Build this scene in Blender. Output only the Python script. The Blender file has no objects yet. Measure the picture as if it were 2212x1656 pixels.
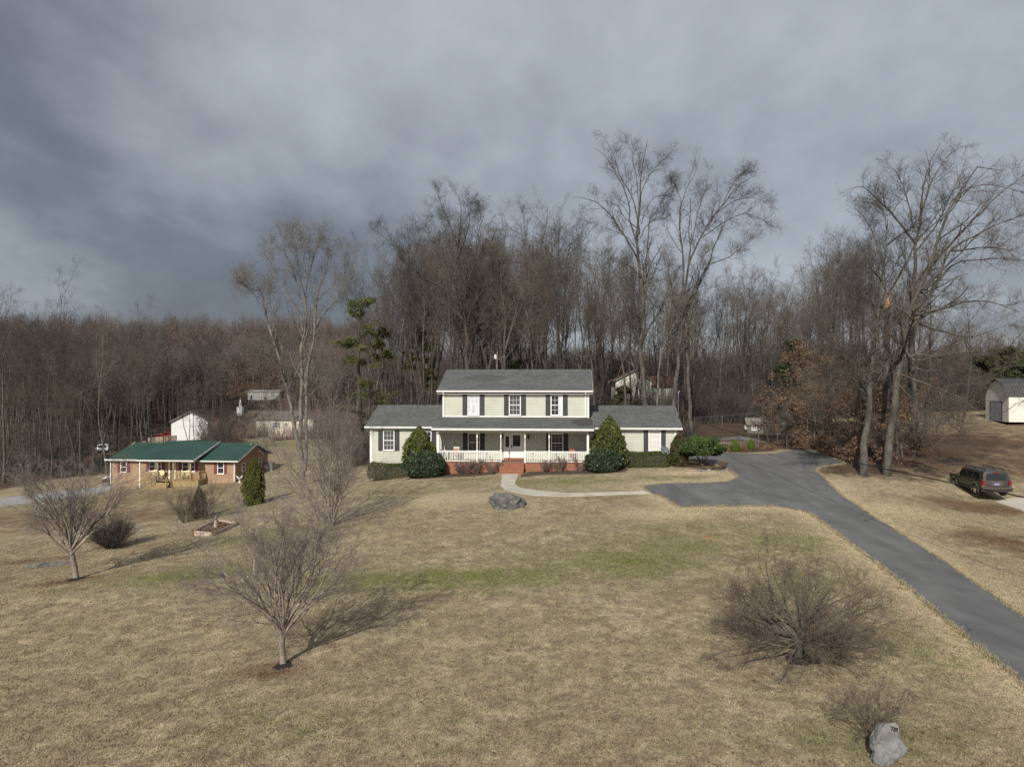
import bpy, bmesh, math, random
import numpy as np
from mathutils import Vector, Matrix, noise
from mathutils.geometry import delaunay_2d_cdt
random.seed(7); rng = np.random.default_rng(7)
R = math.radians
scene = bpy.context.scene
COL = scene.collection

# ------------------------------------------------------------------ camera
CX, CY, F, CZ = 1106.0, 828.0, 1533.0, 8.3          # pixel frame of a 2212x1656 picture, eye height
cam_d = bpy.data.cameras.new('camera'); cam = bpy.data.objects.new('camera', cam_d); COL.objects.link(cam)
cam.location = (0, 0, CZ); cam.rotation_euler = (R(90), 0, 0)
cam_d.sensor_width = 36; cam_d.lens = 36*F/2212; cam_d.clip_start = .1; cam_d.clip_end = 6000
scene.camera = cam
# ------------------------------------------------------------------ sky and sun
SUN_AZ, SUN_EL = R(17), R(33)                         # sun behind the camera, to its left
w = bpy.data.worlds.new('World'); scene.world = w; w.use_nodes = True
nt = w.node_tree; nt.nodes.clear()
def N(t, **kw):
    n = nt.nodes.new(t)
    for k, v in kw.items(): setattr(n, k, v)
    return n
L = nt.links.new
out = N('ShaderNodeOutputWorld'); bg = N('ShaderNodeBackground'); L(bg.outputs[0], out.inputs[0])
sky = N('ShaderNodeTexSky'); sky.sky_type = 'NISHITA'; sky.sun_disc = False
sky.sun_elevation = SUN_EL; sky.sun_rotation = R(180)+SUN_AZ
tc = N('ShaderNodeTexCoord'); sep = N('ShaderNodeSeparateXYZ'); L(tc.outputs['Generated'], sep.inputs[0])
def MATH(op, a, b=None, clamp=False):
    n = N('ShaderNodeMath', operation=op); n.use_clamp = clamp
    for i, x in enumerate((a, b)):
        if x is None: continue
        if isinstance(x, (int, float)): n.inputs[i].default_value = x
        else: L(x, n.inputs[i])
    return n.outputs[0]
zc = MATH('ADD', MATH('MAXIMUM', sep.outputs[2], 0.0), 0.42)
px_ = MATH('DIVIDE', sep.outputs[0], zc); py_ = MATH('DIVIDE', sep.outputs[1], zc)
cmb = N('ShaderNodeCombineXYZ'); L(px_, cmb.inputs[0]); L(py_, cmb.inputs[1])
mp = N('ShaderNodeMapping'); L(cmb.outputs[0], mp.inputs[0]); mp.inputs['Rotation'].default_value = (0, 0, R(-30)); mp.inputs['Scale'].default_value = (1.75, 1.35, 1); mp.inputs['Location'].default_value = (1.7, 4.3, 0)
n1 = N('ShaderNodeTexNoise'); L(mp.outputs[0], n1.inputs[0]); n1.inputs['Scale'].default_value = 1.0; n1.inputs['Detail'].default_value = 6; n1.inputs['Roughness'].default_value = .55; n1.inputs['Distortion'].default_value = .1
n2 = N('ShaderNodeTexNoise'); L(mp.outputs[0], n2.inputs[0]); n2.inputs['Scale'].default_value = 4.2; n2.inputs['Detail'].default_value = 6; n2.inputs['Roughness'].default_value = .52; n2.inputs['Distortion'].default_value = .15
v = MATH('ADD', MATH('MULTIPLY', n1.outputs[0], .62), MATH('MULTIPLY', n2.outputs[0], .38))
v = MATH('SUBTRACT', v, .5)
# broad masses of lighter and darker cloud, by direction
def blob(px, py, spread, amp):
    d = Vector(((px-CX)/F, 1, (CY-py)/F)).normalized()
    dn = N('ShaderNodeVectorMath', operation='DOT_PRODUCT'); L(tc.outputs['Generated'], dn.inputs[0]); dn.inputs[1].default_value = d
    a = MATH('SUBTRACT', 1.0, dn.outputs['Value'])
    e = MATH('POWER', 2.718, MATH('MULTIPLY', a, -1.0/(1-math.cos(R(spread)))))
    return MATH('MULTIPLY', e, amp)
tot = MATH('MULTIPLY', v, SKY_NOISE := .95)
for b in ((560,260,12,.19),(330,330,9,.10),(1250,60,20,.17),(640,625,10,-.30),(300,560,7,-.05),(350,600,9,-.10),(180,690,8,-.06),(20,140,9,-.24),(200,610,5,.05),(60,520,9,.03),(1500,640,15,.03),(1150,420,9,-.10),(1650,330,9,-.07),(860,470,8,-.12),(420,440,8,-.05),(700,720,7,-.14),(2100,640,10,-.06),(1420,760,9,.08),(1900,140,14,.10),(1600,120,8,.04)):
    tot = MATH('ADD', tot, blob(*b))
back = MATH('MULTIPLY', MATH('MAXIMUM', MATH('MULTIPLY', sep.outputs[1], -1.0), 0.0), .55)   # unseen sunlit sky half behind the camera, brightened to raise the ambient light
tot = MATH('ADD', MATH('ADD', tot, back), .44)
cr = N('ShaderNodeValToRGB'); L(tot, cr.inputs[0])
els = cr.color_ramp.elements
els[0].position = 0.05; els[0].color = (.125, .135, .165, 1)
els[1].position = 1.0; els[1].color = (.78, .80, .84, 1)
for p, c in ((.25,(.185,.202,.238)),(.45,(.33,.356,.398)),(.62,(.44,.475,.525)),(.8,(.55,.585,.635))):
    e = els.new(p); e.color = (*c, 1)
sc_ = N('ShaderNodeVectorMath', operation='SCALE'); L(cr.outputs[0], sc_.inputs[0]); sc_.inputs['Scale'].default_value = 10.0
mx = N('ShaderNodeMix', data_type='RGBA'); mx.inputs[0].default_value = .9
L(sky.outputs[0], mx.inputs[6]); L(sc_.outputs[0], mx.inputs[7]); L(mx.outputs[2], bg.inputs[0]); bg.inputs[1].default_value = .1
sd = bpy.data.lights.new('sun', 'SUN'); sun = bpy.data.objects.new('sun', sd); COL.objects.link(sun)
sd.energy = 4.75; sd.angle = R(.6); sd.color = (1, .925, .81)
sdir = Vector((math.sin(SUN_AZ)*math.cos(SUN_EL), math.cos(SUN_AZ)*math.cos(SUN_EL), -math.sin(SUN_EL)))
sun.rotation_euler = sdir.to_track_quat('-Z', 'Y').to_euler(); sun.location = (-30, -60, 60)
scene.cycles.use_denoising = False; scene.cycles.sample_clamp_direct = 6; scene.cycles.sample_clamp_indirect = 3
vs = scene.view_settings; vs.view_transform = 'Standard'; vs.look = 'None'; vs.exposure = 0; vs.gamma = 1; vs.use_curve_mapping = False

# ------------------------------------------------------------------ materials
def new_mat(name):
    m = bpy.data.materials.new(name); m.use_nodes = True
    t = m.node_tree; b = t.nodes['Principled BSDF']
    return m, t, b
def mat(name, c1, c2=None, scale=4, rough=.85, bump=0, bscale=None, metal=0, spec=.3, detail=4, c3=None, scale3=.5, f3=.5, stretch=None):
    m, t, b = new_mat(name)
    b.inputs['Roughness'].default_value = rough; b.inputs['Metallic'].default_value = metal
    b.inputs['Specular IOR Level'].default_value = spec
    b.inputs['Base Color'].default_value = (*c1, 1)
    tcn = t.nodes.new('ShaderNodeTexCoord'); src = tcn.outputs['Object']
    if stretch:
        mpn = t.nodes.new('ShaderNodeMapping'); t.links.new(src, mpn.inputs[0]); mpn.inputs['Scale'].default_value = stretch; src = mpn.outputs[0]
    colout = None
    if c2:
        nz = t.nodes.new('ShaderNodeTexNoise'); nz.inputs['Scale'].default_value = scale; nz.inputs['Detail'].default_value = detail
        t.links.new(src, nz.inputs[0])
        rp = t.nodes.new('ShaderNodeValToRGB'); t.links.new(nz.outputs[0], rp.inputs[0])
        rp.color_ramp.elements[0].position = .35; rp.color_ramp.elements[0].color = (*c1, 1)
        rp.color_ramp.elements[1].position = .65; rp.color_ramp.elements[1].color = (*c2, 1)
        colout = rp.outputs[0]
        if c3:
            n3 = t.nodes.new('ShaderNodeTexNoise'); n3.inputs['Scale'].default_value = scale3; n3.inputs['Detail'].default_value = 3; t.links.new(src, n3.inputs[0])
            r3 = t.nodes.new('ShaderNodeMapRange'); t.links.new(n3.outputs[0], r3.inputs[0]); r3.inputs[1].default_value = f3; r3.inputs[2].default_value = f3+.15
            mm = t.nodes.new('ShaderNodeMix'); mm.data_type = 'RGBA'; t.links.new(r3.outputs[0], mm.inputs[0]); t.links.new(colout, mm.inputs[6]); mm.inputs[7].default_value = (*c3, 1)
            colout = mm.outputs[2]
        t.links.new(colout, b.inputs['Base Color'])
    if bump:
        nb = t.nodes.new('ShaderNodeTexNoise'); nb.inputs['Scale'].default_value = bscale or scale*3; nb.inputs['Detail'].default_value = 5; t.links.new(src, nb.inputs[0])
        bp = t.nodes.new('ShaderNodeBump'); bp.inputs['Strength'].default_value = bump; bp.inputs['Distance'].default_value = .05; t.links.new(nb.outputs[0], bp.inputs['Height']); t.links.new(bp.outputs[0], b.inputs['Normal'])
    return m
MT = {}
MT['siding'] = mat('pale_green_siding', (.425,.445,.38), (.465,.485,.415), 1.3, .6, c3=(.39,.41,.355), scale3=.35, f3=.55)
MT['white'] = mat('white_trim_paint', (.78,.78,.76), (.70,.71,.70), 2.0, .5)
MT['shutter'] = mat('charcoal_shutter', (.035,.037,.045), (.05,.052,.06), 3, .6)
MT['foundation'] = mat('painted_block', (.42,.45,.46), (.50,.53,.53), 3, .8, .3)
MT['deck'] = mat('stained_deck_wood', (.23,.098,.06), (.30,.135,.085), 2.5, .8, .3, stretch=(1,6,6))
MT['deckfloor'] = mat('worn_deck_floor', (.20,.12,.08), (.28,.18,.13), 2.5, .85, stretch=(6,1,1))
MT['glass'] = mat('dark_window_glass', (.018,.020,.024), (.035,.04,.045), 2, .06, spec=.6)
MT['curtain'] = mat('white_curtain', (.62,.64,.67), (.42,.45,.50), 9, .9, stretch=(1,1,.12))
MT['blind'] = mat('window_blind', (.04,.042,.045), (.09,.092,.095), 4, .7, stretch=(.3,1,20))
MT['wblind'] = mat('white_blind', (.62,.62,.60), (.50,.50,.49), 4, .7, stretch=(.3,1,20))
MT['black'] = mat('black_metal', (.02,.02,.022), None, rough=.5)
MT['door'] = mat('white_door', (.78,.78,.78), (.72,.73,.74), 2, .5)
MT['concrete'] = mat('concrete_path', (.40,.375,.32), (.47,.445,.385), 1.5, .9, .2, 40, c3=(.36,.335,.28), scale3=.8)
MT['bush'] = mat('brown_bush_twigs', (.105,.083,.067), (.155,.125,.10), .8, .9)
MT['bark'] = mat('grey_bark', (.055,.051,.046), (.118,.112,.10), 4.5, .95, 1, 14, stretch=(1,1,.35), c3=(.045,.042,.037), scale3=1.6, f3=.5)
MT['twig'] = mat('grey_twigs', (.10,.085,.073), (.15,.128,.11), .6, .9)
MT['barkdark'] = mat('dark_bark', (.048,.044,.040), (.088,.081,.072), 3, .95, .5, 14, stretch=(1,1,.3))
MT['twigdark'] = mat('dark_twigs', (.048,.043,.039), (.085,.076,.068), .6, .9)
MT['barkpale'] = mat('pale_bark', (.20,.19,.168), (.12,.113,.10), 2.8, .95, 1, 12, stretch=(1,1,.7), c3=(.075,.07,.06), scale3=1.9, f3=.5)
MT['twigpale'] = mat('pale_twigs', (.18,.165,.145), (.13,.118,.105), .6, .9)
MT['twigred'] = mat('reddish_twigs', (.20,.145,.125), (.15,.115,.10), .5, .9)
MT['crape'] = mat('mottled_pinkish_bark', (.27,.22,.185), (.15,.135,.12), 5, .9, .3, 20, c3=(.34,.28,.235), scale3=3)
MT['crapetwig'] = mat('mauve_grey_twigs', (.13,.11,.105), (.20,.175,.165), 2, .9)
MT['brownleaf'] = mat('dead_brown_leaves', (.110,.066,.042), (.18,.115,.074), 1.2, .9)
MT['holly'] = mat('holly_leaves', (.045,.064,.015), (.098,.112,.028), 1.6, .45, spec=.4)
MT['darkholly'] = mat('dark_evergreen_leaves', (.020,.036,.018), (.042,.062,.03), 1.8, .45, spec=.4)
MT['hedge'] = mat('clipped_hedge_leaves', (.035,.055,.012), (.07,.09,.018), 2.0, .7)
MT['juniper'] = mat('juniper_foliage', (.035,.065,.018), (.07,.11,.03), 1.6, .7)
MT['pine'] = mat('pine_needles', (.05,.062,.022), (.105,.11,.034), .5, .7)
MT['cedar'] = mat('cedar_foliage', (.032,.042,.018), (.055,.065,.024), 1, .8)
MT['boxwood'] = mat('bright_boxwood', (.07,.12,.012), (.11,.16,.02), 3, .6)
MT['nandina'] = mat('nandina_foliage', (.035,.058,.018), (.075,.045,.02), 1.4, .7)
MT['goldcedar'] = mat('olive_arborvitae', (.055,.065,.012), (.095,.10,.018), 2.5, .8, c3=(.16,.075,.02), scale3=1.6, f3=.62)
MT['rock'] = mat('grey_rock', (.125,.128,.13), (.225,.227,.225), 2.5, .95, .8, 6, c3=(.30,.26,.19), scale3=3.5, f3=.6)
MT['rockdark'] = mat('weathered_rock', (.06,.061,.06), (.15,.148,.14), 3, .95, .8, 6)
MT['mulch'] = mat('black_mulch', (.012,.011,.011), (.03,.027,.025), 12, 1, .8, 30)
MT['brownmulch'] = mat('brown_mulch', (.05,.038,.028), (.095,.075,.055), 8, 1, .8, 30)
MT['clay'] = mat('red_clay', (.24,.12,.06), (.32,.18,.10), 4, 1, .6)
MT['weatherwood'] = mat('weathered_planks', (.36,.29,.235), (.46,.38,.31), 3, .9, .3)
MT['postwood'] = mat('brown_post_wood', (.12,.065,.035), (.17,.095,.05), 4, .9, .3)
MT['newwood'] = mat('yellow_pine_wood', (.24,.18,.09), (.33,.25,.13), 3, .8)
MT['maroon'] = mat('maroon_shutter', (.14,.035,.035), (.18,.05,.05), 3, .7)
MT['cream'] = mat('cream_wall', (.50,.47,.39), (.58,.55,.46), 2, .8)
MT['chair'] = mat('pale_yellow_chair', (.66,.58,.36), None, rough=.5)
MT['galv'] = mat('galvanised_steel', (.15,.17,.19), (.20,.22,.245), 4, .45, metal=.5)
MT['wire'] = mat('black_cable', (.015,.015,.016), None, rough=.6)
MT['palesiding'] = mat('offwhite_siding', (.60,.59,.54), (.66,.65,.60), 1.2, .7)
MT['whitewall'] = mat('white_wall', (.76,.77,.78), (.70,.71,.72), 1, .7)
MT['barnroof'] = mat('charcoal_metal_roof', (.05,.052,.056), (.07,.072,.075), 2, .5)
MT['redroof'] = mat('red_roof', (.26,.085,.06), (.33,.12,.085), 1, .9)
MT['rustroof'] = mat('rust_brown_roof', (.11,.062,.042), (.15,.085,.058), 1, .9)
MT['greytrailer'] = mat('grey_metal', (.19,.195,.195), (.25,.255,.255), 1, .8)
MT['play'] = mat('grey_green_boards', (.10,.105,.08), (.13,.135,.105), 4, .8)
MT['playroof'] = mat('grey_shingles', (.15,.145,.135), (.19,.185,.17), 5, .9)
MT['barkplate'] = mat('broken_wood', (.50,.28,.12), (.38,.22,.11), 4, .9)
MT['tan'] = mat('tan_concrete', (.46,.36,.26), (.52,.42,.31), 1, .9)

def shingles(name, c1, c2, stains=()):
    m, t, b = new_mat(name); b.inputs['Roughness'].default_value = .95; b.inputs['Specular IOR Level'].default_value = .15
    tcn = t.nodes.new('ShaderNodeTexCoord'); sp = t.nodes.new('ShaderNodeSeparateXYZ'); t.links.new(tcn.outputs['Object'], sp.inputs[0])
    cb = t.nodes.new('ShaderNodeCombineXYZ'); t.links.new(sp.outputs[0], cb.inputs[0]); t.links.new(sp.outputs[1], cb.inputs[1])
    br = t.nodes.new('ShaderNodeTexBrick'); t.links.new(cb.outputs[0], br.inputs[0])
    br.inputs['Scale'].default_value = 1; br.inputs['Brick Width'].default_value = .3; br.inputs['Row Height'].default_value = .21; br.inputs['Mortar Size'].default_value = .014
    br.inputs['Color1'].default_value = (*c1, 1); br.inputs['Color2'].default_value = (*c2, 1); br.inputs['Mortar'].default_value = (*[x*.45 for x in c1], 1); br.inputs['Bias'].default_value = -.1
    nz = t.nodes.new('ShaderNodeTexNoise'); nz.inputs['Scale'].default_value = .7; nz.inputs['Detail'].default_value = 6; t.links.new(tcn.outputs['Object'], nz.inputs[0])
    rp = t.nodes.new('ShaderNodeMapRange'); t.links.new(nz.outputs[0], rp.inputs[0]); rp.inputs[1].default_value = .3; rp.inputs[2].default_value = .7; rp.inputs[3].default_value = .86; rp.inputs[4].default_value = 1.12
    sc = t.nodes.new('ShaderNodeVectorMath'); sc.operation = 'SCALE'; t.links.new(br.outputs[0], sc.inputs[0]); t.links.new(rp.outputs[0], sc.inputs['Scale'])
    col = sc.outputs[0]
    for (x, y, rx, ry, k) in stains:       # patches of newer, darker shingle
        d = t.nodes.new('ShaderNodeVectorMath'); d.operation = 'SUBTRACT'; t.links.new(cb.outputs[0], d.inputs[0]); d.inputs[1].default_value = (x, y, 0)
        s = t.nodes.new('ShaderNodeVectorMath'); s.operation = 'DIVIDE'; t.links.new(d.outputs[0], s.inputs[0]); s.inputs[1].default_value = (rx, ry, 1)
        l = t.nodes.new('ShaderNodeVectorMath'); l.operation = 'LENGTH'; t.links.new(s.outputs[0], l.inputs[0])
        nn = t.nodes.new('ShaderNodeTexNoise'); nn.inputs['Scale'].default_value = 2.5; t.links.new(tcn.outputs['Object'], nn.inputs[0])
        ad = t.nodes.new('ShaderNodeMath'); ad.operation = 'MULTIPLY_ADD'; t.links.new(nn.outputs[0], ad.inputs[0]); ad.inputs[1].default_value = .5; t.links.new(l.outputs['Value'], ad.inputs[2])
        mr = t.nodes.new('ShaderNodeMapRange'); t.links.new(ad.outputs[0], mr.inputs[0]); mr.inputs[1].default_value = 1.15; mr.inputs[2].default_value = 1.27; mr.inputs[3].default_value = k; mr.inputs[4].default_value = 0
        mm = t.nodes.new('ShaderNodeMix'); mm.data_type = 'RGBA'; t.links.new(mr.outputs[0], mm.inputs[0]); t.links.new(col, mm.inputs[6]); mm.inputs[7].default_value = (.055,.052,.05,1); col = mm.outputs[2]
    t.links.new(col, b.inputs['Base Color'])
    bp = t.nodes.new('ShaderNodeBump'); bp.inputs['Strength'].default_value = .5; bp.inputs['Distance'].default_value = .02; t.links.new(br.outputs['Fac'], bp.inputs['Height']); bp.invert = True; t.links.new(bp.outputs[0], b.inputs['Normal'])
    return m
def brick(name):
    m, t, b = new_mat(name); b.inputs['Roughness'].default_value = .9; b.inputs['Specular IOR Level'].default_value = .2
    tcn = t.nodes.new('ShaderNodeTexCoord'); sp = t.nodes.new('ShaderNodeSeparateXYZ'); t.links.new(tcn.outputs['Object'], sp.inputs[0])
    ad = t.nodes.new('ShaderNodeMath'); ad.operation = 'ADD'; t.links.new(sp.outputs[0], ad.inputs[0]); t.links.new(sp.outputs[1], ad.inputs[1])
    cb = t.nodes.new('ShaderNodeCombineXYZ'); t.links.new(ad.outputs[0], cb.inputs[0]); t.links.new(sp.outputs[2], cb.inputs[1])
    br = t.nodes.new('ShaderNodeTexBrick'); t.links.new(cb.outputs[0], br.inputs[0])
    br.inputs['Scale'].default_value = 1; br.inputs['Brick Width'].default_value = .30; br.inputs['Row Height'].default_value = .10; br.inputs['Mortar Size'].default_value = .012
    br.inputs['Color1'].default_value = (.31,.195,.125,1); br.inputs['Color2'].default_value = (.11,.075,.06,1); br.inputs['Mortar'].default_value = (.40,.32,.24,1); br.inputs['Bias'].default_value = -.25
    nz = t.nodes.new('ShaderNodeTexNoise'); nz.inputs['Scale'].default_value = 2.2; nz.inputs['Detail'].default_value = 5; t.links.new(cb.outputs[0], nz.inputs[0])
    mr = t.nodes.new('ShaderNodeMapRange'); t.links.new(nz.outputs[0], mr.inputs[0]); mr.inputs[1].default_value = .35; mr.inputs[2].default_value = .65; mr.inputs[3].default_value = 0; mr.inputs[4].default_value = .5
    mm = t.nodes.new('ShaderNodeMix'); mm.data_type = 'RGBA'; t.links.new(mr.outputs[0], mm.inputs[0]); t.links.new(br.outputs[0], mm.inputs[6]); mm.inputs[7].default_value = (.35,.23,.145,1)
    t.links.new(mm.outputs[2], b.inputs['Base Color'])
    return m
MT['brick'] = brick('weathered_brick')
def metalroof(name, c):
    m, t, b = new_mat(name); b.inputs['Roughness'].default_value = .45; b.inputs['Base Color'].default_value = (*c, 1)
    tcn = t.nodes.new('ShaderNodeTexCoord'); nz = t.nodes.new('ShaderNodeTexNoise'); nz.inputs['Scale'].default_value = .5; nz.inputs['Detail'].default_value = 5; t.links.new(tcn.outputs['Object'], nz.inputs[0])
    r = t.nodes.new('ShaderNodeValToRGB'); t.links.new(nz.outputs[0], r.inputs[0]); r.color_ramp.elements[0].color = (*[x*.8 for x in c], 1); r.color_ramp.elements[1].color = (*[x*1.2 for x in c], 1)
    r.color_ramp.elements[0].position = .3; r.color_ramp.elements[1].position = .7
    t.links.new(r.outputs[0], b.inputs['Base Color']); return m
MT['greenroof'] = metalroof('green_metal_roof', (.021,.062,.048))

# ------------------------------------------------------------------ object helpers
def tag(o, label=None, cat=None, group=None, kind=None):
    if label: o['label'] = label
    if cat: o['category'] = cat
    if group: o['group'] = group
    if kind: o['kind'] = kind
    return o
def thing(name, loc, rz, label, cat, group=None):
    o = bpy.data.objects.new(name, None); COL.objects.link(o); o.location = loc; o.rotation_euler = (0, 0, rz); o.empty_display_size = .2
    return tag(o, label, cat, group)
class MB:
    def __init__(s): s.v = []; s.f = []
    def poly(s, pts):
        i = len(s.v); s.v += [tuple(p) for p in pts]; s.f.append(tuple(range(i, i+len(pts)))); return s
    def box(s, a, b):
        x0,y0,z0 = [min(a[i],b[i]) for i in range(3)]; x1,y1,z1 = [max(a[i],b[i]) for i in range(3)]
        i = len(s.v); s.v += [(x0,y0,z0),(x1,y0,z0),(x1,y1,z0),(x0,y1,z0),(x0,y0,z1),(x1,y0,z1),(x1,y1,z1),(x0,y1,z1)]
        s.f += [tuple(i+k for k in q) for q in ((3,2,1,0),(4,5,6,7),(0,1,5,4),(1,2,6,5),(2,3,7,6),(3,0,4,7))]; return s
    def bar(s, p, q, w_, h_=None, up=(0,0,1)):       # rectangular bar from p to q
        p = Vector(p); q = Vector(q); d = (q-p).normalized(); h_ = h_ or w_
        u = Vector(up)
        if abs(d.dot(u)) > .99: u = Vector((0,1,0))
        r = d.cross(u).normalized()*(w_/2); u = r.cross(d).normalized()*(h_/2)
        i = len(s.v)
        for c in (p, q): s.v += [tuple(c+a) for a in (-r-u, r-u, r+u, -r+u)]
        s.f += [tuple(i+k for k in f) for f in ((3,2,1,0),(4,5,6,7),(0,1,5,4),(1,2,6,5),(2,3,7,6),(3,0,4,7))]; return s
    def tube(s, p, q, r0, r1=None, n=10, cap=True):
        r1 = r0 if r1 is None else r1
        p = Vector(p); q = Vector(q); d = (q-p).normalized(); u = Vector((0,0,1)) if abs(d.z) < .95 else Vector((1,0,0))
        a = d.cross(u).normalized(); b = d.cross(a).normalized(); i = len(s.v)
        for c, r in ((p, r0), (q, r1)):
            for k in range(n):
                t = 2*math.pi*k/n; s.v.append(tuple(c+(a*math.cos(t)+b*math.sin(t))*r))
        for k in range(n): s.f.append((i+k, i+(k+1)%n, i+n+(k+1)%n, i+n+k))
        if cap: s.f += [tuple(i+k for k in range(n-1,-1,-1)), tuple(i+n+k for k in range(n))]
        return s
    def prism(s, pts, axis, a, b):                    # polygon in the plane across axis, extruded from a to b
        def put(p, t): return (t, p[0], p[1]) if axis == 0 else ((p[0], t, p[1]) if axis == 1 else (p[0], p[1], t))
        i = len(s.v); n = len(pts); s.v += [put(p, a) for p in pts]+[put(p, b) for p in pts]
        s.f += [tuple(i+k for k in range(n)), tuple(i+n+k for k in range(n-1,-1,-1))]
        for k in range(n): s.f.append((i+(k+1)%n, i+k, i+n+k, i+n+(k+1)%n))
        return s
    def lap(s, p0, p1, z0, z1, nrm, step=.2, lip=.02, top=None):   # overlapping siding boards on a wall from p0 to p1
        z = z0; p0 = Vector(p0); p1 = Vector(p1); nv = Vector(nrm)
        while z < z1-1e-3:
            t = min(z+step, z1)
            a0, b0, a1, b1 = p0, p1, p0, p1
            if top:
                u0, u1 = top(z); u2, u3 = top(t); D = (p1-p0)
                a0 = p0+D*u0; b0 = p0+D*u1; a1 = p0+D*u2; b1 = p0+D*u3
                if u1-u0 < .01: break
            lo = nv*lip
            A = (a0.x+lo.x, a0.y+lo.y, z); B = (b0.x+lo.x, b0.y+lo.y, z); C = (b1.x, b1.y, t); E = (a1.x, a1.y, t)
            s.poly([A, B, C, E]); s.poly([(a0.x,a0.y,z), (b0.x,b0.y,z), B, A])
            z = t
        return s
    def build(s, name, m, parent=None, smooth=False, loc=None, bevel=0):
        me = bpy.data.meshes.new(name); me.from_pydata(s.v, [], s.f); me.update()
        me.materials.append(MT[m] if isinstance(m, str) else m)
        o = bpy.data.objects.new(name, me); COL.objects.link(o)
        if parent: o.parent = parent
        if loc: o.location = loc
        bm = bmesh.new(); bm.from_mesh(me); bmesh.ops.recalc_face_normals(bm, faces=bm.faces)
        if bevel:
            bmesh.ops.remove_doubles(bm, verts=bm.verts, dist=1e-4)
            bmesh.ops.bevel(bm, geom=bm.edges[:], offset=bevel, segments=2, affect='EDGES', profile=.6)
        bm.to_mesh(me); bm.free()
        if smooth: me.polygons.foreach_set('use_smooth', [True]*len(me.polygons))
        return o
def npmesh(name, verts, faces, m, parent=None, smooth=False, k=None):
    verts = np.asarray(verts, np.float32).reshape(-1, 3); faces = np.asarray(faces, np.int32); k = faces.shape[1]
    me = bpy.data.meshes.new(name); me.vertices.add(len(verts)); me.vertices.foreach_set('co', verts.ravel())
    me.loops.add(faces.size); me.loops.foreach_set('vertex_index', faces.ravel())
    me.polygons.add(len(faces)); me.polygons.foreach_set('loop_start', np.arange(0, faces.size, k, dtype=np.int32))
    if smooth: me.polygons.foreach_set('use_smooth', np.ones(len(faces), bool))
    me.update(calc_edges=True); me.materials.append(MT[m] if isinstance(m, str) else m)
    o = bpy.data.objects.new(name, me); COL.objects.link(o)
    if parent: o.parent = parent
    return o
def kids(o, _c={}):
    return [c for c in bpy.data.objects if c.parent == o]
def copy_tree(o, ch=None, parent=None):
    c = o.copy(); COL.objects.link(c)
    if parent: c.parent = parent
    for k, sub in (ch if ch is not None else [(x, None) for x in kids(o)]):
        copy_tree(k, sub if sub is not None else [(y, []) for y in kids(k)], c)
    return c
def W(px, py, D):                                      # a pixel at depth D -> world point
    return Vector(((px-CX)*D/F, D, CZ-(py-CY)*D/F))

# ------------------------------------------------------------------ terrain
def pc(px, py, z): D = (CZ-z)*F/(py-CY); return ((px-CX)*D/F, D, z)
CTRL = [pc(*a) for a in ((0,1656,-.5),(1106,1656,0),(2212,1656,0),(165,1250,-1.0),(612,1435,-.15),(1106,1300,.15),(1730,1420,0),(2212,1470,.1),(1900,1200,.15),
 (0,1235,-1.5),(240,1190,-1.45),(490,1140,-1.0),(380,1125,-1.8),(550,1088,-1.5),(715,1135,-.1),(1098,1100,.6),(1490,1095,.65),
 (1560,990,1.75),(1700,975,2.0),(1815,1000,1.85),(1780,1012,1.6),(1890,1025,1.45),(1632,937,2.5),(2115,1082,.1),(2212,1200,-.1),(1975,945,2.7),
 (240,1052,-3.2),(510,1042,-2.5),(585,1035,-2.2),(0,1085,-3.3),(110,1068,-3.35),(650,1050,-1.2),(2045,912,3.7),(650,1000,-1.4))]
OX, OY, YA = .27, 60.0, R(4.7)                          # main house: middle of its front wall, and its turn
def hw(u, v_): return (OX+u*math.cos(YA)+v_*math.sin(YA), OY-u*math.sin(YA)+v_*math.cos(YA))
for u, v_, z in ((-12.3,-1.5,.15),(-12,3,.1),(-12,8,.1),(-6.5,-3.5,.75),(0,-4,1.05),(0,-2.8,1.12),(6.5,-3.5,1.25),(0,8,1.5),(13.5,-1.5,1.6),(14.2,4,1.8),(9,-3.5,1.4),(12,9,2.1),(-16,0,-.6)):
    CTRL.append((*hw(u, v_), z))
CTRL += [(-40,30,-2.2),(-60,45,-3.2),(-60,75,-3.8),(-90,40,-4),(-60,0,-2),(0,-30,-.5),(60,0,-.3),(-30,-20,-1),(60,25,-.2),(60,60,2.2),(58,85,4.3),
 (55,100,4.6),(-60,95,-3.8),(-40,95,-2.7),(-62,136,-2.6),(-48,150,-3.0),(-24,110,-1.6),(-10,100,0.2),(0,88,1.6),(20,90,2.9),(38,92,3.6),(10,130,1.5),(45,140,3.8),(80,120,5),
 (-90,130,-5),(-140,120,-4),(-160,60,-4),(-150,180,0),(-85,195,-2.2),(-60,195,-1),(-92,262,2.6),(-40,220,4),(10,200,3.5),(60,200,3.5),(160,200,5),(160,100,5),(160,0,0),
 (-160,300,18),(-90,320,20),(-30,330,19),(30,320,10),(90,320,4),(160,320,3),(-160,450,12),(0,450,8),(160,450,2),(-160,0,-4),(0,0,-.1),(30,0,-.1)]
CP = np.array(CTRL, float)
def tps_fit(P, lam=.5):
    xy = P[:, :2]/50; n = len(P)
    d2 = ((xy[:, None]-xy[None])**2).sum(-1); K = .5*d2*np.log(d2+1e-12)
    A = np.zeros((n+3, n+3)); A[:n, :n] = K+np.eye(n)*lam*.001; Pm = np.c_[np.ones(n), xy]; A[:n, n:] = Pm; A[n:, :n] = Pm.T
    return np.linalg.solve(A, np.r_[P[:, 2], 0, 0, 0]), xy
TW, TXY = tps_fit(CP)
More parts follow.
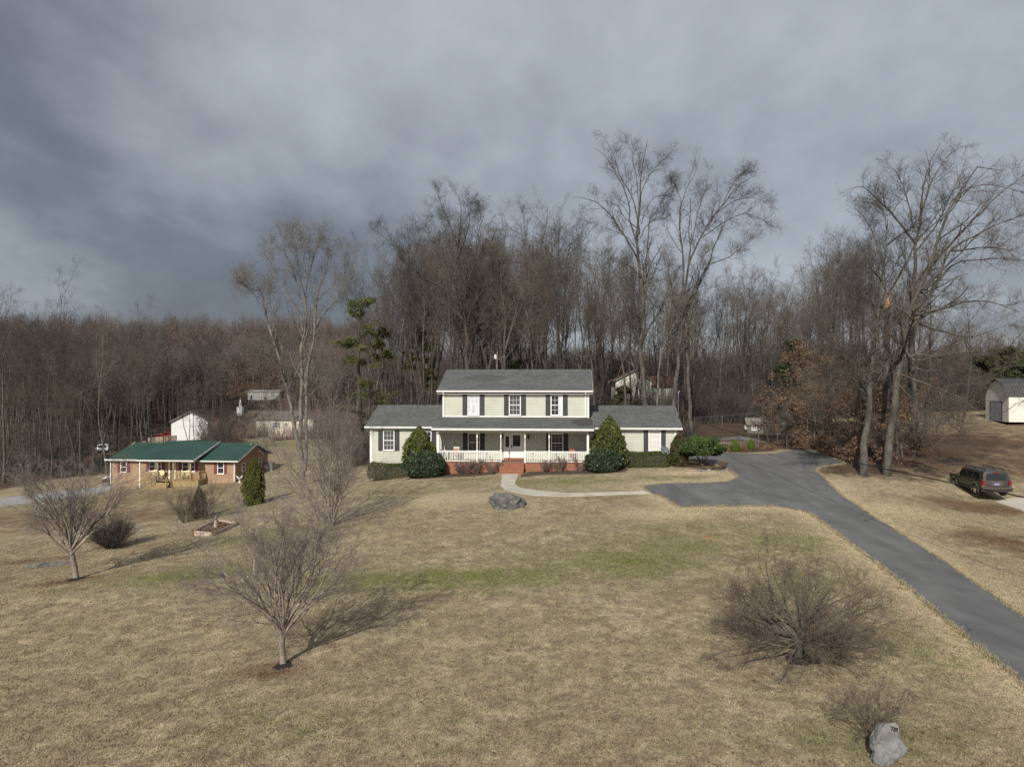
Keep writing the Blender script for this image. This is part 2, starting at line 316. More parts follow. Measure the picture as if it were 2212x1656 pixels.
def tps(x, y):
    x = np.clip(x, -160, 160)/50; y = np.clip(y, -30, 450)/50
    r = TW[-3]+TW[-2]*x+TW[-1]*y
    for i in range(len(TXY)):
        d2 = (x-TXY[i, 0])**2+(y-TXY[i, 1])**2; r = r+TW[i]*.5*d2*np.log(d2+1e-12)
    return r
def seg(*a):
    o = [];
    for x0, x1, st in a: o += list(np.arange(x0, x1, st))
    return np.array(o+[a[-1][1]])
GX = seg((-2600,-600,400),(-600,-160,40),(-160,-60,4),(-60,60,.6),(60,160,4),(160,600,40),(600,2600,400))
GY = seg((-600,-100,100),(-100,4,8),(4,110,.6),(110,200,2),(200,460,6),(460,1000,60),(1000,4000,500))
XX, YY = np.meshgrid(GX, GY, indexing='ij'); ZZ = tps(XX, YY)
amp = np.clip((YY-10)/40, 0, 1)*.05
ZZ += amp*(np.sin(XX*.55+1.3*np.sin(YY*.31))+np.sin(YY*.7+np.sin(XX*.4)*1.7))*.5
far = np.clip((YY-460)/2000, 0, 1); ZZ = ZZ*(1-far)+far*2
def gz(x, y):
    x = np.asarray(x, float); y = np.asarray(y, float)
    i = np.clip(np.searchsorted(GX, x)-1, 0, len(GX)-2); j = np.clip(np.searchsorted(GY, y)-1, 0, len(GY)-2)
    a = np.clip((x-GX[i])/(GX[i+1]-GX[i]), 0, 1); b = np.clip((y-GY[j])/(GY[j+1]-GY[j]), 0, 1)
    return (ZZ[i, j]*(1-a)*(1-b)+ZZ[i+1, j]*a*(1-b)+ZZ[i, j+1]*(1-a)*b+ZZ[i+1, j+1]*a*b)
def gp(px, py):                                        # where the ray through a pixel meets the ground
    t = np.linspace(6, 500, 8000); x = (px-CX)/F*t; z = CZ-(py-CY)/F*t; g = gz(x, t); k = np.argmax(z < g)
    return Vector((x[k], t[k], float(g[k])))
def inpoly(x, y, P):
    r = np.zeros(np.shape(x), bool); n = len(P)
    for i in range(n):
        x0, y0 = P[i][:2]; x1, y1 = P[(i+1) % n][:2]
        if y0 == y1: continue
        c = ((y0 > y) != (y1 > y)) & (x < (x1-x0)*(y-y0)/(y1-y0)+x0); r ^= c
    return r
def gblob(px, py, rx, ry, amp=1):                      # soft patch on the ground
    p = gp(px, py); return (p.x, p.y, rx, ry, amp)
def field(bl):
    r = np.zeros_like(XX)
    for x, y, rx, ry, a in bl: r = np.maximum(r, a*np.exp(-(((XX-x)/rx)**2+((YY-y)/ry)**2)))
    return r
DRIVE_PX = [(1385,1050),(1431,1044.7),(1521,1043.7),(1571,1040.7),(1593,1030.7),(1587,1024.7),(1571,1013.7),(1553,1005.7),(1525,1000),(1500,996),(1478,991),(1476,984),(1513,979.7),(1565,978),(1641,980.3),(1677,979.7),(1691,974.7),(1721,972.7),(1757,973.7),(1781,983.7),(1825,1001.7),(1797,1005.7),(1770,1009),(1763,1017.7),(1781,1031.7),(1801,1053.7),(1825,1075.7),(1853,1092),(1928,1141),(2041,1213),(2154,1292),(2212,1333.6),(2400,1462),(2750,1700),(3300,2050),
 (3000,2250),(2500,1740),(2330,1585),(2212,1482),(2192,1461.6),(2116.6,1401),(2041,1337),(1966,1273),(1890.6,1213),(1834,1171.6),(1785,1134),(1755,1111),(1725,1102),(1676,1094),(1627,1094),(1544,1094),(1465,1096),(1438.6,1077),(1401,1062)]
DRIVE = [gp(*p) for p in DRIVE_PX]
def near_poly(P, rad):                                 # 1 close to the outline, 0 beyond rad
    r = np.full(XX.shape, 1e9); m = (YY > 5) & (YY < 110) & (abs(XX) < 60); x = XX[m]; y = YY[m]; best = np.full(x.shape, 1e9)
    for i in range(len(P)):
        a = P[i]; b = P[(i+1) % len(P)]; dx, dy = b.x-a.x, b.y-a.y; l2 = dx*dx+dy*dy+1e-9
        t = np.clip(((x-a.x)*dx+(y-a.y)*dy)/l2, 0, 1); best = np.minimum(best, np.hypot(x-a.x-t*dx, y-a.y-t*dy))
    r[m] = best; return np.clip(1-r/rad, 0, 1)
NOI = .5+.5*np.sin(XX*.21+2*np.sin(YY*.13))*np.sin(YY*.17+2*np.sin(XX*.11))
woods = np.zeros_like(XX)
hv = (XX-OX)*math.sin(YA)+(YY-OY)*math.cos(YA); hu = (XX-OX)*math.cos(YA)-(YY-OY)*math.sin(YA)
woods = np.maximum(woods, np.clip((hv-13-3*NOI)/5, 0, 1)*np.clip((hu+16)/5, 0, 1)*np.clip((44-XX)/8, 0, 1))
woods = np.maximum(woods, np.clip((YY-86)/6, 0, 1)*np.clip((-52-XX)/6, 0, 1))
woods = np.maximum(woods, np.clip((YY-118)/8, 0, 1)*np.clip((XX+8)/6, 0, 1))
woods = np.maximum(woods, np.clip((YY-160)/15, 0, 1))
woods = np.maximum(woods, np.clip((-55-XX)/6, 0, 1)*np.clip((YY-70)/8, 0, 1))
woods = np.maximum(woods, field([gblob(1860,985,9,7,.8),gblob(1960,975,9,9,.85),gblob(1780,960,9,6,.95),gblob(1690,966,6,2.2,.9),gblob(1600,974,5,1.6,.9),gblob(1490,1004,2.6,1.4,.95),gblob(1545,1012,2.2,1,.8),gblob(1905,1015,5,4,.6),gblob(1760,925,12,9,.9),gblob(1990,955,12,9,.85),gblob(1950,1000,6,4,.6),gblob(1850,1010,6,4,.75)]))
green = field([gblob(1000,1245,6,1.9,.8),gblob(800,1250,3,2,.7),gblob(1350,1210,5,3,.7),gblob(1480,1180,5,3,.55),gblob(420,1240,4,1.6,.8),gblob(1200,1040,5,1.6,.7),gblob(1440,1030,3.5,1.2,.5),gblob(1700,1170,3.5,2.5,.6),gblob(1740,1250,3,2.5,.5),gblob(1010,1035,3,1.2,.5),
   gblob(2020,1400,3,3,.45),gblob(1500,1150,6,4,.4),gblob(900,1060,4,2,.4),gblob(560,1160,4,2.5,.5),gblob(440,1100,7,4,.5),gblob(560,960,12,10,.6),gblob(1980,1120,5,3,.35),gblob(330,1075,10,6,.35),gblob(1850,1600,2.5,1.5,.4),gblob(600,1550,4,1.5,.25)])
straw = np.maximum(near_poly(DRIVE, 2.4)*.62, field([gblob(1520,1020,4,1.2,.8),gblob(1450,1110,4,2,.6),gblob(950,1080,6,3,.5),gblob(1950,1110,5,4,.55),gblob(2100,1250,3,5,.5),gblob(800,1090,6,3,.45)]))
dirt_and_shade = field([gblob(2110,1095,6,2.2,.9),gblob(2170,1170,3,4,.8),gblob(2200,1000,14,8,.8),gblob(2100,960,14,9,.8),gblob(2060,1010,8,6,.7),gblob(2150,925,16,8,.6),gblob(1300,1075,4,1.2,.45),gblob(1270,1110,3,1,.4),gblob(590,1445,1.3,.8,.8),gblob(150,1255,1.6,1,.8),gblob(715,1140,1.6,1,.6),gblob(1730,1450,3.5,2,.35),
   gblob(200,1120,16,9,.62),gblob(330,1070,16,9,.5),gblob(560,1010,12,9,.45),gblob(60,1120,12,9,.6),gblob(1270,1170,3,2,.3),gblob(80,1210,4,1.5,.6)])  # broad left-slope blobs darken the colour for shade on ground oblique to the sun
v3 = np.stack([XX, YY, ZZ], -1).reshape(-1, 3); nx, ny = XX.shape
ii = (np.arange(nx-1)[:, None]*ny+np.arange(ny-1)[None]).ravel()
fc = np.stack([ii, ii+ny, ii+ny+1, ii+1], 1)

def ground_mat():
    m, t, b = new_mat('winter_lawn_and_leaf_litter'); b.inputs['Roughness'].default_value = 1; b.inputs['Specular IOR Level'].default_value = .05
    tcn = t.nodes.new('ShaderNodeTexCoord'); co = tcn.outputs['Object']
    def noi(s, d=5, r=.6):
        n = t.nodes.new('ShaderNodeTexNoise'); n.inputs['Scale'].default_value = s; n.inputs['Detail'].default_value = d; n.inputs['Roughness'].default_value = r; t.links.new(co, n.inputs[0]); return n.outputs[0]
    def mr(x, a, b_, c=0., d=1.):
        n = t.nodes.new('ShaderNodeMapRange'); t.links.new(x, n.inputs[0]); n.inputs[1].default_value = a; n.inputs[2].default_value = b_; n.inputs[3].default_value = c; n.inputs[4].default_value = d; return n.outputs[0]
    def mixc(f, a, b_):
        n = t.nodes.new('ShaderNodeMix'); n.data_type = 'RGBA'
        for s, x in ((0, f), (6, a), (7, b_)):
            if isinstance(x, tuple): n.inputs[s].default_value = (*x, 1)
            elif isinstance(x, float): n.inputs[s].default_value = x
            else: t.links.new(x, n.inputs[s])
        return n.outputs[2]
    def mth(op, a, b_):
        n = t.nodes.new('ShaderNodeMath'); n.operation = op
        for s, x in enumerate((a, b_)):
            if isinstance(x, float): n.inputs[s].default_value = x
            else: t.links.new(x, n.inputs[s])
        return n.outputs[0]
    def att(nm):
        n = t.nodes.new('ShaderNodeAttribute'); n.attribute_name = nm; return n.outputs['Fac']
    fine = noi(22, 8, .75); med = noi(1.7, 5, .65); big = noi(.22, 4, .6); pat = noi(.75, 5, .7); fin2 = noi(60, 4, .7)
    c = mixc(mr(big, .35, .65), (.280,.232,.152), (.375,.32,.212))
    c = mixc(mr(med, .40, .62), c, (.215,.172,.120)); c = mixc(mr(noi(.45, 6, .7), .52, .66, 0., .8), c, (.185,.145,.10)); c = mixc(mr(noi(.6, 5, .7), .55, .68, 0., .7), c, (.42,.35,.235))
    gcol = mixc(mr(fine, .35, .65), (.11,.125,.042), (.18,.18,.075))
    gf = mth('MULTIPLY', mr(mth('ADD', mth('ADD', mth('MULTIPLY', pat, .55), mth('MULTIPLY', noi(3.3, 6, .75), .75)), mth('MULTIPLY', att('green'), .42)), .68, .98), .95)
    c = mixc(mr(gf, 0., 1.), c, gcol)
    sf = mr(mth('ADD', med, mth('MULTIPLY', att('straw'), .75)), .62, 1.05)
    c = mixc(sf, c, (.43,.355,.235))
    df = mr(mth('ADD', pat, mth('MULTIPLY', att('dirt_and_shade'), .8)), .72, 1.1)
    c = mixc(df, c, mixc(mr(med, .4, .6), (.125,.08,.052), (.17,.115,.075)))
    lit = mixc(mr(fine, .3, .7), (.065,.045,.033), (.125,.082,.054)); lit = mixc(mr(noi(.5, 4), .4, .65), lit, (.055,.046,.038))
    wf = mr(mth('ADD', mth('MULTIPLY', mth('SUBTRACT', pat, .5), .9), att('woods')), .3, .62)
    c = mixc(wf, c, lit)
    # blade and tuft scale mottling of the dry grass itself
    k = t.nodes.new('ShaderNodeVectorMath'); k.operation = 'SCALE'; t.links.new(c, k.inputs[0]); t.links.new(mth('MULTIPLY', mth('MULTIPLY', mr(fine, .3, .7, .55, 1.45), mr(fin2, .3, .7, .70, 1.3)), mr(noi(5.5, 6, .7), .3, .7, .72, 1.28)), k.inputs['Scale'])
    t.links.new(k.outputs[0], b.inputs['Base Color'])
    bp = t.nodes.new('ShaderNodeBump'); bp.inputs['Strength'].default_value = .55; bp.inputs['Distance'].default_value = .05
    t.links.new(mth('ADD', fine, mth('MULTIPLY', med, .8)), bp.inputs['Height']); t.links.new(bp.outputs[0], b.inputs['Normal'])
    return m
MT['ground'] = ground_mat()
ground = npmesh('ground', v3, fc, 'ground', smooth=True); tag(ground, kind='structure', label='winter lawn sloping down to the left with wooded ground behind')
for nm, arr in (('woods', woods), ('green', green), ('straw', straw), ('dirt_and_shade', dirt_and_shade)):
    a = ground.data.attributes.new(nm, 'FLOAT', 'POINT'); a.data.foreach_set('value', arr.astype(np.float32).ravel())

def sheet(name, poly, m, lift, step=.8, jag=0., kind='structure', label=None):
    P = []
    n = len(poly)
    for i in range(n):
        a, b = poly[i], poly[(i+1) % n]; d = math.hypot(b[0]-a[0], b[1]-a[1]); k = max(1, int(d/.35)) if jag else max(1, int(d/step))
        for j in range(k):
            f = j/k; x = a[0]+(b[0]-a[0])*f; y = a[1]+(b[1]-a[1])*f
            if jag: q = noise.noise_vector(Vector((x*1.7, y*1.7, 3)))*jag; x += q.x; y += q.y
            P.append((x, y))
    nb = len(P); xs = [p[0] for p in P]; ys = [p[1] for p in P]
    gx = np.arange(min(xs)+step/2, max(xs), step); gy = np.arange(min(ys)+step/2, max(ys), step)
    A, B = np.meshgrid(gx, gy); A = A.ravel(); B = B.ravel(); ok = inpoly(A, B, P)
    pts = [Vector(p) for p in P]+[Vector((a, b)) for a, b in zip(A[ok], B[ok])]
    r = delaunay_2d_cdt(pts, [], [list(range(nb))], 1, 1e-4)
    vv = [(p.x, p.y, float(gz(p.x, p.y))+lift) for p in r[0]]
    # hem: drop the outer edge into the soil so the sheet has a thickness
    mb = MB(); mb.v = vv; mb.f = [tuple(f) for f in r[2]]
    nb2 = len(mb.v); Z = [(x, y, float(gz(x, y))-.05) for x, y in P]; T = [(x, y, float(gz(x, y))+lift) for x, y in P]
    for i in range(nb):
        j = (i+1) % nb; mb.poly([T[i], T[j], Z[j], Z[i]])
    me = bpy.data.meshes.new(name); me.from_pydata(mb.v, [], mb.f); me.materials.append(MT[m]); o = bpy.data.objects.new(name, me); COL.objects.link(o)
    bm = bmesh.new(); bm.from_mesh(me)
    for f in bm.faces:
        if f.normal.z < 0 and abs(f.normal.z) > .5: f.normal_flip()
    bm.to_mesh(me); bm.free()
    tag(o, kind=kind, label=label); return o
def asphalt():
    m, t, b = new_mat('worn_asphalt'); b.inputs['Roughness'].default_value = .85
    tcn = t.nodes.new('ShaderNodeTexCoord'); co = tcn.outputs['Object']
    mpn = t.nodes.new('ShaderNodeMapping'); t.links.new(co, mpn.inputs[0]); mpn.inputs['Scale'].default_value = (.9, .22, 1); mpn.inputs['Rotation'].default_value = (0, 0, R(10))
    def noi(s, d, src): n = t.nodes.new('ShaderNodeTexNoise'); n.inputs['Scale'].default_value = s; n.inputs['Detail'].default_value = d; n.inputs['Distortion'].default_value = .4; t.links.new(src, n.inputs[0]); return n.outputs[0]
    r = t.nodes.new('ShaderNodeValToRGB'); t.links.new(noi(1.1, 6, mpn.outputs[0]), r.inputs[0])
    r.color_ramp.elements[0].position = .3; r.color_ramp.elements[0].color = (.086,.088,.091,1); r.color_ramp.elements[1].position = .72; r.color_ramp.elements[1].color = (.135,.138,.141,1)
    g = t.nodes.new('ShaderNodeMapRange'); t.links.new(noi(45, 3, co), g.inputs[0]); g.inputs[1].default_value = .3; g.inputs[2].default_value = .7; g.inputs[3].default_value = .86; g.inputs[4].default_value = 1.14
    g2 = t.nodes.new('ShaderNodeMapRange'); t.links.new(noi(.35, 3, co), g2.inputs[0]); g2.inputs[1].default_value = .35; g2.inputs[2].default_value = .65; g2.inputs[3].default_value = .85; g2.inputs[4].default_value = 1.12
    mu = t.nodes.new('ShaderNodeMath'); mu.operation = 'MULTIPLY'; t.links.new(g.outputs[0], mu.inputs[0]); t.links.new(g2.outputs[0], mu.inputs[1])
    vo = t.nodes.new('ShaderNodeTexVoronoi'); vo.feature = 'DISTANCE_TO_EDGE'; vo.inputs['Scale'].default_value = .16; 
    wv = t.nodes.new('ShaderNodeTexNoise'); wv.inputs['Scale'].default_value = .6; t.links.new(co, wv.inputs[0]); ad = t.nodes.new('ShaderNodeVectorMath'); ad.operation = 'MULTIPLY_ADD'; t.links.new(wv.outputs['Color'], ad.inputs[0]); ad.inputs[1].default_value = (2.5,2.5,0); t.links.new(co, ad.inputs[2]); t.links.new(ad.outputs[0], vo.inputs[0])
    ck = t.nodes.new('ShaderNodeMapRange'); t.links.new(vo.outputs[0], ck.inputs[0]); ck.inputs[1].default_value = .0; ck.inputs[2].default_value = .0055; ck.inputs[3].default_value = .55; ck.inputs[4].default_value = 1
    m2 = t.nodes.new('ShaderNodeMath'); m2.operation = 'MULTIPLY'; t.links.new(mu.outputs[0], m2.inputs[0]); t.links.new(ck.outputs[0], m2.inputs[1])
    k = t.nodes.new('ShaderNodeVectorMath'); k.operation = 'SCALE'; t.links.new(r.outputs[0], k.inputs[0]); t.links.new(m2.outputs[0], k.inputs['Scale']); t.links.new(k.outputs[0], b.inputs['Base Color'])
    bp = t.nodes.new('ShaderNodeBump'); bp.inputs['Strength'].default_value = .3; bp.inputs['Distance'].default_value = .01; t.links.new(noi(45, 3, co), bp.inputs['Height']); t.links.new(bp.outputs[0], b.inputs['Normal'])
    return m
MT['asphalt'] = asphalt()
sheet('driveway', [(p.x, p.y) for p in DRIVE], 'asphalt', .035, .8, .10, label='grey asphalt driveway with a parking pad')
PATH_PX = [(1084.9,1024),(1081.4,1050.6),(1089.6,1057.6),(1115,1064.6),(1155,1070.5),(1218,1072.8),(1318,1069),(1404,1065.5),(1394,1061),(1318,1063.5),(1225,1065.8),(1166.6,1061),(1124.6,1055),(1111.7,1046),(1117.6,1033),(1120,1024)]
sheet('path', [gp(*p)[:2] for p in PATH_PX], 'concrete', .05, .6, label='curved concrete path from the steps to the driveway')
MT['gravel'] = mat('pale_gravel', (.24,.245,.245), (.34,.345,.345), 3, 1, .6, 25)
sheet('gravel_drive', [gp(*p)[:2] for p in ((-90,1085),(0,1076),(80,1067),(160,1058),(215,1051),(243,1046),(246,1053),(234,1060),(200,1067),(110,1081),(0,1094),(-90,1110))], 'gravel', .03, 1.2, .12, label='pale gravel drive beside the brick house')
sheet('concrete_apron', [gp(*p)[:2] for p in ((2150,1083),(2190,1075),(2290,1078),(2290,1118),(2212,1104),(2182,1094))], 'concrete', .03, .6, .1, label='pale concrete apron behind the parked car')

# ------------------------------------------------------------------ frames for buildings
class Frame:
    def __init__(s, X, Y, yaw, zb): s.o = (X, Y); s.a = yaw; s.zb = zb
    def hit(s, px, py, v_):                            # pixel on the plane v = const -> (u, z above base)
        n = (math.sin(s.a), math.cos(s.a)); r = ((px-CX)/F, 1.0); t = (v_+n[0]*s.o[0]+n[1]*s.o[1])/(n[0]*r[0]+n[1]*r[1])
        x, y = r[0]*t, r[1]*t; e = (math.cos(s.a), -math.sin(s.a))
        return (x-s.o[0])*e[0]+(y-s.o[1])*e[1], CZ-(py-CY)/F*t-s.zb
    def w(s, u, v_): return (s.o[0]+u*math.cos(s.a)+v_*math.sin(s.a), s.o[1]-u*math.sin(s.a)+v_*math.cos(s.a))
    def thing(s, name, label, cat, group=None): return thing(name, (*s.o, s.zb), -s.a, label, cat, group)
def window(parent, x0, x1, z0, z1, y, rows=(3, 3), cols=3, glass='glass', extra=None, frame='white', proud=.07, fr=.075, cw=1, mun=.018):
    """window in a wall facing -y: frame > pane (and curtain)"""
    m = MB()
    m.box((x0, y-proud, z0), (x0+fr, y+.02, z1)).box((x1-fr, y-proud, z0), (x1, y+.02, z1))
    m.box((x0+fr, y-proud, z1-fr), (x1-fr, y+.02, z1)).box((x0+fr, y-proud, z0), (x1-fr, y+.02, z0+fr))
    m.box((x0-.03, y-proud-.03, z0-.04), (x1+.03, y-proud+.02, z0))
    zm = (z0+z1)/2; m.box((x0+fr, y-proud+.015, zm-.03), (x1-fr, y+.01, zm+.03))
    for half, (a, b) in enumerate(((z0+fr, zm-.03), (zm+.03, z1-fr))):
        for i in range(1, cols):
            x = x0+fr+(x1-x0-2*fr)*i/cols; m.box((x-mun/2, y-.04, a), (x+mun/2, y-.02, b))
        for i in range(1, rows[half]):
            z = a+(b-a)*i/rows[half]; m.box((x0+fr, y-.043, z-mun/2), (x1-fr, y-.019, z+mun/2))
    f = m.build('window', frame, parent)
    g = MB().box((x0+fr, y-.016, z0+fr), (x1-fr, y-.004, z1-fr)).build('pane', glass, f)
    if extra:
        for k, (nm, mm, a, b) in enumerate(extra):
            MB().box((x0+fr+(x1-x0-2*fr)*a, y-.0185, z0+fr+.01), (x0+fr+(x1-x0-2*fr)*b, y-.0165, z1-fr-.01)).build(nm, mm, f)
    return f
def shutter(parent, x0, x1, z0, z1, y, m='shutter'):
    b = MB(); b.box((x0, y-.045, z0), (x1, y+.01, z1)); zm = (z0+z1)/2; e = .05
    for a, c in ((z0+e, zm-e/2), (zm+e/2, z1-e)): b.box((x0+e, y-.056, a), (x1-e, y-.046, c))
    return b.build('shutter', m, parent)
def gable_roof(name, m, parent, u0, u1, vf, vb, ze, zr, th=.16, ribs=None, side_trim='white'):
    vm = (vf+vb)/2; mb = MB()
    pts = [(vf, ze), (vm, zr), (vb, ze), (vb, ze-th), (vm, zr-th), (vf, ze-th)]
    mb.prism(pts, 0, u0, u1)
    if ribs:
        u = u0+.1
        while u < u1:
            for a, b in ((vf, vm), (vb, vm)): mb.bar((u, a, ze+.012), (u, b, zr+.012), .035, .03)
            u += ribs
    mb.box((u0, vm-.1, zr-.05), (u1, vm+.1, zr+.03))
    r = mb.build(name, m, parent)
    for u in (u0-.012, u1+.012):
        t = MB()
        for a in (vf, vb): t.bar((u, a, ze-th/2-.03), (u, vm, zr-th/2-.03), .02, th-.04)
        t.build('rake_trim', side_trim, r)
    return r
def gutter(parent, u0, u1, v_, z, h=.15):
    return MB().prism([(v_-.13, z), (v_+.0, z), (v_+.0, z-h), (v_-.09, z-h)], 0, u0, u1).build('gutter', 'white', parent)
def downspout(parent, u, v_, z0, z1):
    m = MB(); m.bar((u, v_-.02, z0), (u, v_-.02, z1-.35), .09, .07).bar((u, v_-.02, z1-.35), (u, v_-.4, z1-.05), .09, .07)
    return m.build('downspout', 'white', parent)

# ------------------------------------------------------------------ the green two-storey house
ZB = 1.05; H = Frame(OX, OY, YA, ZB)
def r1(x, y=0): return 774.2+.36666*x, 774.2+.36666*y   # close-up coordinates -> pixels
def hx(x, v_): return H.hit(*r1(x, 300), v_)[0]
def hz(y, v_, x=930): return H.hit(*r1(x, y), v_)[1]
house = H.thing('green_house', 'two-storey pale green siding house with grey shingle roofs and a white-railed front porch', 'house')
uL, uR = hx(497, 0), hx(1358, 0); VW = -.55; uWL, uWR = hx(75, VW), hx(1876, VW)
Z_FL = hz(1000-0, 0) if False else 1.86-ZB+.02          # porch floor
Z_FL = 1.88-ZB; zE = hz(200, -.35); zJ = hz(345, 0); DEP = 8.4
print('house u', uL, uR, uWL, uWR, 'zE', zE, 'zJ', zJ)
MT['shingle'] = shingles('weathered_shingles', (.098,.104,.106), (.132,.14,.141), ((hx(750,2.2), 2.3, 2.0, .8, .45), (hx(1330,-1.3), -1.25, 1.0, 1.05, .85)))
m = MB(); mw = m
m.box((uL, 0.0, -.2), (uR, DEP, zE-.1))
m.lap((uL+.1, -.012), (uR-.1, -.012), Z_FL, zE-.12, (0, -1), .2)
hw_ = m.build('wall', 'siding', house)
zR = hz(66, DEP/2)
roof = gable_roof('main_roof', 'shingle', house, hx(463, -.4), hx(1381, -.4), -.42, DEP+.42, hz(190, -.42)+.02, zR)
for u, s in ((uL, -1), (uR, 1)):
    gm = MB(); gm.prism([(0, zE-.12), (DEP, zE-.12), (DEP/2, zR-.2)], 0, u-.02 if s < 0 else u-.1, u+.1 if s < 0 else u+.02)
    gm.build('gable_wall', 'siding', house)
tr = MB()
for u0, u1 in ((uL-.012, uL+.1), (uR-.1, uR+.012)): tr.box((u0, -.036, 0), (u1, .2, zE-.12))
tr.box((uL+.1, -.036, zE-.26), (uR-.1, .0, zE-.12))
tr.box((uL+.1, -.045, zJ+.0), (uR-.1, .0, zJ+.09)); tr.build('corner_trim', 'white', house)
MB().box((hx(463,-.4), -.42, zE-.13), (hx(1381,-.4), 0, zE-.11)).build('soffit', 'white', house)
gutter(house, hx(463, -.4)-.02, hx(1381, -.4)+.02, -.42, hz(188, -.42))
downspout(house, hx(504, 0), -.05, zJ+.03, zE); downspout(house, hx(1338, 0), -.05, zJ+.03, zE)
zt, zb_ = hz(213, 0), hz(334, 0)
for k, (a, b, s0, s1, s2, s3) in enumerate(((644,713,614,642,716,743),(887,957,858,886,959,987),(1133,1203,1103,1131,1205,1233))):
    ex = ([('curtain','curtain',0,1)], [('blind','blind',0,1)], [('curtain','curtain',.68,1)])[k]
    window(house, hx(a, 0), hx(b, 0), zb_, zt, -.03, (2, 2), 3, extra=ex)
    shutter(house, hx(s0, 0), hx(s1, 0), zb_, zt, -.03); shutter(house, hx(s2, 0), hx(s3, 0), zb_, zt, -.03)
# wings
ROOFV = VW-.42; WD = 7.4
zWE = hz(405, ROOFV); zWR = H.hit(*r1(300, 275), VW+WD/2)[1]
def wing(u0, u1, e0, e1, nm, zlow, outer):
    m = MB(); m.box((u0, VW, zlow-.6), (u1, VW+WD, zWE-.1)); m.lap((u0+(.1 if outer < 0 else 0), VW-.012), (u1-(.1 if outer > 0 else 0), VW-.012), zlow, zWE-.12, (0, -1), .2)
    m.lap((u1 if outer > 0 else u0, VW), (u1 if outer > 0 else u0, VW+WD), zlow, zWE-.12, (outer, 0), .2)
    ue = u1 if outer > 0 else u0
    m.prism([(VW, zWE-.12), (VW+WD, zWE-.12), (VW+WD/2, zWR-.2)], 0, ue-.05, ue+.05)
    m.build('wing_wall', 'siding', house)
    gable_roof('wing_roof', 'shingle', house, e0, e1, ROOFV, VW+WD+.42, zWE+.03, zWR)
    gutter(house, e0-.02, e1+.02, ROOFV, zWE+.02)
    MB().box((e0, ROOFV, zWE-.15), (e1, VW, zWE-.13)).build('soffit', 'white', house)
    t = MB(); t.box((ue-.1, VW-.036, zlow-(.9 if outer<0 else .1)), (ue+.013, VW+.12, zWE-.13)); t.build('corner_trim', 'white', house)
zSL = hz(603, VW, 200)
wing(uWL, uL, H.hit(*r1(38, 405), ROOFV)[0], uL, 'left', zSL, -1)
wing(uR, uWR, uR, H.hit(*r1(1908, 404), ROOFV)[0], 'right', hz(560, VW, 1700), 1)
downspout(house, hx(1864, VW), VW-.05, hz(612, VW, 1864), zWE); downspout(house, hx(82, VW)-.0, VW-.05, hz(668, VW, 80), zWE)
fm = MB(); fm.box((uWL+.02, VW+.03, -2.2), (uL, VW+WD-.03, zSL)); fm.build('foundation', 'foundation', house); fm = MB(); fm.box((uR, VW+.03, -1.0), (uWR-.02, VW+WD-.03, hz(560, VW, 1700))); fm.build('foundation', 'foundation', house)
for (a, b, s, ex, y0, y1) in ((147,214,((118,146),(216,242)),[('blind','blind',0,1)],540,422),(364,432,((336,362),(434,458)),None,540,426),(1708,1782,((1680,1707),(1783,1810)),[('blind','wblind',0,1)],543,422)):
    z0, z1 = hz(y0, VW, a), hz(y1, VW, a)
    window(house, hx(a, VW), hx(b, VW), z0, z1, VW-.03, (2, 2), 3, extra=ex)
    for c, d in s: shutter(house, hx(c, VW), hx(d, VW), z0-.03, z1, VW-.03)
# porch
PV = -2.35; EV = -2.95
pu0, pu1 = H.hit(*r1(431, 415), EV)[0], H.hit(*r1(1387, 415), EV)[0]; zPE = hz(412, EV); zPJ = zJ
m = MB(); th = .16
jl = pu0; jr = pu1
m.prism([(EV, zPE), (0.02, zPJ), (.02, zPJ-th), (EV, zPE-th)], 0, pu0, pu1)
pr = m.build('porch_roof', 'shingle', house)
for u in (pu0-.012, pu1+.012): MB().bar((u, EV, zPE-th/2-.03), (u, 0, zPJ-th/2-.03), .02, th-.04).build('rake_trim', 'white', pr)
gutter(house, pu0-.02, pu1+.02, EV, zPE, .16)
MB().box((pu0+.05, EV+.02, zPE-.19), (pu1-.05, -.04, zPE-.165)).build('porch_ceiling', 'white', house)
dl, dr = hx(478, PV), hx(1352, PV)
MB().box((dl, PV-.06, zPE-.40), (dr, PV+.06, zPE-.19)).build('porch_beam', 'siding', house)
# side cheeks under the porch roof ends
for u in (pu0+.3, pu1-.36): MB().prism([(EV+.3, zPE-.05), (0, zPJ-.15), (0, zPE-.15), (EV+.3, zPE-.15)], 0, u, u+.06).build('porch_gable', 'siding', house)
# deck: floor boards and skirt boards
fl = MB(); u = dl
while u < dr-.01: fl.box((u+.004, PV-.15, Z_FL-.04), (min(u+.14, dr)-.004, -.04, Z_FL)); u += .14
fl.build('deck_floor', 'deckfloor', house)
sk = MB(); z = Z_FL-.05; su0, su1 = hx(835, PV), hx(979, PV)
while z > -.5:
    z1 = z-.185
    sk.box((dl+.02, PV-.12, z1+.008), (dr-.02, PV-.08, z)); sk.box((dl-.0, PV-.1, z1+.008), (dl+.03, -.3, z)); sk.box((dr-.03, PV-.1, z1+.008), (dr, -.3, z)); z = z1
sk.box((dl+.06, PV-.06, -.6), (dr-.06, PV, Z_FL-.06)); sk.build('deck_skirt', 'deck', house)
st = MB(); ns = 4; zs = hz(680, PV-1.2); rise = (Z_FL-zs)/ns
for i in range(ns):
    zt_ = Z_FL-rise*i-.02; vf = PV-.12-.30*(i+1)
    st.box((su0, vf, zt_-.045), (su1, vf+.32, zt_)); st.box((su0+.02, vf+.03, zs-.25), (su1-.02, vf+.06, zt_-.05))
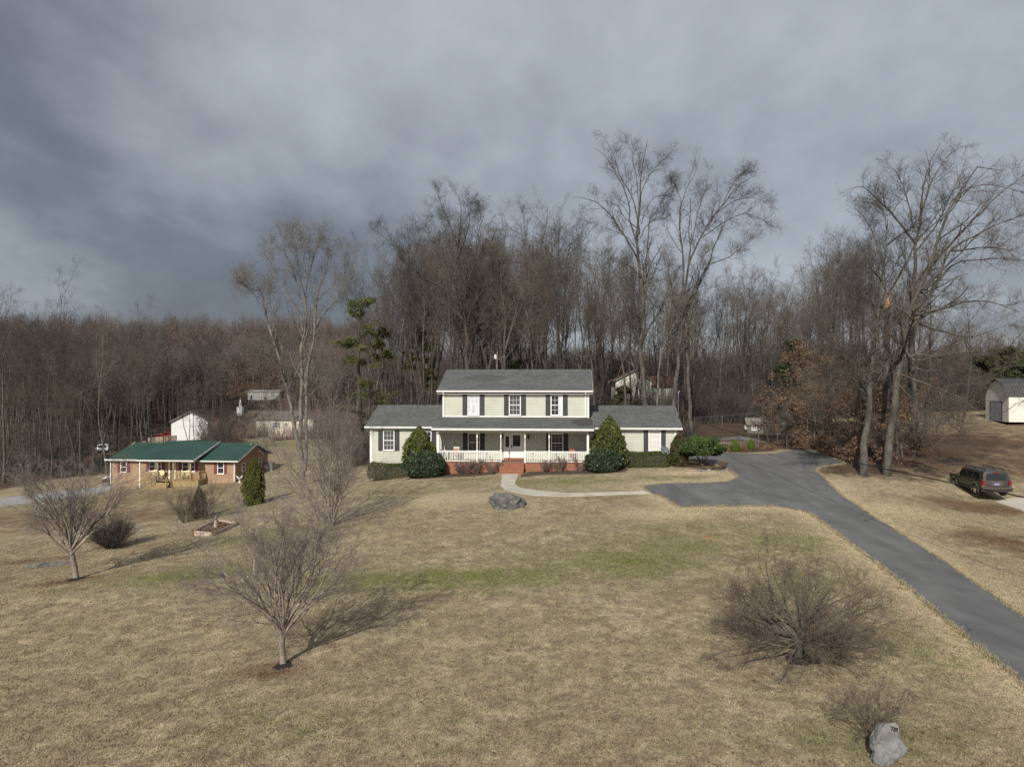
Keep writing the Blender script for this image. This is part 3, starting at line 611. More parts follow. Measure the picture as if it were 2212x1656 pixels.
for u in (su0+.02, su1-.06): st.prism([(PV-.12, Z_FL-.06), (PV-.12-.3*ns, zs+.1), (PV-.12-.3*ns, zs-.3), (PV-.12, zs-.3)], 0, u, u+.04)
st.build('steps', 'deck', house)
def r2(x): return (1270+x/4.608-1050)*2.0109
posts = [(45,80,1), (580,598,0), (902,917,0), (1228,1244,0), (1553,1570,0), (2072,2096,1)]
pus = []
ztop = zPE-.40
for a, b, big in posts:
    u = hx((r2(a)+r2(b))/2, PV); pus.append(u); m = MB()
    if big: m.box((u-.085, PV-.085, Z_FL-.02), (u+.085, PV+.085, ztop))
    else:
        m.box((u-.06, PV-.06, Z_FL-.02), (u+.06, PV+.06, Z_FL+1.0)); m.box((u-.055, PV-.055, ztop-.35), (u+.055, PV+.055, ztop))
        zz = Z_FL+1.0; prof = [(.04,.05),(.1,.03),(.2,.045),(.6,.038),(.85,.033),(.93,.05)]
        hgt = ztop-.35-zz
        for (t0, ra), (t1, rb) in zip([(0,.05)]+prof, prof+[(1,.05)]): m.tube((u, PV, zz+hgt*t0), (u, PV, zz+hgt*t1), ra, rb, 10, False)
    m.build('post', 'white', house)
base_b = None
def railing(parent, p, q, mname='white', h=.92, z=None, sp=.145, bal=.038, top=.09):
    global base_b
    p = Vector(p); q = Vector(q); m = MB(); m.bar(p+Vector((0,0,h)), q+Vector((0,0,h)), top, .045); m.bar(p+Vector((0,0,.1)), q+Vector((0,0,.1)), .05, .06)
    m.bar(p+Vector((0,0,h-.07)), q+Vector((0,0,h-.07)), .04, .05)
    r = m.build('railing', mname, parent); L_ = (q-p).length; n = int(L_/sp)
    b0 = MB().box((-bal/2, -bal/2, .13), (bal/2, bal/2, h-.09)).build('baluster', mname, r)
    b0.location = p+(q-p)*(1/(n+1))
    for i in range(1, n):
        c = b0.copy(); COL.objects.link(c); c.parent = r; c.location = p+(q-p)*((i+1)/(n+1))
    return r
for i, j in ((0,1),(1,2),(3,4),(4,5)): railing(house, (pus[i]+.07, PV, Z_FL), (pus[j]-.07, PV, Z_FL))
railing(house, (pus[0], PV+.09, Z_FL), (pus[0], VW-.05, Z_FL))
# porch windows and door
for (a, b, s) in ((465,628,((400,463),(630,692))),(1588,1752,((1522,1586),(1754,1818)))):
    z0, z1 = Z_FL+.62, Z_FL+2.22
    window(house, hx(r2(a), 0), hx(r2(b), 0), z0, z1, -.03, (3, 3), 3, mun=.012)
    for c, d in s: shutter(house, hx(r2(c), 0), hx(r2(d), 0), z0-.03, z1, -.03)
ud0, ud1 = hx(r2(955), 0), hx(r2(1240), 0); e0, e1 = hx(r2(1045), 0), hx(r2(1200), 0); dt = Z_FL+.15+2.08
m = MB(); m.box((ud0, -.09, Z_FL+.15), (ud0+.1, -.03, dt+.1)).box((ud1-.1, -.09, Z_FL+.15), (ud1, -.03, dt+.1)).box((ud0+.1, -.09, dt), (ud1-.1, -.03, dt+.1))
m.box((e0-.14, -.09, Z_FL+.15), (e0, -.03, dt)).box((e1, -.09, Z_FL+.15), (e1+.14, -.03, dt))
for a, b in ((ud0+.1, e0-.14), (e1+.14, ud1-.1)): m.box((a, -.07, Z_FL+.15), (b, -.03, Z_FL+1.05)).box((a, -.07, Z_FL+1.95), (b, -.03, dt))
df = m.build('door_surround', 'white', house)
for a, b in ((ud0+.1, e0-.14), (e1+.14, ud1-.1)): MB().box((a+.03, -.055, Z_FL+1.05), (b-.03, -.035, Z_FL+1.95)).build('sidelight', 'glass', df)
m = MB(); m.box((e0, -.075, Z_FL+.15), (e1, -.03, dt-.003)); dz = Z_FL+.15
m.box((e0+.1, -.085, dz+.12), (e0+.42, -.076, dz+.75)).box((e1-.42, -.085, dz+.12), (e1-.1, -.076, dz+.75))
door = m.build('front_door', 'door', house)
MB().box((e0+.17, -.09, dz+.98), (e1-.17, -.078, dz+1.92)).build('pane', 'glass', door)
MB().box((e0+.05, -.13, dz+.82), (e0+.09, -.076, dz+1.1)).tube((e0+.07, -.1, dz+.95), (e0+.07, -.15, dz+.95), .035).build('handle', 'black', door)
MB().box((ud0-.0, -.30, Z_FL), (ud1, -.035, Z_FL+.15)).build('door_step', 'deck', house)
MB().box((e0+.1, -1.0, Z_FL+.003), (e1-.05, -.42, Z_FL+.02)).build('door_mat', 'black', house)
for x in (930, 1283):
    u = hx(r2(x), 0); z = Z_FL+1.75; m = MB(); m.tube((u, -.16, z), (u, -.16, z+.26), .06, .085, 6).tube((u, -.16, z+.26), (u, -.16, z+.38), .1, .02, 6).box((u-.03, -.1, z+.05), (u+.03, -.04, z+.3)).bar((u, -.05, z+.36), (u, -.16, z+.4), .02)
    m.build('wall_lantern', 'black', house)
# vent pipe, mast
m = MB(); mu = hx(1877, VW+1.6); zm0 = zWE+.45
m.tube((mu, VW+.9, zm0-.15), (mu, VW+.9, zm0+2.45), .03).tube((mu, VW+.9, zm0+2.4), (mu+.12, VW+.9, zm0+2.55), .05, .04).tube((mu, VW+.9, zm0), (mu, VW+.9, zm0+.1), .09, .05)
m.build('service_mast', 'galv', house)

def chair_on(name, fr, u, v_, z, rz, label, m='weatherwood', cush=None, group=None):
    x, y = fr.w(u, v_); t = thing(name, (x, y, z), rz, label, 'chair', group)
    s = MB(); s.box((-.27, -.25, .38), (.27, .25, .43)); s.build('seat', m, t)
    b = MB()
    for k in range(5): b.bar((-.22+.11*k, .23, .43), (-.22+.11*k, .36, 1.1), .07, .02, up=(0,1,0))
    b.bar((-.27, .36, 1.08), (.27, .36, 1.08), .04, .08); b.build('backrest', m, t)
    for sx in (-1, 1):
        MB().bar((sx*.25, -.22, .03), (sx*.25, -.22, .6), .045).build('leg', m, t)
        MB().bar((sx*.25, .24, .03), (sx*.25, .24, .6), .045).build('leg', m, t)
        MB().bar((sx*.25, -.3, .62), (sx*.25, .28, .62), .07, .03).build('armrest', m, t)
        k = MB(); P = [(-.45,.07),(-.2,.015),(.1,.0),(.35,.03),(.55,.1)]
        for (a, za), (c, zc_) in zip(P, P[1:]): k.bar((sx*.25, a, za+.015), (sx*.25, c, zc_+.015), .04, .03)
        k.build('rocker', m, t)
    if cush: MB().box((-.24,-.23,.432),(.24,.22,.49)).bar((0,.19,.6),(0,.3,.95),.42,.06,up=(0,1,0)).build('cushion', cush, t)
MT['redcush'] = mat('red_cushion', (.30,.09,.06), (.38,.2,.14), 8, .9)
MT['darkwood'] = mat('dark_wood', (.09,.045,.028), (.13,.07,.045), 4, .7)
MT['whitewood'] = mat('white_wood', (.6,.58,.55), None, rough=.6)
chair_on('rocking_chair', H, hx(r2(290), -1.2), -1.25, ZB+Z_FL, -YA+R(-15), 'rocking chair with red cushions at the left end of the white-railed porch', 'whitewood', 'redcush')
chair_on('rocking_chair', H, hx(r2(1885), -1.2), -1.25, ZB+Z_FL, -YA+R(18), 'dark wooden rocking chair at the right end of the white-railed porch', 'darkwood', 'redcush')

# ------------------------------------------------------------------ satellite dish, path lights
def dish():
    p = H.hit(*(1433.5, 1006), -1.7); x, y = H.w(p[0], -1.7); g = float(gz(x, y)); t = thing('satellite_dish', (x, y, g), R(20), 'grey satellite dish on a pole beside the clipped hedge', 'satellite dish')
    MB().tube((0,0,-.2), (0,0,1.15), .03).tube((0,0,0), (0,0,.12), .09, .07).build('pole', 'black', t)
    m = MB(); n = 20; c = Vector((0,-.12,1.3)); ax = Vector((.15,-.85,.5)).normalized(); a = ax.cross(Vector((0,0,1))).normalized(); b = ax.cross(a)
    rings = [(0,0),(.18,.01),(.33,.04),(.42,.075)]; i0 = len(m.v)
    for r, d in rings:
        for k in range(n): q = 2*math.pi*k/n; m.v.append(tuple(c+ax*d+(a*math.cos(q)+b*math.sin(q))*r))
    for j in range(3):
        for k in range(n): m.f.append((j*n+k, j*n+(k+1)%n, (j+1)*n+(k+1)%n, (j+1)*n+k))
    o = m.build('dish', mat('grey_dish', (.13,.15,.18), None, rough=.4), t, smooth=True); o.modifiers.new('s', 'SOLIDIFY').thickness = .012
    m = MB(); m.bar(c-b*.4+ax*.06, c+ax*.5+b*.05, .02).tube(c+ax*.5, c+ax*.42, .035).bar((0,0,1.15), c, .05); m.build('feed_arm', 'galv', t)
dish()

# ------------------------------------------------------------------ the brick ranch house with the green metal roof
def r4(x, y): return 221.2+x*.17332, 921.6+y*.17332
BY = R(5.0); bp = gp(509, 1042); zbb = -2.55
bD = 77.6; bX = (509-CX)*bD/F; B = Frame(bX, bD, BY, zbb)
br = B.thing('brick_house', 'long single-storey brick house with green metal roof and wooden porch', 'house')
def bx(x, v_=0): return B.hit(*r4(x, 500), v_)[0]
def bz(y, v_=0, x=1400): return B.hit(*r4(x, y), v_)[1]
bl = bx(112); BD = 8.2; zbe = bz(422, -.45, 1600)
MB().box((bl, 0, -1.6), (0, BD, zbe-.1)).prism([(0, zbe-.12), (BD, zbe-.12), (BD/2, zbe+1.55)], 0, -.2, -.002).prism([(0, zbe-.12), (BD, zbe-.12), (BD/2, zbe+1.55)], 0, bl+.002, bl+.2).build('wall', 'brick', br)
zbr = B.hit(*r4(1700, 203), BD/2)[1]; zbr2 = B.hit(*r4(1100, 182), BD/2)[1]; zbr3 = B.hit(*r4(500, 195), BD/2)[1]
bm_ = bx(1145, -1.6); bm2 = bx(430, -1.6)
gable_roof('roof', 'greenroof', br, bm_-.3, bx(1692, -.5), -.5, BD+.5, zbe+.02, zbr, ribs=.46)
gable_roof('roof', 'greenroof', br, bx(65, -.5), bm2+.3, -.5, BD+.5, bz(402, -.5, 200), zbr-.03, ribs=.46)
# middle part reaches further forward over the porch
vm = BD/2; PF = -1.7; zpf = bz(412, PF, 900); zr_ = zbr2+.05
m = MB(); m.prism([(PF, zpf), (vm, zr_), (BD+.5, zbe+.05), (BD+.5, zbe-.1), (vm, zr_-.16), (PF, zpf-.14)], 0, bm2, bm_)
u = bm2+.2
while u < bm_: m.bar((u, PF, zpf+.012), (u, vm, zr_+.012), .035, .03); u += .46
m.build('porch_roof', 'greenroof', br)
MB().bar((bm_+.015, PF, zpf-.07), (bm_+.015, vm, zr_-.07), .03, .2).build('rake_trim', 'white', br)
gutter(br, bm2, bm_, PF, zpf-.02, .14); gutter(br, bm_+.03, bx(1692, -.5), -.5, zbe, .14); gutter(br, bx(30, -.5), bm2-.03, -.5, bz(402, -.5, 200)-.02, .14)
MB().box((bm2+.05, PF, zpf-.2), (bm_-.05, 0, zpf-.17)).build('porch_ceiling', 'white', br)
def bwin(x0, x1, y0, y1, sh=(), cols=1, rows=(1,1), mull=None):
    z0, z1 = bz(y1, 0, x0), bz(y0, 0, x0)
    window(br, bx(x0), bx(x1), z0, z1, -.0, rows, cols, proud=.06)
    if mull: MB().box((bx(mull[0]), -.08, z0+.04), (bx(mull[1]), .0, z1-.04)).build('mullion', 'white', br)
    for a, b in sh: shutter(br, bx(a), bx(b), z0, z1, -.0, 'maroon')
bwin(229, 307, 430, 565, ((188,226),(310,342)))
bwin(583, 740, 430, 553, ((548,580),(743,775)), mull=(655,688))
bwin(995, 1155, 435, 556, ((955,990),(1158,1190)), mull=(1070,1096))
bwin(1434, 1518, 437, 585, ((1393,1430),(1521,1550)))
z0 = bz(660, 0, 870); z1 = bz(437, 0, 870)
dd = MB().box((bx(826), -.05, z0), (bx(845), .0, z1)).box((bx(898), -.05, z0), (bx(915), 0, z1)).build('door_frame', 'white', br)
MB().box((bx(845), -.035, z0), (bx(898), 0, z1-.03)).build('front_door', 'newwood' if False else mat('brown_door', (.16,.09,.045), (.2,.12,.06), 3, .6), br)
downspout(br, bx(1648), -.05, bz(680, 0, 1648), zbe); downspout(br, bx(108), -.05, bz(735, 0, 110), zbe)
# gable end window frames facing +u
for v0, v1, za, zc_ in ((1.4,2.2,1.0,2.0), (5.6,6.4,1.1,2.1)):
    f = MB(); f.box((-.0, v0, za), (.06, v0+.07, zc_)).box((0, v1-.07, za), (.06, v1, zc_)).box((0, v0+.07, za), (.06, v1-.07, za+.07)).box((0, v0+.07, zc_-.07), (.06, v1-.07, zc_)).box((0, v0+.07, (za+zc_)/2-.03), (.05, v1-.07, (za+zc_)/2+.03))
    w_ = f.build('window', 'white', br); MB().box((0, v0+.07, za+.07), (.02, v1-.07, zc_-.07)).build('pane', 'glass', w_)
# wooden porch
pl, pr_ = bx(482, -1.5), bx(1195, -1.5); fz = bz(668, -1.5, 600); sa, sb = bx(665, -1.5), bx(850, -1.5)
m = MB(); m.box((pl, -1.5, fz-.04), (pr_, -.01, fz)); m.box((pl, -1.52, fz-.35), (sa, -1.48, fz-.05)); m.box((sb, -1.52, fz-.35), (pr_, -1.48, fz-.05)); m.box((pl, -1.53, fz-.8), (sa, -1.5, fz-.36)); m.box((sb, -1.53, fz-.8), (pr_, -1.5, fz-.36)); m.box((pr_-.03, -1.5, fz-.8), (pr_, -.01, fz-.05))
m.build('porch_deck', 'newwood', br)
m = MB()
for i in range(3): m.box((sa, -1.5-.3*(i+1), fz-.2*(i+1)-.04), (sb, -1.5-.3*i, fz-.2*(i+1))); m.box((sa+.02, -1.5-.3*(i+1)+.02, fz-1.0), (sb-.02, -1.5-.3*(i+1)+.05, fz-.2*(i+1)-.05))
m.build('steps', 'newwood', br)
for x in (690, 884, 1098): u = bx(x, -1.45); MB().box((u-.07, -1.5, fz), (u+.07, -1.36, zpf-.18)).build('post', 'newwood', br)
MB().box((bx(468, -1.45)-.05, -1.5, fz-.9), (bx(468, -1.45)+.05, -1.4, zpf-.1)).build('downspout', 'white', br)
rk = dict(mname='newwood', h=.9, sp=.15, bal=.04, top=.1)
railing(br, (pl, -1.45, fz), (bx(680, -1.45), -1.45, fz), **rk); railing(br, (bx(895, -1.45), -1.45, fz), (pr_, -1.45, fz), **rk); railing(br, (pr_-.03, -1.4, fz), (pr_-.03, -.1, fz), **rk)
for u in (sa, sb): MB().bar((u, -1.45, fz+.9), (u, -2.4, fz+.3), .09, .05).bar((u, -2.35, fz-.7), (u, -2.35, fz+.32), .09).bar((u, -1.5, fz+.35), (u, -2.35, fz-.2), .04, .05).build('stair_rail', 'newwood', br)
def metal_chair(u, label, rz):
    x, y = B.w(u, -.65); t = thing('metal_chair', (x, y, zbb+fz), rz, label, 'chair', 'pale yellow metal chairs on the brick house porch')
    MB().box((-.25,-.25,.38), (.25,.22,.42)).build('seat', 'chair', t)
    m = MB(); n = 14; pts = [(.29*math.cos(2*math.pi*k/n), .72+.3*math.sin(2*math.pi*k/n)) for k in range(n)]; m.prism(pts, 1, .23, .26); m.build('backrest', 'chair', t)
    for s in (-1, 1): MB().bar((s*.27,-.2,.02), (s*.27,-.2,.58), .03).bar((s*.27,-.2,.58), (s*.27,.24,.6), .04, .03).bar((s*.27,.24,.02), (s*.27,.24,.6), .03).bar((s*.27,-.3,.02),(s*.27,.32,.02),.03).build('leg', 'whitewood', t)
metal_chair(bx(635,-.6), 'pale yellow metal chair behind the left porch railing of the brick house', -BY)
metal_chair(bx(733,-.6), 'pale yellow round-backed metal chair left of the brown front door', -BY)
metal_chair(bx(975,-.6), 'pale yellow metal chair just right of the brown front door', -BY+R(10))
metal_chair(bx(1045,-.6), 'pale yellow metal chair near the last wooden porch post', -BY-R(10))
# white planter figure by the corner
x, y = B.w(.6, -.3); m = MB(); g = float(gz(x, y))
t = thing('garden_ornament', (x, y, g), 0, 'white garden ornament at the corner of the brick house', 'ornament')
MB().tube((0,0,0), (0,0,.12), .16, .1, 10).tube((0,0,.12), (0,0,.3), .07, .07, 8).tube((0,0,.3), (0,0,.55), .12, .32, 12).build('bowl', 'whitewood', t)
MB().tube((.1,0,.5), (.3,0,.75), .05, .08, 8).tube((-.12,0,.5), (-.35,.05,.7), .05, .07, 8).build('bird_figure', 'whitewood', t)
x, y = B.w(1.2, 6.2); g = float(gz(x, y)); t = thing('heat_pump', (x, y, g), -BY, 'grey heat pump unit behind the brick house corner', 'heat pump')
MB().box((-.45,-.45,0), (.45,.45,.06)).build('pad', 'concrete', t); MB().box((-.4,-.4,.06), (.4,.4,.95)).tube((0,0,.95), (0,0,.98), .33, .33, 16).build('casing', 'galv', t)

# ------------------------------------------------------------------ background buildings
def simple_house(name, label, X, Y, zb, yaw, w_, d_, h_, rise, wallm, roofm, cat='house', wins=(), ov=.35, door=None, ridge_along='u'):
    t = thing(name, (X, Y, zb), -yaw, label, cat)
    m = MB()
    if ridge_along == 'u':
        m.box((0,0,-1), (w_, d_, h_)); m.prism([(0,h_),(d_,h_),(d_/2,h_+rise)], 0, .002, .15).prism([(0,h_),(d_,h_),(d_/2,h_+rise)], 0, w_-.15, w_-.002)
    else:
        m.box((0,0,-1), (w_, d_, h_)); m.prism([(0,h_),(w_,h_),(w_/2,h_+rise)], 1, .002, .15).prism([(0,h_),(w_,h_),(w_/2,h_+rise)], 1, d_-.15, d_-.002)
    m.lap((0, 0), (w_, 0), 0, h_, (0,-1), .22, .025)
    if ridge_along != 'u': m.lap((0, 0), (w_, 0), h_, h_+rise-.05, (0,-1), .22, .025, top=lambda z: ((z-h_)/rise/2, 1-(z-h_)/rise/2))
    m.build('wall', wallm, t)
    th = .15
    if ridge_along == 'u': gable_roof('roof', roofm, t, -ov, w_+ov, -ov, d_+ov, h_-.02, h_+rise+.1, th)
    else:
        r = MB(); k = rise/(w_/2); r.prism([(-ov,h_-ov*k+.1),(w_/2,h_+rise+.12),(w_+ov,h_-ov*k+.1),(w_+ov,h_-ov*k-.03),(w_/2,h_+rise-.02),(-ov,h_-ov*k-.03)], 1, -ov, d_+ov); ro = r.build('roof', roofm, t)
        tt = MB()
        for a in (-ov-.015,): tt.bar((-ov, a, h_-ov*k+.035), (w_/2, a, h_+rise+.05), .04, .2, up=(0,1,0)).bar((w_+ov, a, h_-ov*k+.035), (w_/2, a, h_+rise+.05), .04, .2, up=(0,1,0))
        tt.build('rake_trim', 'white', ro)
    for (a, b, c, d, sh) in wins:
        window(t, a, b, c, d, -.02, (2,2), 2)
        if sh:
            shutter(t, a-.36, a-.02, c, d, -.02, sh); shutter(t, b+.02, b+.36, c, d, -.02, sh)
    return t
MT['dullroof'] = mat('dull_brown_roof', (.10,.085,.072), (.14,.12,.10), 1, .9)
MT['bluesh'] = mat('grey_blue_shutter', (.16,.22,.25), None, rough=.7)
p = W(370, 950, 136); simple_house('white_garage', 'bright white two-storey garage beyond the green-roofed house', p.x, 136, p.z+.0, R(-20), 6.4, 8, 3.6, 1.75, 'whitewall', 'shingle', 'garage', ridge_along='v')
p = W(553, 939, 150); simple_house('cream_house', 'cream sided house with blue-grey shutters seen behind the brick house', p.x, 150, p.z, R(6), 8.0, 8, 3.3, 1.5, 'cream', 'dullroof', wins=((4.0,4.9,1.5,2.7,'bluesh'),(6.2,6.9,1.9,2.7,None)))
p = W(640, 941, 147); simple_house('cream_wing', 'small cream gabled building behind the tall pale-barked tree', p.x, 147, p.z, R(6), 3.6, 6, 3.2, .7, 'cream', 'dullroof', 'building', ridge_along='v')
p = W(534, 860, 260); simple_house('mobile_home', 'long low grey mobile home high on the wooded slope', p.x, 260, p.z, R(3), 12, 5, 2.5, .4, 'greytrailer', 'greytrailer', 'mobile home', wins=((1.2,2.0,.9,1.8,None),(5,5.8,.9,1.8,None),(8,8.8,.9,1.8,None)))
p = W(15, 800, 300); simple_house('red_roofed_house', 'distant house with a red roof among the trees at far left', p.x, 300, p.z, R(-4), 16, 8, 3.0, 3.6, 'tan', 'redroof', wins=((3,4.4,1,2.4,None),(10,11.4,1,2.4,None)))
p = W(1330, 876, 112); simple_house('neighbour_house', 'pale sided house with a gabled front half hidden in the woods', p.x, 112, p.z, R(3), 5.6, 8, 4.0, 1.45, 'palesiding', 'rustroof', wins=((1,1.8,1.6,2.8,None),(3.6,4.4,1.6,2.8,None)), ridge_along='v')
p = W(1398, 876, 115); simple_house('neighbour_wing', 'rust-roofed wing beside the gabled house in the woods', p.x, 115, p.z, R(3), 4.2, 7, 3.2, 1.5, 'palesiding', 'rustroof', 'building')
# beige low building roof between the trunks
p = W(290, 958, 118); t = thing('tan_wall', (p.x, 118, float(gz(p.x,118))), R(-6), 'low tan retaining wall just behind the green metal roof', 'wall'); MB().prism([(0,-1),(7.3,-1),(7.3,3.0),(2.4,2.55),(2.4,2.2),(.7,1.7),(0,.9)], 1, 0, .3).build('wall_face', 'tan', t)
# steeple
p = W(517, 905, 190); t = thing('church_steeple', (p.x, 190, p.z), 0, 'thin white church steeple rising above the dark roofline', 'steeple')
MB().box((-3,0,-6), (6,6,1.0)).prism([(0,1.0),(6,1.0),(3,2.2)], 0, -3, 6).build('church_hall', 'dullroof', t)
MB().box((-.7,0,1.0), (.7,1.4,3.3)).build('belfry', 'whitewall', t); MB().tube((0,.7,3.3), (0,.7,5.9), .42, .03, 8).build('spire', 'whitewall', t)

# barn at the right
p = gp(2155, 899); bt = Frame(p.x-1.0, 82.0, R(-52), float(gz(p.x, 82))-.15)
gb = W(2129.5, 896, 84); zb2 = float(gz(gb.x, 84))-.1
barn = thing('barn', (gb.x, 84, zb2), R(38), 'white gambrel barn with charcoal metal roof and roll-up door', 'barn')
# local: +x along the long wall (to the right, facing -y), gable end faces -x side
GW, GL = 5.2, 9.0
BH = {}
barn.rotation_euler.z = 0
ang = R(62)                                             # gable wall turned away from the camera
ex = Vector((-.168, -.986, 0)).normalized(); ey = Vector((.986, -.168, 0)).normalized()   # gable runs toward the camera, long wall to the right
def Bp(a, b, z): q = ex*a+ey*b; return (q.x, q.y, z)
hwall, hk, htop = 2.9, 4.15, 4.75
def bpoly(m, pts): m.poly([Bp(*q) for q in pts]); return m
prof = [(0,0),(GW,0),(GW,hwall),(GW*.80,hk),(GW*.5,htop),(GW*.20,hk),(0,hwall)]
m = MB(); bpoly(m, [(a, 0, z) for a, z in prof]); bpoly(m, [(a, GL, z) for a, z in prof][::-1]); bpoly(m, [(GW,0,0),(GW,GL,0),(GW,GL,hwall),(GW,0,hwall)]); bpoly(m, [(0,0,0),(0,GL,0),(0,GL,hwall),(0,0,hwall)])
e2 = Vector(Bp(GW, 0, 0)); nrm_l = ex
m.lap((Bp(GW+.002,0,0)[0], Bp(GW+.002,0,0)[1]), (Bp(GW+.002,GL,0)[0], Bp(GW+.002,GL,0)[1]), 0, hwall, (ex.x, ex.y), .2, .03)
def gtop(z):
    if z <= hwall: return (0, 1)
    if z <= hk: k = (z-hwall)/(hk-hwall)*.20; return (k, 1-k)
    k = .2+(z-hk)/(htop-hk)*.3; return (k, 1-k)
m.lap(Bp(0,-.003,0)[:2], Bp(GW,-.003,0)[:2], 0, htop-.05, (-ey.x, -ey.y), .2, .03, top=gtop)
m.build('wall', 'palesiding', barn)
def slab(m, A, Bq, b0, b1, th=.1):
    a0, z0 = A; a1, z1 = Bq
    P = [Bp(a0,b0,z0), Bp(a1,b0,z1), Bp(a1,b1,z1), Bp(a0,b1,z0)]; i = len(m.v); m.v += P+[(x, y, z+th) for x, y, z in P]
    m.f += [tuple(i+k for k in q) for q in ((3,2,1,0),(4,5,6,7),(0,1,5,4),(1,2,6,5),(2,3,7,6),(3,0,4,7))]
m = MB()
for A, Bq in (((GW+.12, hwall-.1),(GW*.80+.02, hk+.02)), ((GW*.80+.02, hk+.02),(GW*.5, htop+.02)), ((GW*.5, htop+.02),(GW*.2-.02, hk+.02)), ((GW*.2-.02, hk+.02),(-.12, hwall-.1))): slab(m, A, Bq, -.25, GL+.2)
b = 0
while b < GL:
    for A, Bq in (((GW+.13, hwall-.1),(GW*.80+.03, hk+.02)), ((GW*.80+.03, hk+.02),(GW*.5, htop+.02))): m.bar(Bp(A[0], b, A[1]+.12), Bp(Bq[0], b, Bq[1]+.12), .03, .03)
    b += .3
m.build('roof', 'barnroof', barn)
m = MB()
for a0, a1, z0, z1, c in ((1.15,1.25,0,2.25,0),(3.75,3.85,0,2.25,0),(1.25,3.75,2.15,2.25,0)):
    P = [Bp(a0,-.07,z0), Bp(a1,-.07,z0), Bp(a1,-.07,z1), Bp(a0,-.07,z1)]; Q = [Bp(a0,0,z0), Bp(a1,0,z0), Bp(a1,0,z1), Bp(a0,0,z1)]; i = len(m.v); m.v += P+Q; m.f += [tuple(i+k for k in q) for q in ((0,1,2,3),(7,6,5,4),(0,4,5,1),(1,5,6,2),(2,6,7,3),(3,7,4,0))]
fr_ = m.build('door_frame', 'black', barn)
m = MB(); z = 0
while z < 2.1: bpoly(m, [(1.25,-.075,z),(3.75,-.075,z),(3.75,-.045,z+.12),(1.25,-.045,z+.12)]); bpoly(m, [(1.25,-.045,z),(3.75,-.045,z),(3.75,-.075,z),(1.25,-.075,z)]); z += .12
m.build('roll_up_door', mat('grey_roll_door', (.25,.26,.29), (.30,.31,.34), 3, .5), barn)
MB().bar(Bp(GW+.1,2.2,0), Bp(GW+.1,2.35,1.6), .22, .04).build('loose_board', 'newwood', barn)

# playhouse
p = gp(1632, 935.5); t = thing('playhouse', (p.x, p.y, p.z), R(-4), 'tiny grey-green garden playhouse with one white-framed window', 'playhouse')
k = p.y/F; w_ = 34*k; 
MB().box((-w_/2,0,0), (w_/2,1.5,1.0)).prism([(0,1.0),(1.5,1.0),(.75,1.6)], 0, -w_/2, w_/2).build('wall', 'play', t)
gable_roof('roof', 'playroof', t, -w_/2-.12, w_/2+.12, -.2, 1.7, 1.0, 1.72, .06, side_trim='play')
window(t, -.45, .42, .35, .9, -.005, (2,1), 3, fr=.06)
for v0 in (.2,.8):
    f = MB(); f.box((-w_/2-.04, v0, .4), (-w_/2, v0+.06, .9)).box((-w_/2-.04, v0+.34, .4), (-w_/2, v0+.4, .9)).box((-w_/2-.04, v0+.06, .4), (-w_/2, v0+.34, .46)).box((-w_/2-.04, v0+.06, .84), (-w_/2, v0+.34, .9)); f = f.build('window', 'white', t); MB().box((-w_/2-.02, v0+.06, .46), (-w_/2-.003, v0+.34, .84)).build('pane', 'glass', f)
MB().box((-w_/2-.03, .6, 1.1), (-w_/2, .9, 1.35)).build('gable_vent', 'white', t)

# ------------------------------------------------------------------ vehicles
def car_mesh(t, body, Lc=4.9, suv=True, wd=.94):
    """rear at y=0, front at y=Lc, origin on the ground; parts hang under t"""
    roofz = 1.80 if suv else 1.42; belt = 1.12 if suv else .92; hood = 1.08 if suv else .86
    def sec(y, top, wt, low=.45, wb=None, dy=0):
        wb = wb or wd; pts = []
        for z, w0 in ((low,wb-.06),(low+.2,wb),(belt-.1,wb),(belt,wb-.02)): pts.append((w0, y, z))
        if top > belt+.1:
            pts += [(wt+.06, y+dy*.8, top-.13), (wt-.04, y+dy, top-.02), (wt*.5, y+dy, top+.015), (0, y+dy, top+.02)]
        else:
            pts += [(wb-.06, y, min(top, belt)+.0), (wb-.16, y, top+.02), (wb*.5, y, top+.05), (0, y, top+.06)]
        return pts
    rt = .12 if suv else .55
    S = [sec(0, roofz, .72, dy=rt), sec(.35, roofz, .74, dy=rt*.5), sec(1.2, roofz+.01, .75), sec(2.4, roofz+.01, .75), sec(3.0, roofz-.03, .74, dy=-.1), sec(3.62, hood, 0), sec(4.3, hood-.04, 0), sec(Lc-.18, hood-.10, 0, wb=wd-.05), sec(Lc, hood-.28, 0, low=.5, wb=wd-.14)]
    m = MB(); n = 8
    for s in S:
        for q in s: m.v.append(q)
        for q in s[::-1][1:]: m.v.append((-q[0], q[1], q[2]))
    k = 15
    for i in range(len(S)-1):
        for j in range(k-1): m.f.append((i*k+j, (i+1)*k+j, (i+1)*k+j+1, i*k+j+1))
        m.f.append((i*k+k-1, (i+1)*k+k-1, (i+1)*k, i*k))
    m.f.append(tuple(range(k))); m.f.append(tuple(range((len(S)-1)*k, len(S)*k))[::-1])
    bo = m.build('body', body, t); 
    for p_ in bo.data.polygons: p_.use_smooth = True
    md = bo.modifiers.new('b', 'BEVEL'); md.width = .03; md.segments = 2; md.limit_method = 'ANGLE'; md.angle_limit = R(35)
    return roofz, belt, hood, rt
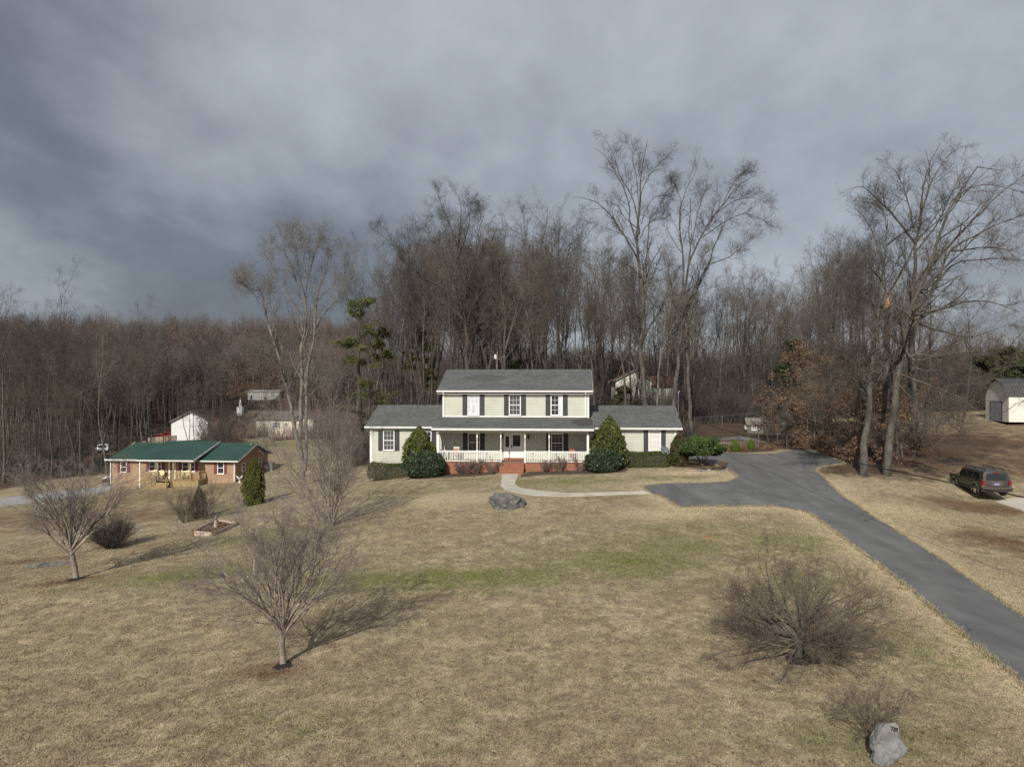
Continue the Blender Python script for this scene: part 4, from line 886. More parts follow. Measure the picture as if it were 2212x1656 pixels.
def wheel(t, x, y, r=.38, wd=.25):
    s = 1 if x > 0 else -1
    o = thing_part('wheel', t, (x, y, r)); m = MB(); n = 28
    R_ = [(r*.62,-wd/2),(r*.9,-wd/2),(r,-wd/2+.04),(r,wd/2-.04),(r*.9,wd/2),(r*.62,wd/2)]
    for rr, xx in R_:
        for k in range(n): a = 2*math.pi*k/n; m.v.append((xx, rr*math.cos(a), rr*math.sin(a)))
    for j in range(5):
        for k in range(n): m.f.append((j*n+k, j*n+(k+1)%n, (j+1)*n+(k+1)%n, (j+1)*n+k))
    m.build('tyre', 'tyre', o, smooth=True)
    m = MB(); xo = s*wd*.38
    m.tube((xo-.02*s,0,0), (xo+.02*s,0,0), .07, .06, 12)
    for k in range(5): a = 2*math.pi*k/5+.3; m.bar((xo,0,0), (xo,r*.6*math.cos(a),r*.6*math.sin(a)), .09, .03, up=(1,0,0))
    for k in range(n): a = 2*math.pi*k/n; b_ = 2*math.pi*(k+1)/n; m.poly([(xo+.02*s,r*.56*math.cos(a),r*.56*math.sin(a)),(xo+.02*s,r*.56*math.cos(b_),r*.56*math.sin(b_)),(xo+.03*s,r*.64*math.cos(b_),r*.64*math.sin(b_)),(xo+.03*s,r*.64*math.cos(a),r*.64*math.sin(a))])
    m.build('rim', 'rim', o)
    MB().tube((xo-.1*s,0,0), (xo-.06*s,0,0), r*.6, r*.6, 20).build('brake_disc', 'black', o)
def thing_part(name, parent, loc):
    o = bpy.data.objects.new(name, None); COL.objects.link(o); o.parent = parent; o.location = loc; o.empty_display_size = .1; return o
MT['tyre'] = mat('tyre_rubber', (.015,.015,.015), None, rough=.85)
MT['rim'] = mat('alloy_rim', (.55,.55,.56), None, rough=.3, metal=.8)
MT['bronze'] = mat('bronze_metallic_paint', (.072,.066,.058), (.08,.074,.065), 2, .28, metal=.55, spec=.5)
MT['plastic'] = mat('dark_trim_plastic', (.03,.03,.03), None, rough=.6)
MT['flare'] = mat('grey_brown_flare', (.10,.09,.075), None, rough=.45)
MT['autoglass'] = mat('tinted_car_glass', (.01,.011,.013), None, rough=.05, spec=.6)
MT['tail'] = mat('red_tail_lamp', (.24,.010,.012), None, rough=.25)
MT['chrome'] = mat('chrome', (.6,.6,.6), None, rough=.2, metal=1)
MT['plateblue'] = mat('number_plate', (.28,.32,.46), (.10,.13,.28), 30, .5)
a, b_ = gp(2056.7, 1060), gp(2101.7, 1082); 
s0 = gp(2136, 1083); suv = thing('parked_suv', (s0.x+.25, s0.y-.45, float(gz(s0.x, s0.y+2))+.02), R(-7), 'bronze grey suv with roof rack parked on bare ground at the right', 'suv')
rz_, belt, hood, rt = car_mesh(suv, 'bronze')
for sx in (-1, 1):
    wx = sx*.955
    def side(z): return sx*((.92+(.80-.92)*(z-1.12)/(1.67-1.12))+.012)
    for y0, y1, y2, y3 in ((.50,1.30,.62,1.30),(1.40,2.22,1.40,2.22),(2.32,3.32,2.32,2.98)):
        MB().poly([(side(1.15),y0,1.15),(side(1.15),y1,1.15),(side(1.62),y3,1.62),(side(1.62),y2,1.62)]).build('side_window', 'autoglass', suv)
    for y in (.93, 3.93):
        wheel(suv, sx*.84, y, .39, .26)
        m = MB(); n = 12
        for k in range(n):
            a0 = math.pi*(-.08+1.16*k/n); a1 = math.pi*(-.08+1.16*(k+1)/n); P = []
            for aa, rr, xx in ((a0,.44,.95),(a0,.57,.965),(a0,.44,1.005),(a1,.44,.95),(a1,.57,.965),(a1,.44,1.005)): P.append((sx*xx, y+rr*math.cos(aa), .40+rr*math.sin(aa)))
            i = len(m.v); m.v += P; m.f += [(i,i+1,i+4,i+3),(i+1,i+2,i+5,i+4),(i+2,i,i+3,i+5)]
        m.build('wheel_flare', 'flare', suv)
        MB().tube((sx*.80,y,.42), (sx*.953,y,.42), .445, .445, 24).build('wheel_well', 'plastic', suv)
    MB().bar((sx*.98,1.5,.42), (sx*.98,3.4,.42), .14, .06).build('running_board', 'plastic', suv)
    MB().bar((sx*.60,.35,1.90), (sx*.60,2.9,1.90), .05, .05).bar((sx*.60,.35,1.80),(sx*.60,.35,1.9),.05).bar((sx*.60,1.6,1.80),(sx*.60,1.6,1.9),.05).bar((sx*.60,2.9,1.78),(sx*.60,2.9,1.9),.05).build('roof_rail', 'plastic', suv)
    MB().box((sx*.80,-.02,.80),(sx*.955,.10,1.14)).build('tail_light', 'tail', suv)
    MB().box((sx*.80,-.022,.72),(sx*.957,.09,.795)).build('reverse_light', 'chrome', suv)
    MB().box((sx*.94,3.05,1.10),(sx*1.12,3.15,1.28)).build('mirror', 'plastic', suv)
    for y in (1.55, 2.45): MB().bar((sx*.952,y,1.02),(sx*.952,y+.16,1.02),.03,.03).build('door_handle', 'chrome', suv)
    MB().box((sx*.945,1.355,.5),(sx*.948,1.365,1.1)).box((sx*.945,2.26,.5),(sx*.948,2.27,1.1)).build('door_seam', 'plastic', suv)
for y in (.75, 2.3): MB().bar((-.66,y,1.93),(.66,y,1.93),.06,.035).build('cross_bar', 'plastic', suv)
MB().poly([(-.66,.003,1.2),(.66,.003,1.2),(.60,.085,1.62),(-.60,.085,1.62)]).build('rear_window', 'autoglass', suv)
m = MB(); m.box((-.98,-.12,.40),(.98,.12,.70)); m.build('rear_bumper', 'bronze', suv, bevel=.03); MB().box((-.93,-.13,.63),(.93,-.115,.67)).build('bumper_strip', 'chrome', suv)
MB().box((-.2,.05,1.66),(.2,.10,1.71)).build('brake_light', 'tail', suv)
MB().box((-.37,-.018,1.02),(.37,.0,1.07)).build('tailgate_strip', 'chrome', suv)
MB().box((-.36,-.012,.80),(.36,.0,1.0)).build('plate_recess', 'flare', suv); MB().box((-.16,-.02,.82),(.16,-.012,.97)).build('number_plate', 'plateblue', suv)
MB().bar((0,-.01,1.2),(.12,-.02,1.3),.02).build('wiper', 'plastic', suv)
MB().poly([(-.70,3.16,1.68),(.70,3.16,1.68),(.80,3.60,1.16),(-.80,3.60,1.16)]).build('windscreen', 'autoglass', suv)
def small_car(px, py, D, yaw, colr, label, cat='car', name='parked_car', suvs=False):
    p = W(px, py, D); g = float(gz(p.x, D)); t = thing(name, (p.x, D, g), yaw, label, cat); mm = mat(name+'_paint', colr, None, rough=.3, spec=.5)
    rz, be, ho, rt_ = car_mesh(t, mm, suv=suvs)
    for sx in (-1, 1):
        MB().poly([(sx*.935,.8,be+.03),(sx*.935,3.3,be+.03),(sx*.83,2.9,rz-.14),(sx*.83,1.0,rz-.14)]).build('side_window', 'autoglass', t)
        for y in (.93, 3.93): wheel(t, sx*.84, y, .34, .22)
    MB().poly([(-.64,.1,be+.03),(.64,.1,be+.03),(.6,rt_*.8-.02,rz-.12),(-.6,rt_*.8-.02,rz-.12)]).build('rear_window', 'autoglass', t)
small_car(226, 1050, 80.5, R(-75), (.05,.055,.065), 'dark car at the left end of the brick house')
small_car(386, 930, 148, R(80), (.28,.02,.02), 'red car beside the white garage')
small_car(220, 960, 122, R(20), (.75,.76,.77), 'white-roofed car among trunks left of the green roof')
small_car(2142, 889, 97, R(60), (.16,.02,.03), 'dark red vehicle partly hidden left of the white barn', suvs=True)
small_car(2010, 893, 104, R(15), (.02,.03,.05), 'dark blue car in the shade under the evergreens', suvs=True)

# ------------------------------------------------------------------ bare trees
def norm(a): return a/(np.linalg.norm(a, axis=-1, keepdims=True)+1e-9)
def grow(P, D, Ln, Rd, nseg, wob=.15, trop=.08, taper=.35, rg=None):
    rg = rg or rng; n = len(P); pts = np.zeros((n, nseg+1, 3)); dr = np.zeros_like(pts); rad = np.zeros((n, nseg+1))
    p = P.copy(); d = norm(D.copy())
    for i in range(nseg+1):
        pts[:, i] = p; dr[:, i] = d; rad[:, i] = Rd*(1-(1-taper)*i/nseg)
        if i < nseg:
            d = norm(d+rg.normal(0, wob, (n, 3))+np.array([0, 0, trop])); p = p+d*(Ln/nseg)[:, None]
    return pts, dr, rad
def spawn(T, k, t0, t1, ang, asd, ratio, rr, rmin, Lp, tpow=1., rg=None, minlen=.0, lfall=.55):
    rg = rg or rng; pts, dr, rad = T; n, m = pts.shape[:2]
    idx = np.repeat(np.arange(n), k); t = t0+(t1-t0)*rg.random(len(idx))**tpow; f = t*(m-1); i = np.minimum(f.astype(int), m-2); a = (f-i)[:, None]
    P = pts[idx, i]*(1-a)+pts[idx, i+1]*a; D = norm(dr[idx, i]*(1-a)+dr[idx, i+1]*a); rp = rad[idx, i]*(1-a[:, 0])+rad[idx, i+1]*a[:, 0]
    rv = norm(rg.normal(0, 1, (len(idx), 3))); side = norm(np.cross(D, rv)); th = np.radians(rg.normal(ang, asd, len(idx)))
    nd = D*np.cos(th)[:, None]+side*np.sin(th)[:, None]
    Ln = np.maximum(Lp[idx]*ratio*(1-lfall*t)*rg.uniform(.65, 1.25, len(idx)), minlen)
    return P, nd, Ln, np.maximum(rp*rr, rmin)
def tubes(T, k):
    pts, dr, rad = T; n, m = pts.shape[:2]
    ref = norm(np.cross(dr[:, 0], np.tile([.31, .17, .93], (n, 1)))+1e-6)[:, None]
    a = norm(ref-(ref*dr).sum(-1, keepdims=True)*dr); b = np.cross(dr, a)
    th = np.arange(k)*2*np.pi/k
    ring = pts[:, :, None]+rad[:, :, None, None]*(a[:, :, None]*np.cos(th)[:, None]+b[:, :, None]*np.sin(th)[:, None])
    base = (np.arange(n)*m*k)[:, None, None]+(np.arange(m-1)*k)[None, :, None]; j = np.arange(k)[None, None]; j2 = (j+1) % k
    f = np.stack([base+j, base+j2, base+k+j2, base+k+j], -1).reshape(-1, 4)
    return ring.reshape(-1, 3), f
def join(parts):
    V, Fs, o = [], [], 0
    for v_, f in parts: V.append(v_); Fs.append(f+o); o += len(v_)
    return np.concatenate(V), np.concatenate(Fs)
def tree_parts(T0list, L0list, spec, rg, split=1):
    """T0list: limbs given; spec: list of levels. returns trunk geometry, crown geometry, tips"""
    lv = [(T0list, L0list)]; thick = [tubes(T, 9) for T in T0list]; thin = []
    cur = list(zip(T0list, L0list))
    for li, s in enumerate(spec):
        nxt = []
        for T, Lp in cur:
            P, D, Ln, Rd = spawn(T, s['k'], s['t0'], s.get('t1', 1.), s['ang'], s.get('asd', 12), s['ratio'], s.get('rr', .6), s.get('rmin', .008), Lp, s.get('tp', 1.), rg, s.get('minlen', 0), s.get('lf', .55))
            if len(P) == 0: continue
            G = grow(P, D, Ln, Rd, s.get('n', 3), s.get('wob', .16), s.get('trop', .08), s.get('taper', .35), rg)
            (thick if li < split else thin).append(tubes(G, s.get('sides', 3))); nxt.append((G, Ln))
        cur = nxt
    return join(thick), join(thin), cur
def bare(name, label, h, spec, trunk_r, bark, twig, seed, split=1, lean=(0,0), forks=1, trunk_top=.97, wob=.035, group=None, place=None, cat='tree', crook=0.):
    rg = np.random.default_rng(seed); T0, L0 = [], []
    P = np.zeros((forks, 3)); D = np.tile([lean[0], lean[1], 1.], (forks, 1))
    if forks > 1: a = rg.uniform(0, 6.28)+np.arange(forks)*6.28/forks; D[:, 0] += np.cos(a)*.16; D[:, 1] += np.sin(a)*.16; P[:, 0] = np.cos(a)*trunk_r*.8; P[:, 1] = np.sin(a)*trunk_r*.8
    Ln = h*trunk_top*rg.uniform(.88, 1, forks); G = grow(P, D, Ln, np.full(forks, trunk_r*(1 if forks == 1 else .75)), 14, wob, .03, .1, rg)
    G[2][:, 0] *= 1.35; G[0][:, 0, 2] -= .3
    tv, cv, _ = tree_parts([G], [Ln], spec, rg, split)
    t = thing(name, (0,0,0), 0, label, cat, group)
    npmesh('trunk', *tv, bark, t, True); npmesh('crown', *cv, twig, t)
    return t
def spec_forest(dens=1., up=.14, ang=42):
    return [dict(k=int(17*dens), t0=.40, ang=ang, asd=13, ratio=.40, rr=.42, n=8, sides=5, trop=up, wob=.13, lf=.58, rmin=.022),
            dict(k=7, t0=.15, ang=42, asd=14, ratio=.48, rr=.55, n=5, sides=4, trop=.08, wob=.17, rmin=.011),
            dict(k=5, t0=.15, ang=42, asd=15, ratio=.55, rr=.6, n=3, sides=3, trop=.06, wob=.2, rmin=.0066, minlen=.8, lf=.4),
            dict(k=3, t0=.15, ang=40, asd=15, ratio=.60, rr=.7, n=2, sides=3, trop=.05, wob=.2, rmin=.0048, minlen=.5, lf=.3)]
def place_tree(t, x, y, s=1., rz=0., sxy=None, sink=.15):
    t.location = (x, y, float(gz(x, y))-sink); t.rotation_euler = (rng.normal(0, R(2.6)), rng.normal(0, R(2.6)), rz); q = sxy or s; t.scale = (q, q, s)

# guided trees: main limbs traced at their own depth, the rest grown from them
def limb(pts, D, rg, n=14, dz=0., spread=2.):
    """pts: (px, py, radius[, depth offset]) -> resampled limb"""
    Q = np.array([[*W(p[0], p[1], D+(p[3] if len(p) > 3 else 0)), p[2]] for p in pts]); m = len(Q)
    s = np.r_[0, np.cumsum(np.linalg.norm(np.diff(Q[:, :3], axis=0), axis=1))]; t = np.linspace(0, s[-1], n+1)
    # Catmull-Rom through the points
    out_ = np.zeros((n+1, 4))
    for c in range(n+1):
        i = min(max(np.searchsorted(s, t[c])-1, 0), m-2); u = (t[c]-s[i])/(s[i+1]-s[i]+1e-9)
        p0 = Q[max(i-1, 0)]; p1 = Q[i]; p2 = Q[i+1]; p3 = Q[min(i+2, m-1)]
        out_[c] = .5*((2*p1)+(-p0+p2)*u+(2*p0-5*p1+4*p2-p3)*u*u+(-p0+3*p1-3*p2+p3)*u**3)
    out_[1:-1, :3] += rg.normal(0, s[-1]*.0035, (n-1, 3)); d = np.gradient(out_[:, :3], axis=0)
    return (out_[None, :, :3], norm(d)[None], np.maximum(out_[None, :, 3], .01)), np.array([s[-1]])
def guided(name, label, D, limbs, spec, bark, twig, seed, cat='tree', leaf=None, group=None):
    rg = np.random.default_rng(seed); T, L_ = [], []
    for l in limbs:
        a, b = limb(l, D, rg); T.append(a); L_.append(b)
    root = T[0][0][0, 0].copy(); g = float(gz(root[0], root[1])); root[2] = g
    T = [((p-root), d, r) for p, d, r in T]
    # side shoots are fewer on short limbs
    tv, cv, tips = tree_parts(T, L_, spec, rg, 1)
    t = thing(name, tuple(root), 0, label, cat, group)
    npmesh('trunk', *tv, bark, t, True); npmesh('crown', *cv, twig, t)
    if leaf: leaf(t, tips, rg)
    return t
def spec_hero(k1=11, ratio=.34, up=.1, t0=.3, fine=1., r=1., ang=38):
    return [dict(k=k1, t0=t0, ang=ang, asd=12, ratio=ratio, rr=.5, n=7, sides=5, trop=up*.8, wob=.14, rmin=.016*r, lf=.6, minlen=1.1*fine, tp=1.25),
            dict(k=6, t0=.15, ang=44, asd=14, ratio=.52, rr=.6, n=5, sides=4, trop=.06, wob=.17, rmin=.010*r, minlen=.9*fine, lf=.5),
            dict(k=4, t0=.15, ang=44, asd=15, ratio=.55, rr=.6, n=4, sides=3, trop=.05, wob=.2, rmin=.0072*r, minlen=.65*fine, lf=.4),
            dict(k=3, t0=.2, ang=42, asd=15, ratio=.6, rr=.7, n=2, sides=3, trop=.04, wob=.2, rmin=.005*r, minlen=.4*fine, lf=.3)]
def rA(x, y): return 1179.7+x*.365, 280.2+y*.365
def rC(x, y): return 1622+x*.4096, 280.2+y*.4096
def rL(x, y): return 479.2+x*.3118, 405.5+y*.3118
def rD(x, y): return 774.2+x*.2895, 368.7+y*.2895
def LM(fn, pts, r0, r1, d0=0, d1=0):                    # radius and depth run evenly along the limb
    n = len(pts); return [(*fn(*p), RS*(r1+(r0-r1)*(1-i/(n-1))**1.25), d0+(d1-d0)*i/(n-1)) for i, p in enumerate(pts)]
RS = .60
A_l = [LM(rA, [(590,1790),(585,1600),(567,1400),(572,1100),(568,900),(550,700),(550,500),(556,300),(575,170),(600,60)], .62, .04),
 LM(rA, [(556,790),(500,690),(420,565),(350,470),(260,415),(140,400)], .2, .03, 0, -4), LM(rA, [(552,730),(500,560),(480,400),(420,270),(360,170),(290,110)], .19, .03, 0, 4),
 LM(rA, [(552,620),(520,430),(440,280),(400,150),(350,60)], .13, .03, 0, -3), LM(rA, [(572,900),(600,700),(612,540),(660,470),(720,360)], .15, .03, 0, 4),
 LM(rA, [(555,420),(580,330),(640,230),(725,150)], .1, .03, 0, -3), LM(rA, [(567,880),(500,810),(440,790),(370,765)], .1, .03, 0, -4), LM(rA, [(552,480),(530,250),(500,130),(470,55)], .09, .025, 0, 3),
 LM(rA, [(556,640),(600,560),(680,520),(700,480)], .08, .03, 0, -5), LM(rA, [(570,1000),(620,900),(680,830),(740,800)], .09, .03, 0, 4), LM(rA, [(560,560),(620,420),(700,380),(745,320)], .08, .03, 0, 5),
 LM(rA, [(550,740),(490,640),(400,600),(300,560),(200,530)], .09, .025, 0, 5)]
guided('tall_hardwood', 'tallest bare tree behind the right wing roof, straight trunk and vase-shaped top', 84, A_l, spec_hero(11, .26, .12), 'bark', 'twigdark', 11)
B_l = [LM(rA, [(740,1790),(755,1610),(775,1420),(795,1250),(802,1050),(840,850),(850,700),(850,540),(855,400)], .52, .05),
 LM(rA, [(800,1000),(812,760),(788,600),(798,450),(840,340),(900,215)], .22, .03, 0, 3), LM(rA, [(845,800),(900,660),(980,520),(1060,430),(1130,340),(1240,270)], .2, .03, 0, -4),
 LM(rA, [(800,1180),(860,960),(950,830),(990,710),(1035,590),(1075,520)], .24, .05, 0, -4), LM(rA, [(975,790),(1080,755),(1150,700),(1210,640)], .1, .03, -3, -5), LM(rA, [(920,640),(1050,550),(1180,500),(1330,555)], .1, .03, -2, -6),
 LM(rA, [(848,780),(910,640),(955,560)], .12, .05, 0, 3), LM(rA, [(852,720),(900,480),(940,360),(960,240)], .1, .03, 0, 5), LM(rA, [(1000,500),(1100,430),(1200,400),(1300,430)], .09, .025, -2, -3), LM(rA, [(800,430),(770,340),(735,290)], .06, .025, 2, 4),
 LM(rA, [(1040,450),(1100,330),(1160,260),(1200,225)], .07, .025, -3, -5)]
guided('tall_hardwood', 'bare tree with long limbs arching right, just right of the tallest tree', 80, B_l, spec_hero(11, .26, .1), 'bark', 'twigdark', 12)
BB = [LM(lambda x, y: (x, y), [(1492,940),(1488,850),(1484,760),(1480,690),(1478,640)], .42, .2), LM(lambda x, y: (x, y), [(1479,700),(1455,640),(1440,560)], .12, .03), LM(lambda x, y: (x, y), [(1478,650),(1500,590),(1530,540)], .12, .03)]
guided('hardwood_trunk', 'thick pale grey trunk with flared base standing right of the right wing roof', 80, BB, spec_hero(9, .3, .1, t0=.5), 'bark', 'twig', 13)
L_l = [LM(rL, [(560,2000),(555,1760),(545,1500),(552,1300),(562,1100),(575,980),(585,800),(590,650),(608,480),(600,250)], .38, .03),
 LM(rL, [(545,1950),(500,1640),(450,1400),(412,1200),(352,1030),(312,920),(290,780),(260,690),(200,560),(135,500)], .32, .03, 1, 2), LM(rL, [(575,1960),(585,1650),(592,1300),(628,1080),(642,950),(652,800),(680,680),(730,560),(810,400)], .3, .03, -.5, -3),
 LM(rL, [(562,1000),(530,850),(440,730),(372,600),(330,450),(370,340)], .14, .025, 0, 3), LM(rL, [(645,960),(740,830),(810,750),(880,560)], .12, .025, -1, 3), LM(rL, [(360,1175),(300,1150),(265,1130),(125,1140)], .09, .03, 1, -3),
 LM(rL, [(418,1230),(430,1030),(520,945)], .1, .03, 1, 4), LM(rL, [(585,780),(545,640),(520,480),(490,330)], .1, .025, 0, -3), LM(rL, [(600,620),(640,480),(680,360),(700,300)], .08, .025), LM(rL, [(300,840),(330,720),(360,640)], .08, .025, 1, 4),
 LM(rL, [(270,710),(200,700),(130,650)], .06, .02, 2, 0), LM(rL, [(655,780),(740,700),(840,620),(880,480)], .08, .02, -2, -4), LM(rL, [(600,1380),(660,1330),(800,1330)], .08, .02, 0, -3), LM(rL, [(600,900),(700,640),(740,480),(760,360)], .09, .02, 0, 3), LM(rL, [(560,820),(500,600),(440,440),(430,340)], .08, .02, 0, -2), LM(rL, [(300,860),(240,760),(170,640),(150,560)], .06, .02, 1, 4), LM(rL, [(590,600),(560,460),(550,330)], .06, .02, 0, 2)]
guided('pale_hardwood', 'tall pale-barked tree with several trunks between the brick house and the green house', 66, L_l, spec_hero(11, .24, .12, ang=30), 'barkpale', 'twigpale', 14)
D_l = [LM(rD, [(830,1700),(815,1480),(792,1120),(742,980),(712,850),(730,700),(752,500),(760,300),(745,180)], .45, .04),
 LM(rD, [(742,990),(640,880),(480,790),(350,680),(300,640)], .2, .03, 0, -4), LM(rD, [(712,840),(640,780),(550,680),(380,600),(240,540),(140,450)], .17, .03, 0, 3), LM(rD, [(745,970),(810,840),(870,700),(960,620),(1110,505)], .17, .03, 0, -3),
 LM(rD, [(715,900),(640,700),(560,520),(480,380),(430,320)], .13, .03, 0, 4), LM(rD, [(740,560),(680,400),(620,250),(580,160)], .1, .025, 0, -3), LM(rD, [(755,450),(820,330),(900,270),(940,240)], .09, .025, 0, 4), LM(rD, [(735,680),(800,500),(830,350),(800,200)], .1, .025, 0, 5)]
guided('spreading_hardwood', 'bare tree above the left end of the two-storey roof, its long limbs reaching left', 82, D_l, spec_hero(12, .3, .1), 'barkdark', 'twigdark', 15)
D2 = [LM(rD, [(985,1700),(960,1470),(900,1200),(835,960),(868,740),(880,500),(940,330)], .4, .04), LM(rD, [(905,1220),(820,960),(800,860)], .12, .03), LM(rD, [(870,760),(940,640),(1000,500),(1050,420)], .12, .03), LM(rD, [(870,700),(960,760),(1040,700)], .08, .03)]
guided('leaning_hardwood', 'bare trunk leaning left behind the middle of the two-storey roof', 86, D2, spec_hero(12, .32, .1), 'barkdark', 'twigdark', 16)
D3 = [LM(rD, [(1095,1700),(1078,1480),(1050,1200),(1000,920)], .3, .1), LM(rD, [(1085,1500),(1092,1100),(1062,780),(1100,480),(1090,350)], .25, .03), LM(rD, [(1080,1400),(1160,1100),(1220,900),(1200,760),(1250,560),(1260,350)], .22, .03), LM(rD, [(1120,1250),(1200,1050),(1330,870),(1420,800)], .14, .03), LM(rD, [(1100,1400),(1200,1270),(1400,1150),(1640,1040)], .1, .02), LM(rD, [(1004,930),(990,760),(1010,600)], .1, .03)]
guided('forked_hardwood', 'pale forked tree with one long low limb reaching right behind the two-storey roof', 84, D3, spec_hero(11, .3, .12), 'bark', 'twig', 17)
D4 = [LM(rD, [(1275,1700),(1258,1480),(1190,1180),(1150,1060),(1150,900)], .34, .1), LM(rD, [(1395,1700),(1330,1300),(1300,1000),(1340,700),(1400,400),(1410,260)], .3, .03), LM(rD, [(1330,1150),(1420,950),(1480,700),(1500,450)], .14, .03), LM(rD, [(1310,950),(1260,700),(1240,450),(1230,300)], .12, .03)]
guided('dense_crowned_hardwood', 'dark dense-crowned bare tree at the right end of the clump above the two-storey roof', 90, D4, spec_hero(15, .34, .12), 'barkdark', 'twigdark', 18)

# the old oaks on the right
C1 = [LM(rC, [(870,1640),(862,1500),(852,1200),(862,900),(868,620),(885,480),(892,380),(930,200),(1000,70)], .5, .04, 14, 14),
 LM(rC, [(870,600),(750,450),(650,350),(590,300),(530,315)], .2, .03, 14, 11), LM(rC, [(858,520),(822,350),(770,230),(715,175)], .15, .03, 14, 17), LM(rC, [(885,480),(960,260),(1030,150),(1085,95)], .14, .03, 14, 18), LM(rC, [(868,640),(980,500),(1060,330),(1130,200)], .15, .03, 14, 10)]
guided('old_oak', 'tallest oak, its straight trunk rearmost of the right-hand cluster', 54, C1, spec_hero(11, .3, .06, t0=.35), 'bark', 'twigdark', 21)
C2 = [LM(rC, [(715,1850),(735,1650),(760,1450),(790,1150),(830,980),(880,880),(955,700),(1010,480),(1090,330),(1200,190),(1320,215)], .55, .04),
 LM(rC, [(850,960),(940,880),(1050,650),(1180,560),(1350,480),(1480,440)], .2, .03, 0, -5), LM(rC, [(900,860),(1000,770),(1100,700),(1300,680),(1460,690)], .2, .03, 0, 5), LM(rC, [(965,700),(1090,560),(1200,450),(1300,350),(1450,230)], .18, .03, 0, -4),
 LM(rC, [(830,980),(1000,945),(1200,900),(1420,960)], .16, .03, 0, -6), LM(rC, [(800,1130),(860,1215),(1000,1190),(1150,1170),(1300,1180),(1390,1120)], .15, .03, 0, -5), LM(rC, [(820,1010),(1000,1060),(1180,1090),(1400,1010)], .15, .03, 0, 5),
 LM(rC, [(775,1290),(870,1320),(960,1355),(1090,1405),(1180,1470),(1300,1500),(1400,1440)], .15, .03, 0, -6), LM(rC, [(990,1370),(1010,1440),(990,1560)], .06, .02, -3, -4), LM(rC, [(1020,1420),(1060,1500),(1110,1560)], .05, .02, -3, -4), LM(rC, [(795,1150),(730,1080),(640,1060),(560,1090)], .1, .03, 0, -4),
 LM(rC, [(800,1180),(880,1260),(1000,1270),(1160,1260),(1300,1290),(1390,1200)], .1, .02, 0, -4), LM(rC, [(790,1200),(700,1250),(600,1290),(500,1280),(400,1330)], .1, .02, 0, -4), LM(rC, [(770,1330),(860,1420),(960,1450),(1060,1520)], .07, .02, 0, -3), LM(rC, [(1000,480),(1060,400),(1180,300),(1320,300),(1440,330)], .12, .03, 0, 4), LM(rC, [(1060,640),(1250,620),(1400,640)], .1, .03, -2, -7)]
guided('old_oak', 'front oak of the right-hand cluster, its pale lower limbs sweeping right over the field', 53.5, C2, spec_hero(11, .3, .05, t0=.25), 'bark', 'twig', 22)
C3 = [LM(rC, [(590,1840),(605,1650),(622,1450),(635,1250),(655,1100),(675,980),(692,800),(708,600),(722,470)], .5, .05),
 LM(rC, [(690,940),(740,850),(790,740),(840,650),(960,480),(1100,330),(1260,240)], .2, .03, 0, 5), LM(rC, [(695,800),(640,740),(590,705)], .1, .03, 0, -3), LM(rC, [(715,610),(780,560),(850,520)], .1, .03, 0, -3), LM(rC, [(665,1000),(630,900),(540,890)], .12, .03, 0, -3),
 LM(rC, [(700,700),(650,560),(590,450)], .1, .03, 0, 4), LM(rC, [(640,1250),(560,1200),(430,1180)], .09, .025, 0, -4), LM(rC, [(715,520),(700,430),(660,370)], .08, .03, 0, 2), LM(rC, [(620,1400),(520,1330),(400,1290),(340,1180)], .1, .02, 0, -3), LM(rC, [(610,1560),(500,1500),(400,1440),(300,1420)], .09, .02, 0, -4)]
guided('old_oak', 'left oak of the right-hand cluster, its slender grey trunk curving up past a broken snag', 53, C3, spec_hero(11, .3, .06, t0=.3), 'bark', 'twigdark', 23)
p = W(1912, 900, 60); gs = float(gz(p.x, 60)); t = thing('broken_snag', (p.x, 60, gs), 0, 'broken dead trunk with a raw orange-tan split top among the oaks', 'snag')
G = grow(np.array([[0,0,-.3]]), np.array([[.04,0,1.]]), np.array([(CZ-(665-CY)*60/F)-gs+.3]), np.array([.34]), 12, .02, .03, .6, rng); npmesh('trunk', *tubes(G, 10), 'bark', t, True)
e = G[0][0, -1]; 
m = MB(); m.prism([(-.2,-.1),(.2,-.1),(.17,.9),(.05,1.5),(-.02,.8),(-.15,1.1)], 1, -.08, .1); m.v = [(a+e[0], b+e[1], c+e[2]) for a, b, c in m.v]; m.build('split_top', 'barkplate', t)
gr = guided('fallen_limb_tree', 'pale dead limb leaning up to the right from the broken snag', 58.5, [LM(rC, [(735,905),(780,800),(830,690),(850,640)], .16, .05)], [dict(k=3, t0=.4, ang=35, ratio=.3, n=4, sides=4, rmin=.02), dict(k=3, t0=.3, ang=35, ratio=.4, n=3, sides=3, rmin=.01)], 'barkpale', 'twigpale', 24)

# leaves that stay on young beeches and oaks
def quads(C, size, rg, asp=1.5):
    n = len(C); a = norm(rg.normal(0, 1, (n, 3))); b = norm(np.cross(a, rg.normal(0, 1, (n, 3)))); s = size*rg.uniform(.6, 1.3, (n, 1))
    V = np.stack([C-a*s*asp/2, C+b*s/2, C+a*s*asp/2, C-b*s/2], 1).reshape(-1, 3); return V, np.arange(4*n).reshape(-1, 4)
def leaves(density, size, m='brownleaf'):
    def f(t, tips, rg):
        P = np.concatenate([T[0].reshape(-1, 3) for T, _ in tips]); P = P[rg.random(len(P)) < density*1.25]; keep = (np.sin(P[:, 0]*1.3+t.location.x)+np.sin(P[:, 2]*1.7)+np.sin(P[:, 1]*1.1)+rg.normal(0, .6, len(P))) > -.1; P = P[keep]+rg.normal(0, .12, (keep.sum(), 3))
        npmesh('leaves', *quads(P, size, rg), m, t)
    return f
